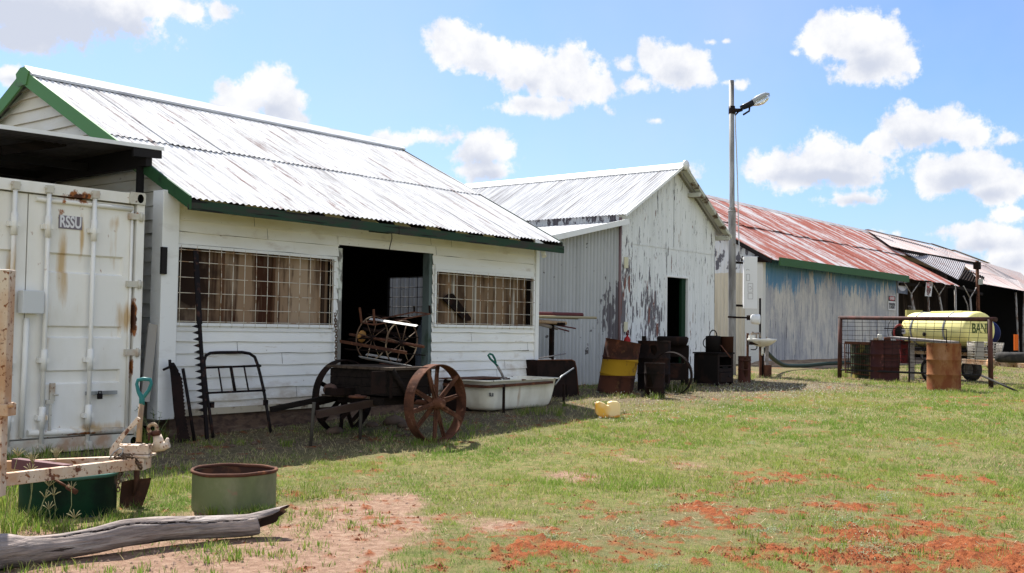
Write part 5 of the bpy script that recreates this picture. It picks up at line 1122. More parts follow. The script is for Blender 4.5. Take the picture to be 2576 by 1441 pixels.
# ------------------------------------------------------------------ drums
def drum(name, px, by, r, h, m, label, tilt=(0, 0), open_=True, hoops=(.345, .655), dent=.01, D=None, seed=1, m_in=None, cat='drum', z0=None, group=None):
    g = PG(px, by) if D is None else P(px, by, D=D)
    c = Vector((g.x, g.y, (gz(g.x, g.y)-.01) if z0 is None else z0))+FV*(r if D is None else 0); c.z = gz(c.x, c.y)-.008 if z0 is None else z0
    root = thing(name, label, cat, tuple(c), group); rr = random.Random(seed); ph = [rr.uniform(0, 6.28) for _ in range(4)]
    jit = lambda a, z: dent*(math.sin(2*a+ph[0]+z*2)*.5+math.sin(3*a+ph[1]-z*5)*.4+math.sin(5*a+ph[2]+z*9)*.25)*(1 if .03 < z < h-.03 else .3)
    prof = [(r*1.02, 0), (r*1.02, .012), (r, .02)]; 
    zs = [.1, .2] 
    for f in sorted(hoops): z = f*h; prof += [(r, z-.10*h), (r, z-.016), (r*1.035, z-.004), (r*1.035, z+.004), (r, z+.016)]
    prof += [(r, h*.8), (r, h*.9), (r, h-.02), (r*1.02, h-.012), (r*1.02, h)]
    mb = MB(); mb.lathe((0, 0, 0), prof, 44, jit=jit)
    if open_: mb.lathe((0, 0, 0), [(r*1.02, h), (r*.985, h), (r*.985, .03), (0, .03)], 44, m=1)
    else: mb.lathe((0, 0, 0), [(r*1.02, h), (r*.98, h), (r*.97, h-.015), (0, h-.013)], 44, m=1)
    T = Matrix.Rotation(tilt[0], 4, FV)@Matrix.Rotation(tilt[1], 4, RV)
    mb.v = [T@v for v in mb.v]; o = mb.build('drum_shell', [m, m_in or m_dkrust], root, local=True)
    if not open_:
        mb = MB(); mb.lathe((r*.6, 0, h-.014), [(0, 0), (.03, 0), (.03, .012), (0, .014)], 10); mb.v = [T@v for v in mb.v]; mb.build('bung', m_dkrust, root, local=True)
    return root
def yard():
    m_band = mat('rusty_drum_with_yellow_band', (.075, .027, .015), .8, [dict(c=(.03, .013, .009), s=(4, 4, 3), t=(.47, .62), d=6), dict(c=(.33, .19, .012), s=(.5, .5, .1), t=(.90, .93), d=0, o=3, grad=((2, .285, .30, .45), (2, .545, .56, -.45))), dict(c=(.10, .05, .02), s=(9, 9, 7), t=(.60, .70), d=7, o=8), dict(c=(.2, .07, .035), s=(5, 5, 5), t=(.64, .76), d=5, o=11, a=.7)])
    drum('oil_drum', 1550, 992, .282, .855, m_band, 'rusty leaning oil drum with a faded yellow middle band', tilt=(R(9), 0), dent=.012, seed=3)
    m_dk2 = mat('sooty_drum', (.011, .007, .006), .9, [dict(c=(.035, .015, .010), s=(4, 4, 4), t=(.5, .65), d=6)])
    drum('oil_drum', 1650, 985, .27, .84, m_dk2, 'dark sooty drum standing behind the small dark drum', seed=4, dent=.02)
    drum('small_drum', 1650, 1001, .155, .53, m_dkrust, 'small dark drum in front of the large sooty drum', seed=6, hoops=(.3, .7), dent=.04)
    drum('oil_drum', 2391, 985, .290, .865, m_orust, 'orange-brown rusty drum standing alone in front of the wire frame', seed=8, open_=False, dent=.006, m_in=m_dkrust)
    m_dr = mat('dark_red_drum', (.048, .015, .014), .6, [dict(c=(.05, .018, .016), s=(4, 4, 3), t=(.45, .6), d=5), dict(c=(.16, .06, .05), s=(8, 8, 5), t=(.62, .72), d=6, o=4)])
    gL, gR = P(2112, 946, D=23.7), P(2492, 978, D=20.45)
    d1 = drum('oil_drum', 2226, 958, .295, .87, m_dr, 'dark red drum behind the wire frame, with tins on its lid', D=22.9, open_=False, seed=9)
    m_gy = mat('green_yellow_drum', (.035, .05, .025), .6, [dict(c=(.30, .25, .06), s=(2, 2, 1), t=(.50, .56), d=5), dict(c=(.12, .05, .03), s=(7, 7, 7), t=(.58, .66), d=5, o=4)])
    drum('oil_drum', 2172, 945, .27, .78, m_gy, 'green and yellow drum partly hidden behind the iron grate', D=23.9, seed=10)
    # rusty can beside the stove
    drum('rusty_bin', 1876, 963, .122, .53, mat('red_rust_bin', (.075, .028, .02), .8, [dict(c=(.06, .03, .02), s=(9, 9, 4), t=(.45, .6), d=6)]), 'narrow rusty bin with a bent lid right of the old stove', seed=12, hoops=(.5, .85), dent=.03, m_in=m_wheelrust, cat='bin')
    # fire extinguisher
    p = P(1578, 856, Y=11.05); root = thing('fire_extinguisher', 'small red fire extinguisher hung on the white wall above the banded drum', 'fire extinguisher', (p.x, p.y, p.z-.1))
    m_red = mat('faded_red', (.36, .022, .022), .4); mb = MB(); mb.lathe((p.x, p.y, p.z-.25), [(0, 0), (.06, 0), (.065, .02), (.065, .26), (.04, .31), (.018, .33), (.018, .36), (0, .36)], 20); mb.build('cylinder', m_red, root)
    mb = MB(); mb.tube([(p.x-.02, p.y, p.z+.11), (p.x-.05, p.y-.02, p.z+.15), (p.x, p.y-.02, p.z+.19), (p.x+.04, p.y, p.z+.15)], .014, 6); mb.obox((p.x, p.y, p.z+.12), (.025, 0, 0), (0, .02, 0), (0, 0, .02)); mb.build('valve_handle', mat('red_valve', (.16, .03, .03), .5), root)
    # forge table behind
    p = P(1652, 955, D=19.3); x0 = p.x; y0 = p.y; g = gz(x0, y0)
    root = thing('iron_work_table', 'sooty iron forge table standing across the barn doorway', 'table', (x0+.6, y0+.2, g))
    c = P(1691, 940, D=19.6); ht = P(1691, 872, D=19.6).z; q = lambda x, y, z: c+RV*x+FV*y+UP*(z-c.z)
    mb = MB(); mb.obox(q(0, .2, ht), RV*.29, FV*.26, UP*.03); mb.obox(q(0, -.05, ht-.08), RV*.29, FV*.012, UP*.10); mb.obox(q(.285, .2, ht-.09), RV*.012, FV*.24, UP*.09); mb.build('table_top', m_dk2, root)
    for sx in (-.26, .26):
        for sy in (-.03, .43): mb = MB(); mb.obox(q(sx, sy, (ht+g)/2), RV*.03, FV*.03, UP*((ht-g)/2)); mb.build('leg', m_dkrust, root)
    mb = MB(); mb.obox(q(-.02, .05, ht-.45), RV*.24, FV*.2, UP*.15); mb.build('shelf_box', m_dk2, root)
    mb = MB(); b = P(1692, 856, D=19.6); mb.lathe((b.x, b.y, ht+.03), [(0, 0), (.25, 0), (.28, .06), (.29, .13), (.26, .16), (.1, .13), (0, .12)], 28); one('iron_pan', mb, m_dk2, 'wide black iron pan on top of the forge table', 'pan', (b.x, b.y, ht+.03))
    mb = MB(); a = P(1620, 960, D=18.9); mb.beam(a-UP*.0, P(1620, 845, D=18.9), .075, .05, up=FV); one('iron_stake', mb, m_dkrust, 'dark upright iron stake behind the banded drum', 'stake', a)
    # iron rim leaning
    c = P(1690, 965, D=17.0); mb = MB(); R_ = .345; cz = gz(c.x, c.y)+R_-.01; n = 48; d1_ = (RV*.82-FV*.57).normalized(); d2_ = RV.cross(UP)
    ring = []
    nn = (FV*.82+RV*.57).normalized(); ax2 = d1_
    prof = [(R_, -.035), (R_, .035), (R_-.014, .035), (R_-.014, -.035), (R_, -.035)]
    mb.lathe((c.x, c.y, cz), prof, n, ax=nn+UP*.15, sm=False); one('wheel_rim', mb, m_dkrust, 'dark iron wheel hoop leaning in front of the barn doorway', 'wheel rim', (c.x, c.y, gz(c.x, c.y)))
    # stove
    k = PG(1806, 972); ang = 0; w, dpt = .60, .50; h = P(1806, 884, D=(k.x*FV.x+k.y*FV.y)).z-k.z
    root = thing('old_wood_stove', 'black cast iron wood stove with an open firebox against the barn wall', 'stove', (k.x, k.y, k.z-.02))
    m_st = mat('sooty_cast_iron', (.009, .007, .006), .8, [dict(c=(.022, .012, .009), s=(5, 5, 5), t=(.5, .65), d=6)]); m_st2 = mat('rusty_stove_front', (.018, .012, .010), .85, [dict(c=(.035, .018, .012), s=(5, 5, 5), t=(.5, .65), d=6)])
    x0, y0, z0 = k.x, k.y, k.z-.02
    mb = MB(); mb.box(x0, x0+.02, y0+.02, y0+dpt, z0+.06, z0+h-.03); mb.box(x0+w-.02, x0+w, y0+.02, y0+dpt, z0+.06, z0+h-.03); mb.box(x0+.022, x0+w-.022, y0+dpt-.02, y0+dpt, z0+.06, z0+h-.03); mb.box(x0+.022, x0+w-.022, y0+.05, y0+dpt-.03, z0+.06, z0+.10); mb.build('stove_body', m_st, root)
    mb = MB(); mb.box(x0-.02, x0+w+.02, y0-.02, y0+dpt+.02, z0+h-.028, z0+h); mb.build('hot_plate', m_st, root, bevel=.004)
    mb = MB(); f = lambda a, b, c, d: mb.box(x0+a, x0+b, y0, y0+.018, z0+c, z0+d)
    f(.0, .06, .06, h-.03); f(w-.06, w, .06, h-.03); f(.062, w-.062, h-.08, h-.03); f(.062, w-.062, h-.36, h-.29); f(.062, w-.062, h-.255, h-.235)
    mb.build('stove_front', m_st2, root)
    mb = MB(); mb.box(x0+.07, x0+w-.07, y0-.012, y0+.016, z0+.09, z0+h-.37); mb.build('oven_door', m_st2, root, bevel=.006)
    mb = MB(); mb.box(x0+.18, x0+w-.22, y0-.006, y0+.012, z0+h-.295, z0+h-.262); mb.build('ash_slide', m_st, root)
    mb = MB(); mb.tube([(x0+.35, y0-.03, z0+.2), (x0+.42, y0-.03, z0+.2)], .008, 6); mb.build('door_handle', m_iron, root)
    for sx in (.03, w-.05): mb = MB(); mb.box(x0+sx, x0+sx+.04, y0+.02, y0+.06, z0-.01, z0+.06); mb.build('leg', m_st, root)
    zt = z0+h
    c = P(1794, 881, D=(k.x*FV.x+k.y*FV.y)+.38); s_ = (k.x*FV.x+k.y*FV.y+.38)/FPX
    root = thing('iron_kettle', 'tall black iron kettle with a hoop handle on the left of the stove', 'kettle', (c.x, c.y, zt))
    mb = MB(); mb.lathe((c.x, c.y, zt), [(0, 0), (19*s_, 0), (19*s_, .28), (18*s_, .30), (6*s_, .31), (0, .31)], 26); mb.build('kettle_body', m_st, root)
    mb = MB(); mb.tube([Vector((c.x, c.y, zt+.30))+RV*(math.cos(a)*9*s_)+UP*(math.sin(a)*.11) for a in [math.pi*i/10 for i in range(11)]], .011, 8); mb.build('top_handle', m_st, root)
    mb = MB(); mb.tube([Vector((c.x, c.y, zt+.17))-RV*(17*s_)+Vector((0, 0, .085*math.sin(a)))-RV*(.06*math.cos(a)) for a in [math.pi*(i/8-.5) for i in range(9)]], .009, 8); mb.build('side_handle', m_st, root)
    c = c+RV*(35*s_)+FV*.0; m_pot = mat('rusty_pot', (.05, .02, .012), .8, [dict(c=(.03, .018, .014), s=(5, 5, 5), t=(.5, .65), d=5)])
    mb = MB(); mb.lathe((c.x, c.y, zt+.001), [(0, 0), (15.5*s_, 0), (16*s_, .28), (16.8*s_, .285), (16.8*s_, .295), (15*s_, .295), (15*s_, .02), (0, .02)], 26); one('iron_pot', mb, m_pot, 'open rusty pot standing beside the kettle on the stove', 'pot', (c.x, c.y, zt))
    mb = MB(); d_ = k.x*FV.x+k.y*FV.y; mb.tube([P(1813, 868, D=d_+.1), P(1838, 900, D=d_-.02)], .010, 6); one('poker', mb, mat('rusty_poker', (.12, .05, .03), .7), 'thin rusty poker leaning on the stove front', 'poker', P(1838, 900, D=d_-.02))
yard()

# ------------------------------------------------------------------ bath, sheets and pipes by the shed corner
def bath():
    Yb = 8.85; xa, xb = P(1222, 955, Y=Yb).x, P(1410, 952, Y=Yb).x; zt = P(1330, 953, Y=Yb).z; zb = P(1330, 1028, Y=Yb).z; g = gz((xa+xb)/2, Yb)
    root = thing('enamel_bath', 'white enamel bath with rust streaks on a brown pipe stand', 'bath', ((xa+xb)/2, Yb+.35, g))
    def sec(x0, x1, y0, y1, z, rl, n=10):
        pts = []
        for (cx, cy, a0) in ((x1-rl, y1-rl, 0), (x0+rl, y1-rl, 1), (x0+rl, y0+rl, 2), (x1-rl, y0+rl, 3)):
            for i in range(n): a = (a0+i/(n-1))*math.pi/2; pts.append(Vector((cx+rl*math.cos(a), cy+rl*math.sin(a), z)))
        return pts
    H = zt-zb; outer = []
    for t, ins in ((0, .18), (.04, .12), (.12, .085), (.3, .06), (.6, .035), (.96, .01)): outer.append(sec(xa+ins*1.0, xb-ins*1.1, Yb+ins*.6, Yb+.70-ins*.6, zb+H*t, .14))
    outer.append(sec(xa-.02, xb+.02, Yb-.02, Yb+.72, zb+H*.965, .12)); outer.append(sec(xa-.02, xb+.02, Yb-.02, Yb+.72, zb+H, .12)); outer.append(sec(xa+.05, xb-.05, Yb+.05, Yb+.65, zb+H, .12))
    for t, ins in ((.6, .08), (.2, .12), (.08, .2)): outer.append(sec(xa+ins, xb-ins, Yb+ins*.7, Yb+.7-ins*.7, zb+H*t, .12))
    mb = MB(); n = len(outer[0])
    for s_ in outer: mb.v += s_
    for i in range(len(outer)-1):
        for j in range(n): mb.face((i*n+j, i*n+(j+1) % n, (i+1)*n+(j+1) % n, (i+1)*n+j), 0, i not in (5, 6))
    mb.face(tuple(range(n))[::-1]); mb.face(tuple((len(outer)-1)*n+j for j in range(n)))
    cx = (xa+xb)/2
    m_b = mat('stained_bath_enamel', (.78, .75, .64), .35, [dict(c=(.50, .45, .33), s=(3, 3, 1.5), t=(.45, .7), d=5, a=.6), dict(c=(.34, .20, .09), s=(5, 5, 1.2), t=(.70, .92), d=5, o=3, blobs=[(P(1310, 980, Y=Yb).x-cx, -.4, zb+H*.6-g, .07, .4, .32, .35), (P(1400, 980, Y=Yb).x-cx, -.4, zb+H*.5-g, .05, .4, .3, .2)], a=.8), dict(c=(.11, .045, .025), s=(9, 9, 9), t=(.73, .79), d=6, o=6, grad=((2, zb+H*.9-g, zb+H-g, .13),), blobs=[(P(1312, 958, Y=Yb).x-cx, -.4, zt-g, .09, .5, .10, .28)])])
    mb.build('bath_tub', m_b, root)
    mb = MB(); y = Yb-.035; a = P(1226, 973, Y=y); b = P(1390, 961, Y=y); mb.beam(a, b, .028, .035); mb.beam(a, (a.x, a.y+.76, a.z), .028, .035); mb.build('stand_rail', m_rust, root)
    for (px, yy) in ((1267, y), (1418, y+.02), (1290, y+.74), (1425, y+.74)):
        t = P(px, 966, Y=yy); mb = MB(); mb.beam((t.x, t.y-.004, gz(t.x, t.y)-.02), (t.x, t.y-.004, t.z), .026, .026, up=(0, 1, 0)); mb.build('stand_leg', m_dkrust, root)
    text('marking', 'SLII', .062, P(1236, 993, Y=Yb+.022), (1, 0, -.08), (0, 0, 1), m_signblack, root, depth=.001, bold=.002)
    # shovel in the bath
    yy = Yb+.25; root = thing('shovel', 'green-handled shovel standing in the enamel bath', 'shovel', tuple(P(1290, 990, Y=yy)))
    mb = MB(); mb.tube([P(1272, 962, Y=yy), P(1262, 940, Y=yy), P(1251, 920, Y=yy)], .017, 8); mb.build('handle', m_greywood, root)
    mb = MB(); mb.tube([P(1252, 921, Y=yy), P(1244, 912, Y=yy), P(1233, 902, Y=yy), P(1228, 893, Y=yy), P(1232, 890, Y=yy), P(1239, 892, Y=yy), P(1245, 903, Y=yy), P(1247, 913, Y=yy)], .014, 8); mb.build('grip', mat('green_plastic_grip', (.02, .13, .09), .4), root)
    mb = MB(); mb.prism([P(1265, 955, Y=yy), P(1282, 950, Y=yy), P(1302, 1000, Y=yy), P(1285, 1006, Y=yy)], (0, .004, 0)); mb.build('blade', m_blade, root)
    mb = MB(); mb.tube([P(1396, 968, Y=yy), P(1412, 947, Y=yy), P(1443, 926, Y=yy)], .011, 8); one('pipe_offcut', mb, m_galv, 'short grey pipe sticking out of the right end of the bath', 'pipe', P(1396, 968, Y=yy))
    # rusty tank left of the bath
    Yt = 9.25; x0, x1 = P(1165, 960, Y=Yt).x, P(1222, 960, Y=Yt).x; z1 = P(1190, 953, Y=Yt).z; g = gz(x0, Yt)
    root = thing('rusty_water_tank', 'low dark rusty tank between the cart wheel and the bath', 'tank', ((x0+x1)/2, Yt+.2, g))
    mb = MB(); mb.box(x0, x1+.35, Yt, Yt+.36, g-.01, z1-.012); mb.build('tank_body', m_dkrust, root, bevel=.02)
    mb = MB(); mb.box(x0-.03, x1+.42, Yt-.03, Yt+.40, z1-.009, z1+.006); mb.build('lid', m_rust, root)
    mb = MB()
    for i in range(3): mb.box(x0+.08+i*.22, x0+.11+i*.22, Yt-.015, Yt-.002, g, z1-.02)
    mb.build('stiffener', m_dkrust, root)
    # rusty sheet guard behind the bath
    Yt = 9.55; pts = [(1352, 1022), (1352, 906), (1437, 905), (1445, 909), (1449, 925), (1457, 1020)]
    root = thing('rusty_tin_cabinet', 'dark rusty tin cabinet standing at the corner of the weatherboard shed behind the bath', 'cabinet', tuple(P(1410, 1020, Y=Yt)))
    pp = [P(x, y, Y=Yt) for x, y in pts]; mb = MB(); mb.prism(pp, (0, .28, 0)); mb.build('panel', m_dkrust, root, bevel=.01)
    mb = MB(); mb.tube([p-Vector((0, .006, 0)) for p in pp[1:]], .010, 6); mb.build('rolled_edge', m_rust, root)
    # pipes on a rack
    Yp = 10.35; q = lambda x, y, Y=Yp: P(x, y, Y=Y)
    root = thing('pipe_rack', 'dark rusty post rack holding pipes between the two white buildings', 'rack', tuple(Vector((q(1388, 900).x, Yp, .25))))
    mb = MB(); a = q(1388, 818); mb.beam((a.x, Yp, .2), a, .05, .07, up=(0, 1, 0)); mb.build('post', m_dkrust, root)
    mb = MB(); mb.beam(a+Vector((0, -.25, .02)), a+Vector((0, .25, .02)), .05, .05); mb.build('cross_arm', m_dkrust, root)
    mb = MB(); b = q(1386, 912); mb.beam((b.x, Yp-.3, b.z-.03), (b.x, Yp+.25, b.z-.03), .05, .05); mb.build('cross_arm', m_dkrust, root)
    m_pv = mat('straw_coloured_pipe', (.33, .28, .17), .6); m_mr = mat('maroon_pipe', (.12, .035, .032), .6)
    gp = 'pipes lying on the rack'
    for (xa_, ya, xb_, yb, r, mm_, lab, dy) in ((1340, 789, 1464, 792, .036, m_mr, 'thick maroon pipe, topmost on the rack', -.05), (1340, 796, 1499, 799, .022, m_pv, 'long straw-coloured pole, the one that reaches farthest out of the rack', -.14), (1340, 795, 1452, 799, .030, m_greywood, 'grey pole just below the maroon pipe on the rack', .06),
            (1340, 807, 1423, 813, .030, m_handle, 'short tan pole lower on the rack', -.1), (1340, 811, 1402, 826, .028, m_greywood, 'short grey pole sloping down in the rack', .0), (1396, 817, 1448, 826, .012, m_mr, 'thin red rod on the right of the rack, the longer one', -.05), (1390, 822, 1431, 833, .012, m_mr, 'thin red rod on the right of the rack, the shorter one', .05), (1342, 908, 1396, 905, .028, m_enamel, 'short white pipe on the low arm of the rack', 0)):
        A, B = q(xa_, ya, Yp+dy), q(xb_, yb, Yp+dy); mb = MB(); n = 14
        mb.tube([A, B], r, n, cap=False); mb.tube([B, A], r*.8, n, cap=False); one('pipe', mb, mm_, lab, 'pipe', B, gp)
    mb = MB(); mb.tube([q(1347, 903, Yp-.2), q(1423, 889, Yp-.2)], .011, 6); one('stick', mb, m_greywood, 'thin bare stick lying on the low rack arm', 'stick', q(1347, 903, Yp-.2))
bath()

# ------------------------------------------------------------------ lamp pole with its cabinet and wash basin
def pole():
    D = 24.5; b = P(1842, 945, D=D); g = gz(b.x, b.y); s_ = D/FPX; X = lambda px, py, d=D: P(px, py, D=d)
    root = thing('lamp_pole', 'tall grey steel pole with a street lamp beside the white barn', 'lamp pole', (b.x, b.y, g))
    base = Vector((b.x, b.y, g-.02)); mid = X(1840, 529); mid = Vector((b.x-.02, b.y, mid.z)); top = Vector((X(1840, 205).x*0+b.x-.045, b.y, X(1840, 205).z))
    mid.x = P(1841.5, 529, Y=b.y).x; top.x = P(1840, 205, Y=b.y).x
    m_pole = mat('weathered_pole_steel', (.29, .285, .27), .6, [dict(c=(.13, .12, .11), s=(5, 5, .9), t=(.45, .65), d=6), dict(c=(.17, .10, .06), s=(7, 7, 3), t=(.66, .74), d=6, o=3)], metal=.2)
    mb = MB(); mb.tube([base, mid-UP*.05], 9.5*s_, 20, cap=False); mb.tube([mid-UP*.05, mid], [9.7*s_, 9.7*s_], 20); mb.tube([mid, mid+UP*.08, top], [9.2*s_, 6.6*s_, 6.4*s_], 20); mb.build('pole_tube', m_pole, root)
    z = lambda x, y, d=D-.02: P(1731.7+x/3.121, 153.9+y/3.121, D=d)
    mb = MB(); c = z(343, 390, D); c = Vector((P(1841, 279, Y=b.y).x, b.y, c.z)); mb.lathe(c-UP*.09, [(6.8*s_, 0), (8.2*s_, 0), (8.2*s_, .18), (6.8*s_, .18)], 20); mb.tube([c, z(380, 385), z(418, 380)], [.06, .045, .03], 8); mb.tube([z(366, 425), z(395, 395), z(425, 385)], [.02, .02, .02], 6); br = mb.build('lamp_bracket', m_iron, root)
    lamp = []
    def loft(secs, m, nm, par, n=16):
        mb = MB()
        for (cx, cy, hw, hh) in secs:
            c_ = z(cx, cy); ax_ = (z(640, 262)-z(410, 365)).normalized(); up_ = (UP-ax_*UP.dot(ax_)).normalized(); rt = ax_.cross(up_)
            for j in range(n): a = 2*math.pi*j/n; e = .75; ca, sa = math.cos(a), math.sin(a); mb.v.append(c_+up_*(hh*s_*math.copysign(abs(sa)**e, sa))+rt*(hw*s_*math.copysign(abs(ca)**e, ca)))
        for i in range(len(secs)-1):
            for j in range(n): mb.face((i*n+j, i*n+(j+1) % n, (i+1)*n+(j+1) % n, (i+1)*n+j), 0, True)
        mb.face(tuple(range(n))[::-1]); mb.face(tuple((len(secs)-1)*n+j for j in range(n))); return mb.build(nm, m, par)
    loft([(412, 367, 6, 5.8), (440, 356, 7.5, 7.2), (480, 338, 8, 7.8), (506, 326, 8, 7.8)], mat('black_gear_housing', (.012, .013, .017), .35), 'gear_housing', root)
    loft([(503, 318, 8, 6.5), (535, 296, 11, 7), (570, 278, 12, 7), (605, 262, 10, 6), (634, 255, 4, 2.5)], m_lamp_grey, 'lamp_hood', root)
    loft([(510, 340, 7, 4), (545, 325, 10, 8.5), (580, 310, 11, 9.5), (612, 288, 9.5, 8), (636, 270, 5, 3)], m_glass, 'lamp_lens', root)
    mb = MB(); mb.tube([z(480, 362), z(478, 390), z(430, 420)], .022, 8); mb.build('light_sensor', m_iron, root)
    mb = MB(); mb.tube([z(368, 400), z(370, 520), z(378, 700), z(386, 950), z(392, 1200), z(398, 1440), P(1862, 640, D=D-.02), P(1868, 652, D=D-.02)], .014, 6); mb.build('cable', mat('white_cable', (.5, .5, .5), .5), root)
    for i in range(4): pass
    # cabinet
    d = D-.08; a, b2 = X(1870, 776, d), X(1903.5, 646, d); w = (X(1903.5, 700, d)-X(1870, 700, d)).length
    c = X(1886.7, 711, d); root2 = thing('meter_cabinet', 'narrow white metal cabinet with faint writing fixed beside the lamp pole', 'cabinet', (c.x, c.y, a.z))
    h = (b2.z-a.z)/2; mb = MB(); mb.obox(c, RV*(w/2), FV*.07, UP*h); mb.build('cabinet_box', mat('white_cabinet', (.72, .72, .71), .5), root2, bevel=.008)
    mw = mat('faint_pencil_grey', (.40, .38, .37), .7); fr = -FV*.073
    mb = MB()
    def box_outline(px0, py0, px1, py1):
        q = [X(px0, py0, d)+fr, X(px1, py0, d)+fr, X(px1, py1, d)+fr, X(px0, py1, d)+fr]
        for i in range(4): mb.beam(q[i], q[(i+1) % 4], .010, .003, up=FV)
    box_outline(1880, 713, 1892, 735); box_outline(1880, 738, 1892, 752); box_outline(1876, 690, 1884, 706); mb.tube([X(1875, 680, d)+fr, X(1879, 677, d)+fr, X(1884, 680, d)+fr], .005, 4); mb.tube([X(1882, 722, d)+fr, X(1886, 720, d)+fr, X(1890, 726, d)+fr, X(1884, 729, d)+fr], .005, 4)
    mb.build('faint_writing', mw, root2)
    for py in (660, 768): mb = MB(); mb.beam(X(1846, py, D-.02), X(1870.5, py+1, D-.03), .03, .05); mb.build('mounting_strap', m_dkrust, root2)
    # flood lamp
    c = X(1900, 803, D-.1); root3 = thing('round_white_spotlight', 'round white spotlight on a short arm from the lamp pole above the wash basin', 'spotlight', tuple(c))
    axd = (RV*.93-FV*.37).normalized(); mb = MB(); mb.lathe(c-axd*.10, [(0, 0), (.085, 0), (.105, .03), (.115, .12), (.115, .19), (.105, .205), (0, .21)], 26, ax=axd); mb.build('housing', m_white_clean, root3)
    mb = MB(); mb.obox(X(1883, 799, D-.05), RV*.035, FV*.04, UP*.055); mb.beam(X(1846, 798, D-.05), X(1880, 799, D-.05), .03, .04); mb.beam(X(1831, 797, D-.11), X(1852, 798, D-.11), .02, .04); mb.build('mounting_arm', m_dkrust, root3)
    # basin
    D2 = 23.7; B = lambda x, y, d_=D2: P(1847.2+x/7.198, 769.6+y/7.198, D=d_); s2 = D2/FPX
    c = B(490, 640); root4 = thing('wash_basin', 'white wash basin with brass taps on rusty posts beside the lamp pole', 'wash basin', (c.x, c.y, gz(c.x, c.y)))
    mb = MB(); n = 28; secs = [(.02, -.16, .3), (.16, -.13, .6), (.27, -.06, .9), (.32, -.02, 1), (.325, .02, 1), (.29, .025, .95), (.24, -.03, .8), (.1, -.09, .5)]
    ctr = B(500, 610)
    for (rx, z_, k_) in secs:
        for j in range(n): a = 2*math.pi*j/n; mb.v.append(ctr+RV*(rx*math.cos(a))+FV*(rx*.75*math.sin(a))+UP*z_)
    for i in range(len(secs)-1):
        for j in range(n): mb.face((i*n+j, i*n+(j+1) % n, (i+1)*n+(j+1) % n, (i+1)*n+j), 0, True)
    mb.face(tuple(range(n))[::-1]); mb.face(tuple((len(secs)-1)*n+j for j in range(n))); mb.obox(B(300, 575)+FV*.1, RV*.05, FV*.2, UP*.05); mb.build('basin', m_enamel, root4)
    mb = MB(); mb.tube([B(300, 505), B(345, 500), B(470, 490)], .022, 8); mb.tube([B(345, 500), B(350, 480), B(320, 470)], .016, 6); mb.tube([B(460, 500), B(462, 570)], .022, 8); mb.tube([B(400, 510), B(400, 580)], .018, 8); mb.tube([B(575, 570), B(590, 565)], .02, 6); mb.build('taps', mat('dull_brass', (.30, .24, .18), .4, metal=.5), root4)
    mb = MB(); mb.tube([B(510, 700), B(508, 850), B(500, 895)], [.03, .03, .022], 10); mb.build('waste_pipe', m_enamel, root4)
    for (xx, y0_, y1_, w_, m_) in ((243, 490, 1230, .045, m_rust), (475, 720, 1270, .05, m_rust), (515, 860, 1270, .05, m_dkrust), (590, 720, 1270, .07, m_greywood)):
        A = B(xx, y0_, D2+.08); G = B(xx, y1_, D2+.08); mb = MB(); mb.beam((A.x, A.y, gz(A.x, A.y)-.02), A, w_, w_, up=FV); mb.build('support_post', m_, root4)
    mb = MB(); mb.obox(B(600, 1175, D2), RV*.075, FV*.07, UP*.13); mb.build('post_footing', m_rust, root4)
    mb = MB(); mb.obox(B(330, 675, D2), RV*.10, FV*.12, UP*.035); mb.tube([B(300, 790), B(380, 790), B(410, 760), B(410, 710)], .013, 6); mb.build('towel_rail', m_dkrust, root4)
    # hose
    H = [(540, 790), (620, 870), (700, 950), (780, 1010), (860, 1055), (950, 1080), (1108, 1082)]; pts = []
    for i, (x, y) in enumerate(H): pts.append(B(x, y, 24.2+i*.62))
    for (px, py, dd) in ((2028, 919.5, 28.6), (2078, 914.5, 29.2), (2125, 912.5, 29.8), (2200, 912, 31)): pts.append(P(px, py, D=dd))
    mb = MB(); mb.tube(pts, .052, 10); one('drain_hose', mb, m_hose, 'thick dark hose running from the wash basin along the grey wall', 'hose', pts[6])
    mb = MB(); a = P(1912, 750, D=26.5); mb.beam(P(1912, 940, D=26.5), a, .045, .045, up=FV); one('steel_picket', mb, m_black, 'slim black steel picket behind the white cabinet', 'picket', P(1912, 940, D=26.5))
    # earth bank at the foot of the long shed
    mb = MB(); nx, ny = 60, 10; x0, x1 = X3+.2, X3e-.3
    for i in range(nx+1):
        for j in range(ny+1):
            x = x0-1.6+(x1-x0)*i/nx; y = Y3-2.6+2.6*j/ny; t = smooth(0, .8, j/ny)*smooth(0, .12, i/nx); mb.v.append(Vector((x, y+.0, gz(x, y)-.01+.13*t+.02*math.sin(x*3)*t*math.sin(y*4))))
    for i in range(nx):
        for j in range(ny): o_ = i*(ny+1)+j; mb.face((o_, o_+ny+1, o_+ny+2, o_+1), 0, True)
    o = mb.build('earth_bank', mat('bank_soil', (.28, .19, .12), .95, [dict(c=(.15, .10, .065), s=(3, 3, 3), t=(.42, .65), d=7), dict(c=(.38, .31, .20), s=(6, 6, 6), t=(.55, .68), d=7, o=5)], bump=((20, 20, 20), 6, .6, .02))); tag(o, None, kind='structure')
pole()

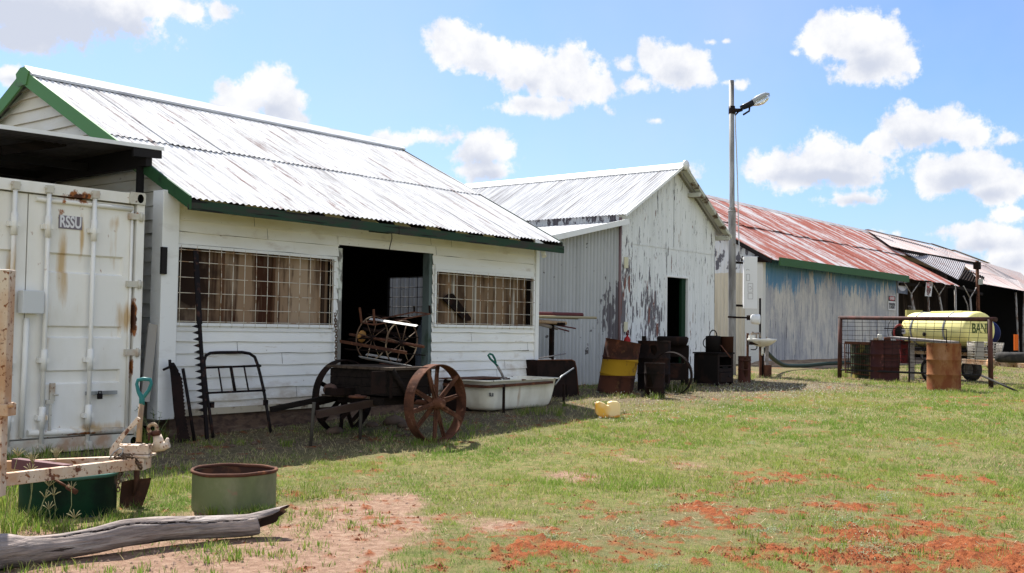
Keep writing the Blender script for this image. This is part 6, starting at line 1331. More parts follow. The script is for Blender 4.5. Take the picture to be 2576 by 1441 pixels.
# ------------------------------------------------------------------ jerrycan
def jerry():
    z2 = lambda x, y, d: P(1308.4+x/3.745, 692.7+y/3.745, D=d)
    g = PG(1530, 1051); D = g.x*FV.x+g.y*FV.y
    pts = [(712, 1215), (722, 1196), (745, 1190), (775, 1200), (800, 1208), (812, 1222), (828, 1228), (838, 1220), (826, 1208), (835, 1196), (865, 1187), (925, 1192), (942, 1210), (946, 1322), (936, 1341), (765, 1340), (725, 1312), (712, 1290)]
    mb = MB(); mb.prism([z2(x, y, D) for x, y in pts], FV*.16)
    m = mat('translucent_yellow_plastic', (.80, .48, .07), .35, [dict(c=(.82, .68, .40), s=(3, 3, 3), t=(.42, .55), d=2, grad=((0, -.02, .10, .25),)), dict(c=(.70, .30, .05), s=(3, 3, 3), t=(.78, .88), d=3, o=4, grad=((2, .09, .02, .42),))], spec=.5, trans=.35)
    root = thing('jerrycan', 'yellow plastic jerrycan lying on its side on the grass', 'jerrycan', tuple(g))
    mb.build('can_body', m, root, bevel=.014)
    mb = MB(); p = z2(715, 1210, D+.08); mb.lathe(p, [(0, -.0), (.022, 0), (.022, .02), (0, .022)], 12, ax=-RV); mb.build('cap', m_cream_imp, root)
jerry()

# ------------------------------------------------------------------ the fenced corner on the right
def corner():
    z4 = lambda x, y, d: P(2108.8+x/5.514, 769.6+y/5.514, D=d)
    gL, gR = P(2112, 946, D=23.7), P(2493, 978, D=20.45); gL.z = gz(gL.x, gL.y)-.03; gR.z = gz(gR.x, gR.y)-.03
    tL, tR = P(2114, 799, D=23.7), P(2490, 803, D=20.45)
    root = thing('mesh_frame', 'brown pipe frame filled with wire mesh in front of the yellow tank', 'fence panel', tuple((gL+gR)/2))
    m_p = mat('brown_pipe', (.085, .035, .028), .7, [dict(c=(.045, .025, .02), s=(6, 6, 3), t=(.45, .6), d=5)])
    for g, t in ((gL, tL), (gR, tR)): mb = MB(); mb.tube([g, t], .047, 12); mb.build('post', m_p, root)
    d = (tR-tL).normalized(); mb = MB(); mb.tube([tL-d*.03, tR+d*.14], .042, 12); mb.build('top_rail', m_p, root)
    mb = MB(); a, b = z4(45, 885, 23.6), z4(2000, 965, 20.5); b = Vector((b.x, b.y, b.z)); mb.tube([a, b], .020, 8); mb.build('lower_rail', m_black, root)
    mb = MB(); W_ = 17
    for i in range(1, W_+1):
        t = i/(W_+1); A = tL.lerp(tR, t); Bt = a.lerp(b, t); mb.tube([A, Bt-UP*(.0)], .0040, 5)
    for k in range(1, 12):
        f = k/12; mb.tube([tL.lerp(Vector((gL.x, gL.y, a.z)), f), tL.lerp(tR, .5).lerp(a.lerp(b, .5), f)+UP*.01-UP*(.02*math.sin(k*1.7)), tR.lerp(Vector((gR.x, gR.y, b.z)), f)], .0040, 5)
    mb.build('wire_mesh', m_iron, root)
    mb = MB(); q0 = z4(790, 312, 22.4); q1 = z4(1500, 325, 21.4); q2 = z4(1503, 540, 21.4); mb.tube([z4(640, 310, 22.6), q0, q1, q2], .012, 6); mb.tube([z4(982, 420, 22.1), z4(983, 1070, 22.1)], .018, 6); mb.build('bent_rod', m_iron, root)
    a2 = z4(1990, 965, 20.5); e = PG(2559, 987)+UP*.02; mb = MB(); mb.tube([a2, e], .020, 8); one('loose_pipe', mb, m_black, 'loose black pipe slanting down to the grass past the right fence post', 'pipe', e)
    # grate
    D = 22.55; root = thing('iron_grate', 'rusty iron bar grate leaning behind the left end of the wire frame', 'grate', tuple(z4(260, 990, D)))
    P0, P1, P2, P3 = z4(88, 508, 23.35), z4(450, 520, 23.0), z4(450, 985, 23.0), z4(100, 930, 23.35)
    for v in (P2, P3): v.z = max(v.z, gz(v.x, v.y)-.02)
    mb = MB(); mb.beam(P0, P1, .02, .06); mb.beam(P0, P3, .03, .02); mb.beam(P1, P2, .03, .02)
    for t in (.33, .66, .96): mb.beam(P0.lerp(P3, t), P1.lerp(P2, t), .012, .022)
    mb.build('grate_frame', m_rust, root); mb = MB()
    for i in range(1, 14): t = i/14; mb.beam(P0.lerp(P1, t), P3.lerp(P2, t), .016, .012)
    mb.build('grate_bars', m_dkrust, root)
    # tins on the drum lid
    zt = P(2226, 861, D=22.9)
    for (px, py, r, h, m_, lab, c_) in ((2213, 861, .045, .13, m_enamel, 'white and red tin on the dark red drum', 'tin'), (2232, 862, .07, .07, m_wheelrust, 'flat reddish tin on the dark red drum', 'tin'), (2203, 862, .05, .05, m_handle, 'small tan tin at the left edge of the dark red drum lid', 'tin')):
        p = P(px, py, D=22.85); mb = MB(); mb.lathe((p.x, p.y, 1.145), [(0, 0), (r, 0), (r, h), (r*.9, h+.01), (0, h+.01)], 14); one('tin', mb, m_, lab, c_, (p.x, p.y, 1.145), 'tins on the drum')
    # tank trailer behind: everything set along one direction
    A = z4(1060, 320, 24.6); B = z4(1960, 340, 22.6); axd = (B-A); axd.z = 0; L_ = axd.length; axd.normalize(); sd = axd.cross(UP); Rt = .395
    c0 = A.copy(); c0.z = z4(1100, 300, 24.6).z-.05; zc = c0.z
    root = thing('water_tank_trailer', 'pale yellow plastic tank marked BANK strapped on a low two-wheeled trailer', 'tank trailer', (c0.x+axd.x*L_/2, c0.y+axd.y*L_/2, .3))
    mb = MB(); Lt = L_+.06; st = c0-axd*.02
    mb.lathe(st, [(0, 0), (Rt*.78, .0), (Rt*.95, .03), (Rt, .10), (Rt, .5), (Rt*1.006, .52), (Rt, .54), (Rt, Lt*.5), (Rt, Lt-.10), (Rt*.95, Lt-.03), (Rt*.78, Lt), (0, Lt+.02)], 48, ax=axd); tk = mb.build('tank', m_yellowtank, root)
    mb = MB(); mb.obox(st+axd*(Lt*.56)+UP*(Rt+.0), axd*.5, sd*.12, UP*.015); mb.build('tank_top_step', m_yellowtank, tk, bevel=.01)
    mb = MB(); f = st+axd*(Lt*.44)-sd*(-Rt*.985)-UP*.06
    side = -sd if (-sd).dot(FV) < 0 else sd
    pf = st+axd*(Lt*.40)+side*(Rt*.985)-UP*.10; mb.lathe(pf, [(0, 0), (.045, 0), (.045, .025), (.02, .03), (0, .03)], 14, ax=side); mb.build('outlet', m_dkrust, tk)
    mb = MB(); pf = st+axd*.13+side*(Rt*1.0)-UP*.04; mb.obox(pf, axd*.075, side*.004, UP*.06); lb = mb.build('label', m_sign, tk)
    mb = MB(); 
    for i in range(3): mb.obox(pf+side*.006+axd*(-.035+.035*i), axd*.012, side*.002, UP*.02)
    mb.build('label_mark', m_signblack, lb)
    for t in (.16, .66):
        mb = MB(); mb.lathe(st+axd*(Lt*t+.02), [(Rt+.004, 0), (Rt+.012, 0), (Rt+.012, .055), (Rt+.004, .055)], 40, ax=axd); mb.build('strap', m_galv, root)
    fe = st+axd*(Lt+.012)
    xd = side.copy(); xd = (UP.cross(axd)).normalized()
    text('lettering', 'BANK', .29, fe+UP*.03, xd, UP, mat('dark_green_marker', (.07, .10, .035), .6), tk, depth=.006, bold=.003, sx=.62)
    # trailer bed, wheels, boards
    zb = zc-Rt-.03
    mb = MB(); bc = c0+axd*(L_*.48); bc.z = zb; mb.obox(bc, axd*(L_*.62), side*.34, UP*.025); mb.build('bed', m_dkwood, root)
    mb = MB(); mb.obox(bc-UP*.09, axd*(L_*.66), side*.05, UP*.035); mb.build('chassis', m_cream_imp, root)
    for off in (0,):
        for s_ in (1, -1):
            wc = P(2342, 927, D=22.9) if s_ > 0 else P(2444, 933, D=23.5)
            wc.z = gz(wc.x, wc.y)+.245; mb = MB(); ax_ = side*(1)
            mb.lathe(wc-ax_*.09, [(.15, 0), (.225, .0), (.25, .03), (.255, .09), (.25, .15), (.225, .18), (.15, .18)], 36, ax=ax_); wh = mb.build('wheel', m_rubber, root)
            mb = MB(); mb.lathe(wc-ax_*.05, [(0, .10), (.04, .11), (.06, .09), (.11, .10), (.14, .13), (.155, .14), (.155, .0)], 30, ax=ax_); mb.build('wheel_rim', mat('dusty_rim', (.20, .185, .16), .7), wh)
    # drawbar running off to the right
    mb = MB(); a, b = P(2425, 908, D=22.6), P(2600, 922, D=20.6); mb.beam(a, b, .10, .09); mb.build('drawbar', m_cream_imp, root)
    mb = MB(); c = P(2499, 915, D=21.5); mb.lathe(c-side*-.03, [(0, 0), (.11, 0), (.115, .03), (.11, .06), (0, .06)], 22, ax=side); mb.build('jockey_wheel', m_cream_imp, root)
    # tyre lying on the drawbar
    c = P(2556, 899, D=20.9); mb = MB(); mb.lathe(c-UP*.10, [(.22, .02), (.30, 0), (.36, .02), (.375, .06), (.375, .14), (.36, .18), (.30, .20), (.22, .18), (.20, .1), (.22, .02)], 60, jit=lambda a, h: .02*(1 if math.sin(a*30) > 0 else 0) if .05 < h < .15 else 0); one('spare_tyre', mb, m_rubber, 'chunky spare tyre lying flat on the cream drawbar', 'tyre', c-UP*.10)
    # wire shopping basket
    C = [P(2450, 860, D=21.9), P(2526, 863, D=21.3), P(2516, 904, D=21.35), P(2446, 902, D=21.9)]; off = FV*.32
    root = thing('wire_basket', 'battered white wire trolley basket beside the yellow tank', 'basket', tuple(C[3]))
    m_w = mat('dirty_white_wire', (.42, .38, .33), .5); mb = MB()
    loop = lambda t: [C[0].lerp(C[3], t), C[1].lerp(C[2], t), C[1].lerp(C[2], t)+off*(1-.3*t), C[0].lerp(C[3], t)+off*(1-.3*t)]
    for k in range(7): mb.tube(loop(k/6), .006 if k else .011, 5, closed=True)
    T, Bm = loop(0), loop(1)
    for e in range(4):
        for k in range(12): t = k/12; mb.tube([T[e].lerp(T[(e+1) % 4], t), Bm[e].lerp(Bm[(e+1) % 4], t)], .0045, 4)
    mb.build('wire_cage', m_w, root)
    mb = MB(); mb.obox(P(2464, 880, D=21.75), (C[1]-C[0]).normalized()*.10, FV*.004, UP*.17); mb.build('side_panel', m_w, root)
    # plank table between drums
    a, b = z4(745, 437, 23.6), z4(1600, 505, 22.2); root = thing('plank_bench', 'weathered plank bench in front of the yellow tank', 'bench', tuple(z4(1020, 780, 23.2)))
    mb = MB(); mb.beam(a, b, .34, .05); mb.build('plank', m_greywood, root)
    for (x, d_) in ((1020, 23.1), (760, 23.7)): p = z4(x, 480, d_); mb = MB(); mb.beam((p.x, p.y, gz(p.x, p.y)), (p.x, p.y, p.z-.04), .10, .05, up=FV); mb.build('leg', m_greywood, root)
    mb = MB(); p = z4(915, 640, 23.5); mb.obox(p, RV*.11, FV*.10, UP*.24); one('red_crate', mb, mat('dark_red_crate', (.15, .02, .022), .6, [dict(c=(.05, .015, .015), s=(14, 14, 14), t=(.5, .6))]), 'dark red crate under the left end of the plank bench', 'crate', p-UP*.24, bevel=.01)
    p = z4(850, 370, 24.4); root = thing('red_hose_reel', 'red hose reel with a thin outer hoop left of the yellow tank', 'hose reel', tuple(p-UP*.2)); rd = mat('faded_red_reel', (.24, .04, .035), .5)
    for r, t, m_, nm in ((.185, .014, rd, 'reel_rim'), (.16, .009, rd, 'reel_rim'), (.30, .007, m_iron, 'outer_hoop')):
        mb = MB(); cc = p if r < .25 else p-RV*.05+UP*.05; mb.tube([cc+(RV*.8+FV*.2)*(math.cos(a)*r)+UP*(math.sin(a)*r) for a in [2*math.pi*i/36 for i in range(36)]], t, 6, closed=True); mb.build(nm, m_, root)
    mb = MB(); mb.lathe(p+FV*.02, [(0, 0), (.15, 0), (.15, .08), (0, .08)], 24, ax=FV); mb.build('reel_drum', m_dark, root)
    mb = MB(); p = P(2299, 789, D=27); mb.obox(p, RV*.20, FV*.05, UP*.09); one('yellow_tin_plate', mb, mat('dull_yellow', (.38, .34, .12), .6), 'dull yellow panel standing behind the tank', 'panel', p-UP*.09)
    mb = MB(); p = P(2556, 861, D=25); mb.obox(p, RV*.048, FV*.015, UP*.185); one('orange_marker', mb, mat('orange_marker', (.60, .12, .015), .5), 'bright orange marker board at the right edge in the shed shadow', 'marker', p-UP*.185)
    mb = MB(); p = P(2487, 838, D=26); mb.lathe(p, [(.0, 0), (.22, 0), (.30, .03), (.30, .10), (.2, .13), (0, .13)], 28, ax=-RV*.7-FV*.7); one('blue_drum_wheel', mb, mat('dark_blue', (.008, .012, .06), .5), 'dark blue wheel standing behind the right end of the tank', 'wheel', p-UP*.3)
    # rope over a shed post
    c = P(2450, 752, Y=13.7); mb = MB(); o_ = P(2432, 790, Y=13.7); mb.tube([P(2424, 745, Y=13.7), P(2433, 765, Y=13.7), P(2436, 790, Y=13.7), P(2430, 808, Y=13.7), P(2424, 813, Y=13.7)], .03, 6); one('rope_loop', mb, m_greywood, 'pale rope looped from the roof of the open shed', 'rope', c)
    # signs
    def board(name, pts, D_, m_, label, thick=.02, tilt=0):
        c = P(sum(p[0] for p in pts)/4, sum(p[1] for p in pts)/4, Y=D_); root = thing(name, label, 'sign', tuple(c)); mb = MB(); mb.prism([P(x, y, Y=D_) for x, y in pts], (0, thick, 0)); mb.build('board', m_, root); return root, c
    Ys = Y3-.06; m_gb = mat('blue_grey_board', (.13, .15, .20), .6, [dict(c=(.2, .21, .25), s=(3, 3, 3), t=(.5, .65))])
    e = lambda x, y: (2216.6+x/11.70, 677.3+y/11.70)
    root, c = board('disc_sign', [e(475, 205), e(770, 250), e(778, 735), e(490, 695)], Ys, m_gb, 'blue-grey square board with a large pale disc at the end of the grey wall')
    mb = MB(); o = P(*e(626, 468), Y=Ys-.012); rx = (P(*e(760, 468), Y=Ys).x-P(*e(496, 468), Y=Ys).x)/2; rz = (P(*e(626, 300), Y=Ys).z-P(*e(626, 640), Y=Ys).z)/2
    mb.prism([o+Vector((rx*math.cos(a), 0, rz*math.sin(a))) for a in [2*math.pi*i/32 for i in range(32)]], (0, .010, 0)); mb.build('disc', mat('pale_disc', (.55, .55, .60), .6), root)
    Yk = 13.75; root, c = board('keep_out_sign', [e(1338, 378), e(1518, 385), e(1475, 800), e(1297, 785)], Yk, m_sign, 'white KEEP OUT sign hung on a shed post')
    dx = Vector((1, 0, -.06)); dz = Vector((.10, 0, 1)); pt = lambda x, y: P(*e(x, y), Y=Yk-.004)
    mb = MB(); q = pt(1388, 462); mb.obox(q, dx*.16, (0, .002, 0), dz*.10); bb = mb.build('red_box', m_signred, root)
    text('lettering', 'KEEP', .15, pt(1388, 462)+Vector((0, -.004, 0)), dx, dz, m_sign, root, bold=.004, sx=.75); text('lettering', 'OUT', .17, pt(1466, 462), dx, dz, m_signbrown, root, bold=.004, sx=.70)
    for s_, y, k in (('AUTHORISED', 585, .62), ('PERSONNEL', 655, .66), ('ONLY', 730, .8)): text('lettering', s_, .14 if s_ != 'ONLY' else .15, pt(1408-(y-585)*.15, y), dx, dz, m_signbrown, root, bold=.005, sx=k)
    root, c = board('danger_sign', [e(205, 770), e(420, 780), e(425, 1210), e(218, 1200)], Y3-.03, m_sign, 'white DANGER warning sign low on the right end of the grey wall')
    pt = lambda x, y: P(*e(x, y), Y=Y3-.036); wdt = (P(*e(420, 900), Y=Y3).x-P(*e(205, 900), Y=Y3).x)
    zt_, zb_ = P(*e(300, 778), Y=Y3).z, P(*e(300, 938), Y=Y3).z; cx_ = pt(318, 860).x
    mb = MB(); mb.box(cx_-wdt*.47, cx_+wdt*.47, Y3-.036, Y3-.031, zb_, zt_-.01); mb.build('black_panel', m_signblack, root)
    mb = MB(); o = Vector((cx_, Y3-.042, (zt_+zb_)/2)); mb.prism([o+Vector((wdt*.42*math.cos(a), 0, (zt_-zb_)*.42*math.sin(a))) for a in [2*math.pi*i/28 for i in range(28)]], (0, .004, 0)); mb.build('red_oval', m_signred, root)
    text('lettering', 'DANGER', .15, o+Vector((0, -.003, 0)), (1, 0, 0), UP, m_sign, root, bold=.004, sx=.8)
    text('lettering', 'THIS BUILDING', .13, pt(322, 1030), (1, 0, 0), UP, m_signblack, root, bold=.003, sx=.75); text('lettering', 'IS UNSAFE', .16, pt(322, 1120), (1, 0, 0), UP, m_signblack, root, bold=.003, sx=.8)
    root, c = board('blank_sign', [(2462, 702), (2473, 701), (2473, 715), (2462, 716)], 13.8, mat('pale_plate', (.42, .42, .36), .6), 'small blank pale plate on the rusty tall shed post')
corner()
# ------------------------------------------------------------------ grass, litter, weeds
def zarr(x, y):
    s = x*FV.x+y*FV.y
    sm = lambda p, q, v: (lambda t: t*t*(3-2*t))(np.clip((v-p)/(q-p), 0, 1))
    return .28*sm(8, 18, s)+.07*sm(18, 32, s)
def tri_object(name, V, colr, mat_, label=None, kind='stuff', nv=3):
    """V: (n, nv, 3) polygons, colr: (n, 3)"""
    n = len(V); me = bpy.data.meshes.new(name); me.vertices.add(n*nv); me.vertices.foreach_set('co', V.astype(np.float32).ravel())
    me.loops.add(n*nv); me.loops.foreach_set('vertex_index', np.arange(n*nv, dtype=np.int32)); me.polygons.add(n)
    me.polygons.foreach_set('loop_start', np.arange(0, n*nv, nv, dtype=np.int32)); me.polygons.foreach_set('loop_total', np.full(n, nv, dtype=np.int32)); me.update()
    at = me.color_attributes.new('tint', 'FLOAT_COLOR', 'CORNER'); c4_ = np.ones((n, nv, 4), np.float32); c4_[:, :, :3] = colr[:, None, :]
    at.data.foreach_set('color', c4_.ravel()); me.materials.append(mat_); o = bpy.data.objects.new(name, me); col.objects.link(o); return tag(o, label, None, kind=kind)
m_leaf = mat('grass_blade', (.1, .1, .1), .75, attr='tint', spec=.06, trans=.32)
m_litter = mat('dry_straw', (.1, .1, .1), .9, attr='tint', spec=.1)
KEEP = [(P(588, 1280, D=7.44), .30), (P(171, 1290, D=7.22), .30)]   # not inside the tubs
def under_sheds(x, y):
    return ((x > XL-.1) & (x < XR+.1) & (y > YF+.02)) | ((x > 14.3) & (y > 11.15)) | ((x < 6.3) & (x > 3.6) & (y > 9.75)) | ((x > X3) & (y > 13.7))
def grass():
    g = np.random.default_rng(11); n1, n2 = 150000, 900000
    a0, a1 = math.radians(38.8-29), math.radians(38.8+29)
    r1 = np.sqrt(g.uniform(4.7**2, 9**2, n1)); r2 = g.uniform(9, 36, n2); r = np.concatenate([r1, r2]); a = g.uniform(a0, a1, len(r))
    x, y = r*np.cos(a), r*np.sin(a); soil, red, straw = cover(x, y)
    tuft = fbm(x*4.2, y*4.2, 77, 3, .6); pt = fbm(x*.8, y*.8, 5, 3); fine = fbm(x*11, y*11, 31, 2)
    p = (1-soil*.97)*(1-red*.90)*(1-straw*.85)*np.clip(.45+(fine-.42)*4, .25, 1); p = np.where((tuft > .66) & (soil+red > .4), np.maximum(p, .35), p)
    thin = fbm(x*2.3, y*2.3, 131, 4, .65); p = p*(1-.72*np.clip((thin-.50)*7, 0, 1))
    ok = (g.uniform(0, 1, len(r)) < p) & ~under_sheds(x, y)
    for c, rad in KEEP: ok &= (x-c.x)**2+(y-c.y)**2 > rad**2
    x, y, r, straw, tuft, pt, soil, red, fine = [v[ok] for v in (x, y, r, straw, tuft, pt, soil, red, fine)]; n = len(x); z = zarr(x, y)
    h = g.uniform(.016, .044, n)*(1+.9*np.clip((tuft-.5)*3, 0, 1))*(1+.012*(r-6)); w = .0016*(1+g.uniform(0, .7, n))*(r/6)**.9
    az = g.uniform(0, 6.283, n); la = g.uniform(0, 6.283, n); lean_ = h*g.uniform(.2, 1.15, n)
    b = np.stack([x, y, z-.004], -1); sdv = np.stack([np.cos(az)*w, np.sin(az)*w, 0*w], -1); tip = b+np.stack([np.cos(la)*lean_, np.sin(la)*lean_, h], -1)
    V = np.stack([b-sdv, b+sdv, tip], 1)
    G1, G2, G3, G4 = map(np.array, ([.175, .28, .042], [.31, .34, .080], [.44, .37, .19], [.10, .225, .040]))
    q = np.clip(pt*2.2-.6+g.normal(0, .18, n), 0, 1)[:, None]; C = G1*(1-q)+G2*q
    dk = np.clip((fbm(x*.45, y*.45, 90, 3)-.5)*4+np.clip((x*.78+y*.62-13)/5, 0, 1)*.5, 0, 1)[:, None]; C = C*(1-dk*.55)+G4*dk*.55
    dry = (g.uniform(0, 1, n) < .10+.55*np.clip((fbm(x*2.3, y*2.3, 131, 4, .65)-.46)*5, 0, 1)+.55*straw+.15*(soil+red > .3))[:, None]; C = np.where(dry, G3*g.uniform(.7, 1.15, (n, 1)), C)*g.uniform(.85, 1.15, (n, 1))
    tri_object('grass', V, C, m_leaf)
    # taller tufts: round the tubs, by the container, at the left edge, on the bare earth
    V = []; C = []
    V = []; CL = []
    def tufts(px, py, sx, sy, cnt, hmin, hmax, nb=26, spread=.05, dark=1.):
        for _ in range(cnt):
            q_ = PG(px+g.uniform(-sx, sx), py+g.uniform(-sy, sy)); k = int(nb*g.uniform(.6, 1.3)); 
            for _ in range(k):
                a = g.uniform(0, 6.283); d = abs(g.normal(0, spread)); h_ = g.uniform(hmin, hmax); bx, by = q_.x+math.cos(a)*d, q_.y+math.sin(a)*d
                skip = any((bx-c.x)**2+(by-c.y)**2 < (rad+.012)**2 for c, rad in KEEP)
                if skip: continue
                a2 = a+g.normal(0, .6); ln = h_*g.uniform(.15, .8); w_ = g.uniform(.0018, .0034); ax = np.array([math.sin(a2)*w_, -math.cos(a2)*w_, 0]); b_ = np.array([bx, by, gz(bx, by)-.005])
                m1 = b_+np.array([math.cos(a2)*ln*.35, math.sin(a2)*ln*.35, h_*.62]); t_ = b_+np.array([math.cos(a2)*ln, math.sin(a2)*ln, h_])
                cc = (G1*.9 if g.uniform() < .62 else G2)*g.uniform(.6, 1.2)*dark
                if g.uniform() < .12: cc = G3*.9
                V.append([b_-ax, b_+ax, m1+ax*.8, m1-ax*.8]); V.append([m1-ax*.8, m1+ax*.8, t_+ax*.1, t_-ax*.1]); CL.extend([cc, cc])
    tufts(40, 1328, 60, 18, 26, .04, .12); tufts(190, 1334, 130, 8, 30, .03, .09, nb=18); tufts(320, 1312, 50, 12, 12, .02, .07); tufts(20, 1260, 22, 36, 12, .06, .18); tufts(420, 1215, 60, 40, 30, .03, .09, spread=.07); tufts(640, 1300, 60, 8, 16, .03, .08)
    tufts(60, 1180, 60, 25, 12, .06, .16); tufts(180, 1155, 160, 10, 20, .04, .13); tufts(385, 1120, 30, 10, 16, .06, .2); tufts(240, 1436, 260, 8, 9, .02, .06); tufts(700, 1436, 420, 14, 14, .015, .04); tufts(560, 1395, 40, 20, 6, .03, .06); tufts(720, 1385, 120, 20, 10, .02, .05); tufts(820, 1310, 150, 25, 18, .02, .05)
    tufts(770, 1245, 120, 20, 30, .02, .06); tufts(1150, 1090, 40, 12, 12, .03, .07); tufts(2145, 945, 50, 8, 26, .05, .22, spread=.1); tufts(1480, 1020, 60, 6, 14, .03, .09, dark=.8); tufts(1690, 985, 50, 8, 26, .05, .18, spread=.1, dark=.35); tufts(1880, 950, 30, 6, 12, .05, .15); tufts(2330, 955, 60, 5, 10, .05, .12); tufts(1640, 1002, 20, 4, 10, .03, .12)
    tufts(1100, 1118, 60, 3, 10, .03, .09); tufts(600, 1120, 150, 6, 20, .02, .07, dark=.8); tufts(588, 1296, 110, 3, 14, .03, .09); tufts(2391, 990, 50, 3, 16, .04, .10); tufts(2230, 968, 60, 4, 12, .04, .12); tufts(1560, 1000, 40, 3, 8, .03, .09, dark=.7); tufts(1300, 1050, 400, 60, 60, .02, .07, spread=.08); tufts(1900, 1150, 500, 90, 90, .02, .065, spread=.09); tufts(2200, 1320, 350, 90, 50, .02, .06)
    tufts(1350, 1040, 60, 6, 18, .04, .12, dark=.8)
    tri_object('grass_tufts', np.array(V), np.array(CL), m_leaf, nv=4)
    # hay litter, dense under the eaves
    n = 90000; a = g.uniform(a0, a1, n); r = g.uniform(6.5, 28, n); x, y = r*np.cos(a), r*np.sin(a); soil, red, straw = cover(x, y)
    ok = (g.uniform(0, 1, n) < straw**1.5*.9+.03) & ~under_sheds(x, y); x, y, r = x[ok], y[ok], r[ok]; n = len(x); z = zarr(x, y)+g.uniform(.003, .02, n)
    L_ = g.uniform(.02, .11, n); w = .0015*(r/8)**.8; az = g.uniform(0, 6.283, n); dz = g.normal(0, .10, n)*L_
    b = np.stack([x, y, z], -1); d = np.stack([np.cos(az)*L_, np.sin(az)*L_, dz], -1); s_ = np.stack([-np.sin(az)*w, np.cos(az)*w, 0*w], -1); bend = np.stack([np.zeros(n), np.zeros(n), L_*g.uniform(0, .15, n)], -1)
    V = np.stack([b-s_, b+s_, b+d+s_, b+d-s_], 1); H1, H2 = np.array([.44, .37, .23]), np.array([.24, .19, .12]); q = g.uniform(0, 1, (n, 1)); C = H1*q+H2*(1-q)
    tri_object('straw_litter', V, C, m_litter, nv=4)
    # low grey-green creeping weeds and white clover heads
    V = []; C = []
    R7 = lambda zx, zy: ((1700+zx/1.564)/1.2993, (1200+zy/1.564)/1.2993)
    for (zx, zy, sx, sy, k) in ((1650, 790, 150, 40, 420), (1800, 930, 150, 60, 420), (1280, 840, 110, 22, 240), (590, 850, 90, 40, 260), (150, 870, 70, 20, 120), (1870, 670, 70, 30, 200), (2080, 400, 100, 40, 220), (700, 1030, 60, 15, 120), (850, 850, 60, 20, 130), (1290, 330, 60, 14, 100), (1180, 395, 30, 8, 60), (1340, 185, 120, 22, 160), (2490, 335, 70, 20, 120), (950, 180, 220, 14, 150), (320, 930, 60, 30, 120), (1450, 400, 50, 10, 60)):
        for _ in range(k):
            px, py = R7(zx+g.normal(0, sx*.5), zy+g.normal(0, sy*.5)); q_ = PG(px, py); D_ = q_.length; s0 = g.uniform(.006, .012)*(D_/7)**.6; a = g.uniform(0, 6.283)
            d = np.array([math.cos(a), math.sin(a), g.uniform(.1, .7)])*s0; e = np.array([-math.sin(a), math.cos(a), g.uniform(-.2, .2)])*s0*.5; b_ = np.array([q_.x, q_.y, q_.z+g.uniform(.004, .022)])
            V.append([b_, b_+d*.5+e, b_+d, b_+d*.5-e]); C.append(np.array([.26, .31, .19])*g.uniform(.65, 1.25))
    for _ in range(900):
        px, py = g.uniform(1500, 2570), g.uniform(975, 1075); 
        if g.uniform() < .5: px, py = g.normal(2000, 130), g.normal(985, 14)
        q_ = PG(px, max(965, py)); b_ = np.array([q_.x, q_.y, q_.z+g.uniform(.03, .06)]); s0 = .009
        if under_sheds(q_.x, q_.y): continue
        V.append([b_, b_+np.array([s0, 0, s0]), b_+np.array([0, 0, 2*s0]), b_+np.array([-s0, 0, s0])]); C.append(np.array([.60, .62, .52]))
    tri_object('creeping_weeds', np.array(V), np.array(C), m_leaf, nv=4)
    # crumbs of red and tan earth
    V = []; C = []; n = 110000; px = g.uniform(0, 2576, n); py = g.uniform(1090, 1450, n)
    for i in range(0): pass
    d = np.stack([np.full(n, _f.x), np.full(n, _f.y), np.full(n, _f.z)], -1)+np.outer((px-HX)/FPX, np.array(_r))-np.outer((py-HY)/FPX, np.array(_u)); t = -CAMZ/d[:, 2]; x, y = d[:, 0]*t, d[:, 1]*t
    soil, red, straw = cover(x, y); ok = g.uniform(0, 1, n) < (red*.55+soil*.03+.004); x, y, red = x[ok], y[ok], red[ok]; n = len(x); z = zarr(x, y)
    s_ = g.gamma(1.4, .0032, n)+.002; s_ = np.minimum(s_, .018); c = np.stack([x, y, z+s_*.3], -1)
    base = np.array([[1, 0, 0], [0, 1, 0], [-1, 0, 0], [0, -1, 0], [0, 0, 1.]]); rot = g.uniform(0, 6.283, n); T = []
    pts = []
    for k in range(5):
        jx = g.uniform(.6, 1.3, n); px_, py_ = base[k, 0], base[k, 1]; qx = (px_*np.cos(rot)-py_*np.sin(rot))*jx; qy = (px_*np.sin(rot)+py_*np.cos(rot))*jx; qz = base[k, 2]*g.uniform(.25, .7, n)-(k < 4)*.4
        pts.append(c+np.stack([qx*s_, qy*s_, qz*s_], -1))
    for k in range(4): T.append(np.stack([pts[k], pts[(k+1) % 4], pts[4]], 1))
    V = np.concatenate(T); rc, tc_ = np.array([.21, .065, .026]), np.array([.36, .24, .17]); m_ = (red > .1)[:, None]; C = np.where(m_, rc, tc_)*g.uniform(.6, 1.25, (n, 1)); C = np.concatenate([C]*4)
    tri_object('earth_crumbs', V, C, m_litter)
grass()

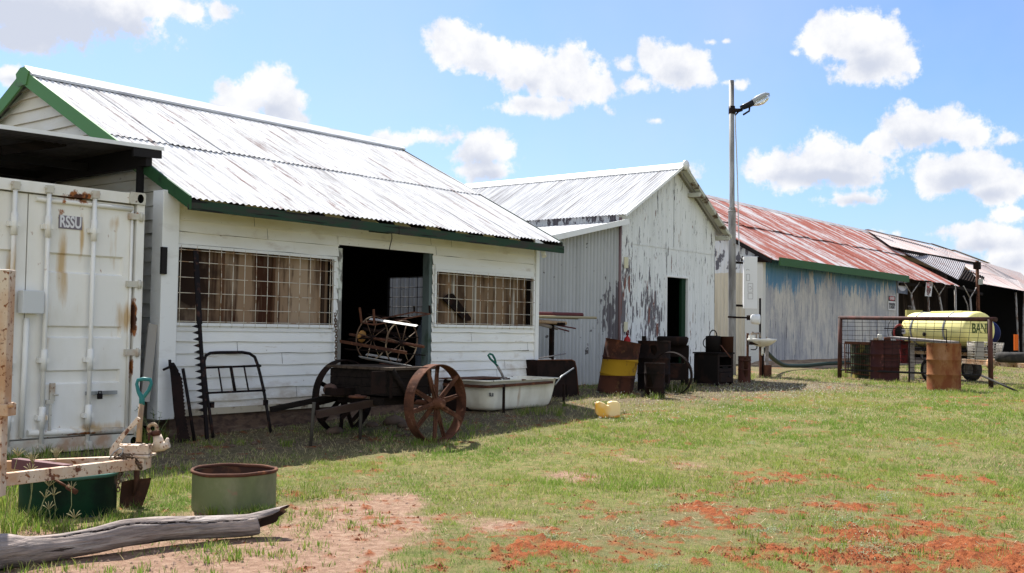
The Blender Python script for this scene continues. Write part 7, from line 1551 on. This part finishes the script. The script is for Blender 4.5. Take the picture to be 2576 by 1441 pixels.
def seed_stems():
    """tall seeding grass round the green tub: each stem a plant"""
    z7 = lambda x, y, d: P(x/5.2, 1031.3+y/5.2, D=d)
    m_s = mat('seed_stalk', (.26, .27, .13), .7, trans=.2); m_h = mat('seed_head', (.42, .38, .22), .8, trans=.3)
    spec = [(640, 1000, 520, 1420, 6.75, 'fan'), (935, 1035, 850, 1330, 6.72, 'fan'), (590, 1150, 500, 1440, 6.65, 'fan'), (640, 1300, 600, 1440, 6.6, 'fan'), (975, 1410, 985, 1500, 6.4, 'fan'), (700, 1120, 690, 1420, 6.8, 'fan'), (235, 600, 60, 900, 6.4, 'fan'), (430, 640, 330, 1300, 6.7, 'plume'), (735, 580, 735, 1200, 6.9, 'plume'), (400, 800, 340, 1330, 6.6, 'fan')]
    labs = ['forked seed head standing highest right of the drawbar brace', 'forked seed head in front of the middle of the green tub', 'forked seed head low on the left part of the green tub', 'small forked seed head near the foot of the green tub', 'short forked seed head nearest the grey branch', 'thin seeding stem before the centre of the green tub', 'forked seed head touching the upright cream post', 'feathery seed plume above the left of the drawbar', 'pale curled seed plume between the two drawbar arms', 'thin bare-topped stem crossing the left of the drawbar']
    for i, (tx, ty, bx, by, d, kind) in enumerate(spec):
        T = z7(tx, ty, d); B = z7(bx, by, d); g_ = gz(B.x, B.y); B = Vector((B.x, B.y, g_)); mid = B.lerp(T, .55)+(RV*.02 if i % 2 else -RV*.015)
        root = thing('seeding_grass', 'tall '+labs[i], 'grass plant', tuple(B), 'seeding grass stems round the green tub')
        mb = MB(); mb.tube([B, mid, T], [.0026, .0022, .0015], 4); mb.build('stem', m_s, root)
        mb = MB(); rr = random.Random(i)
        if kind == 'fan':
            for k in range(5):
                a = R(-55+27*k+rr.uniform(-8, 8)); e = T+RV*(math.sin(a)*.052)+UP*(math.cos(a)*.052)+FV*rr.uniform(-.015, .015); mb.tube([T, T.lerp(e, .6)+UP*.003, e], [.0020, .0028, .0012], 4)
        else:
            for k in range(11):
                a = R(-60+12*k+rr.uniform(-5, 5)); e = T+RV*(math.sin(a)*.05)+UP*(math.cos(a)*.045)+FV*rr.uniform(-.02, .02); mb.tube([T-UP*.03, T.lerp(e, .5), e], [.0016, .0022, .0008], 4)
        mb.build('seed_head', m_h, root)
    # leafy weed at the foot of the corner post
    def weed(px, py, h, label, n=26, seed=1, colr=(.05, .09, .03), spread=.5, Yw=None):
        g_ = PG(px, py) if Yw is None else P(px, py, Y=Yw); g_.z = gz(g_.x, g_.y); root = thing('leafy_weed', label, 'weed', tuple(g_)); rr = random.Random(seed); st = MB(); lf = MB()
        for k in range(5):
            a = rr.uniform(0, 6.28); e = g_+Vector((math.cos(a)*h*spread, math.sin(a)*h*spread*.5-.02, h*rr.uniform(.6, 1))); m_ = g_.lerp(e, .5)+UP*h*.1; st.tube([g_, m_, e], [.004, .003, .0015], 5)
            for j in range(n):
                t = rr.uniform(.15, 1); c = (g_.lerp(m_, t*2) if t < .5 else m_.lerp(e, t*2-1)); b = rr.uniform(0, 6.28); d = Vector((math.cos(b), math.sin(b), rr.uniform(-.3, .6)))*rr.uniform(.02, .045); s_ = d.cross(UP).normalized()*d.length*.28
                lf.quad(c, c+d*.5+s_, c+d, c+d*.5-s_)
        st.build('stem', m_s, root); lf.build('foliage', mat('weed_leaf', colr, .7, trans=.25), root)
    weed(392, 1085, .45, 'dark leafy weed at the foot of the white corner post', seed=3, Yw=9.5); weed(1722, 960, .55, 'creeper climbing beside the barn door frame', seed=5, spread=.12, n=30, Yw=11.05); weed(1655, 880, .9, 'pale weed rising behind the sooty drum against the barn', seed=8, spread=.25, colr=(.09, .12, .06), n=12, Yw=10.9); weed(1640, 1004, .16, 'small pale flowering weed in front of the small dark drum', seed=9, colr=(.3, .3, .22), n=5)
seed_stems()
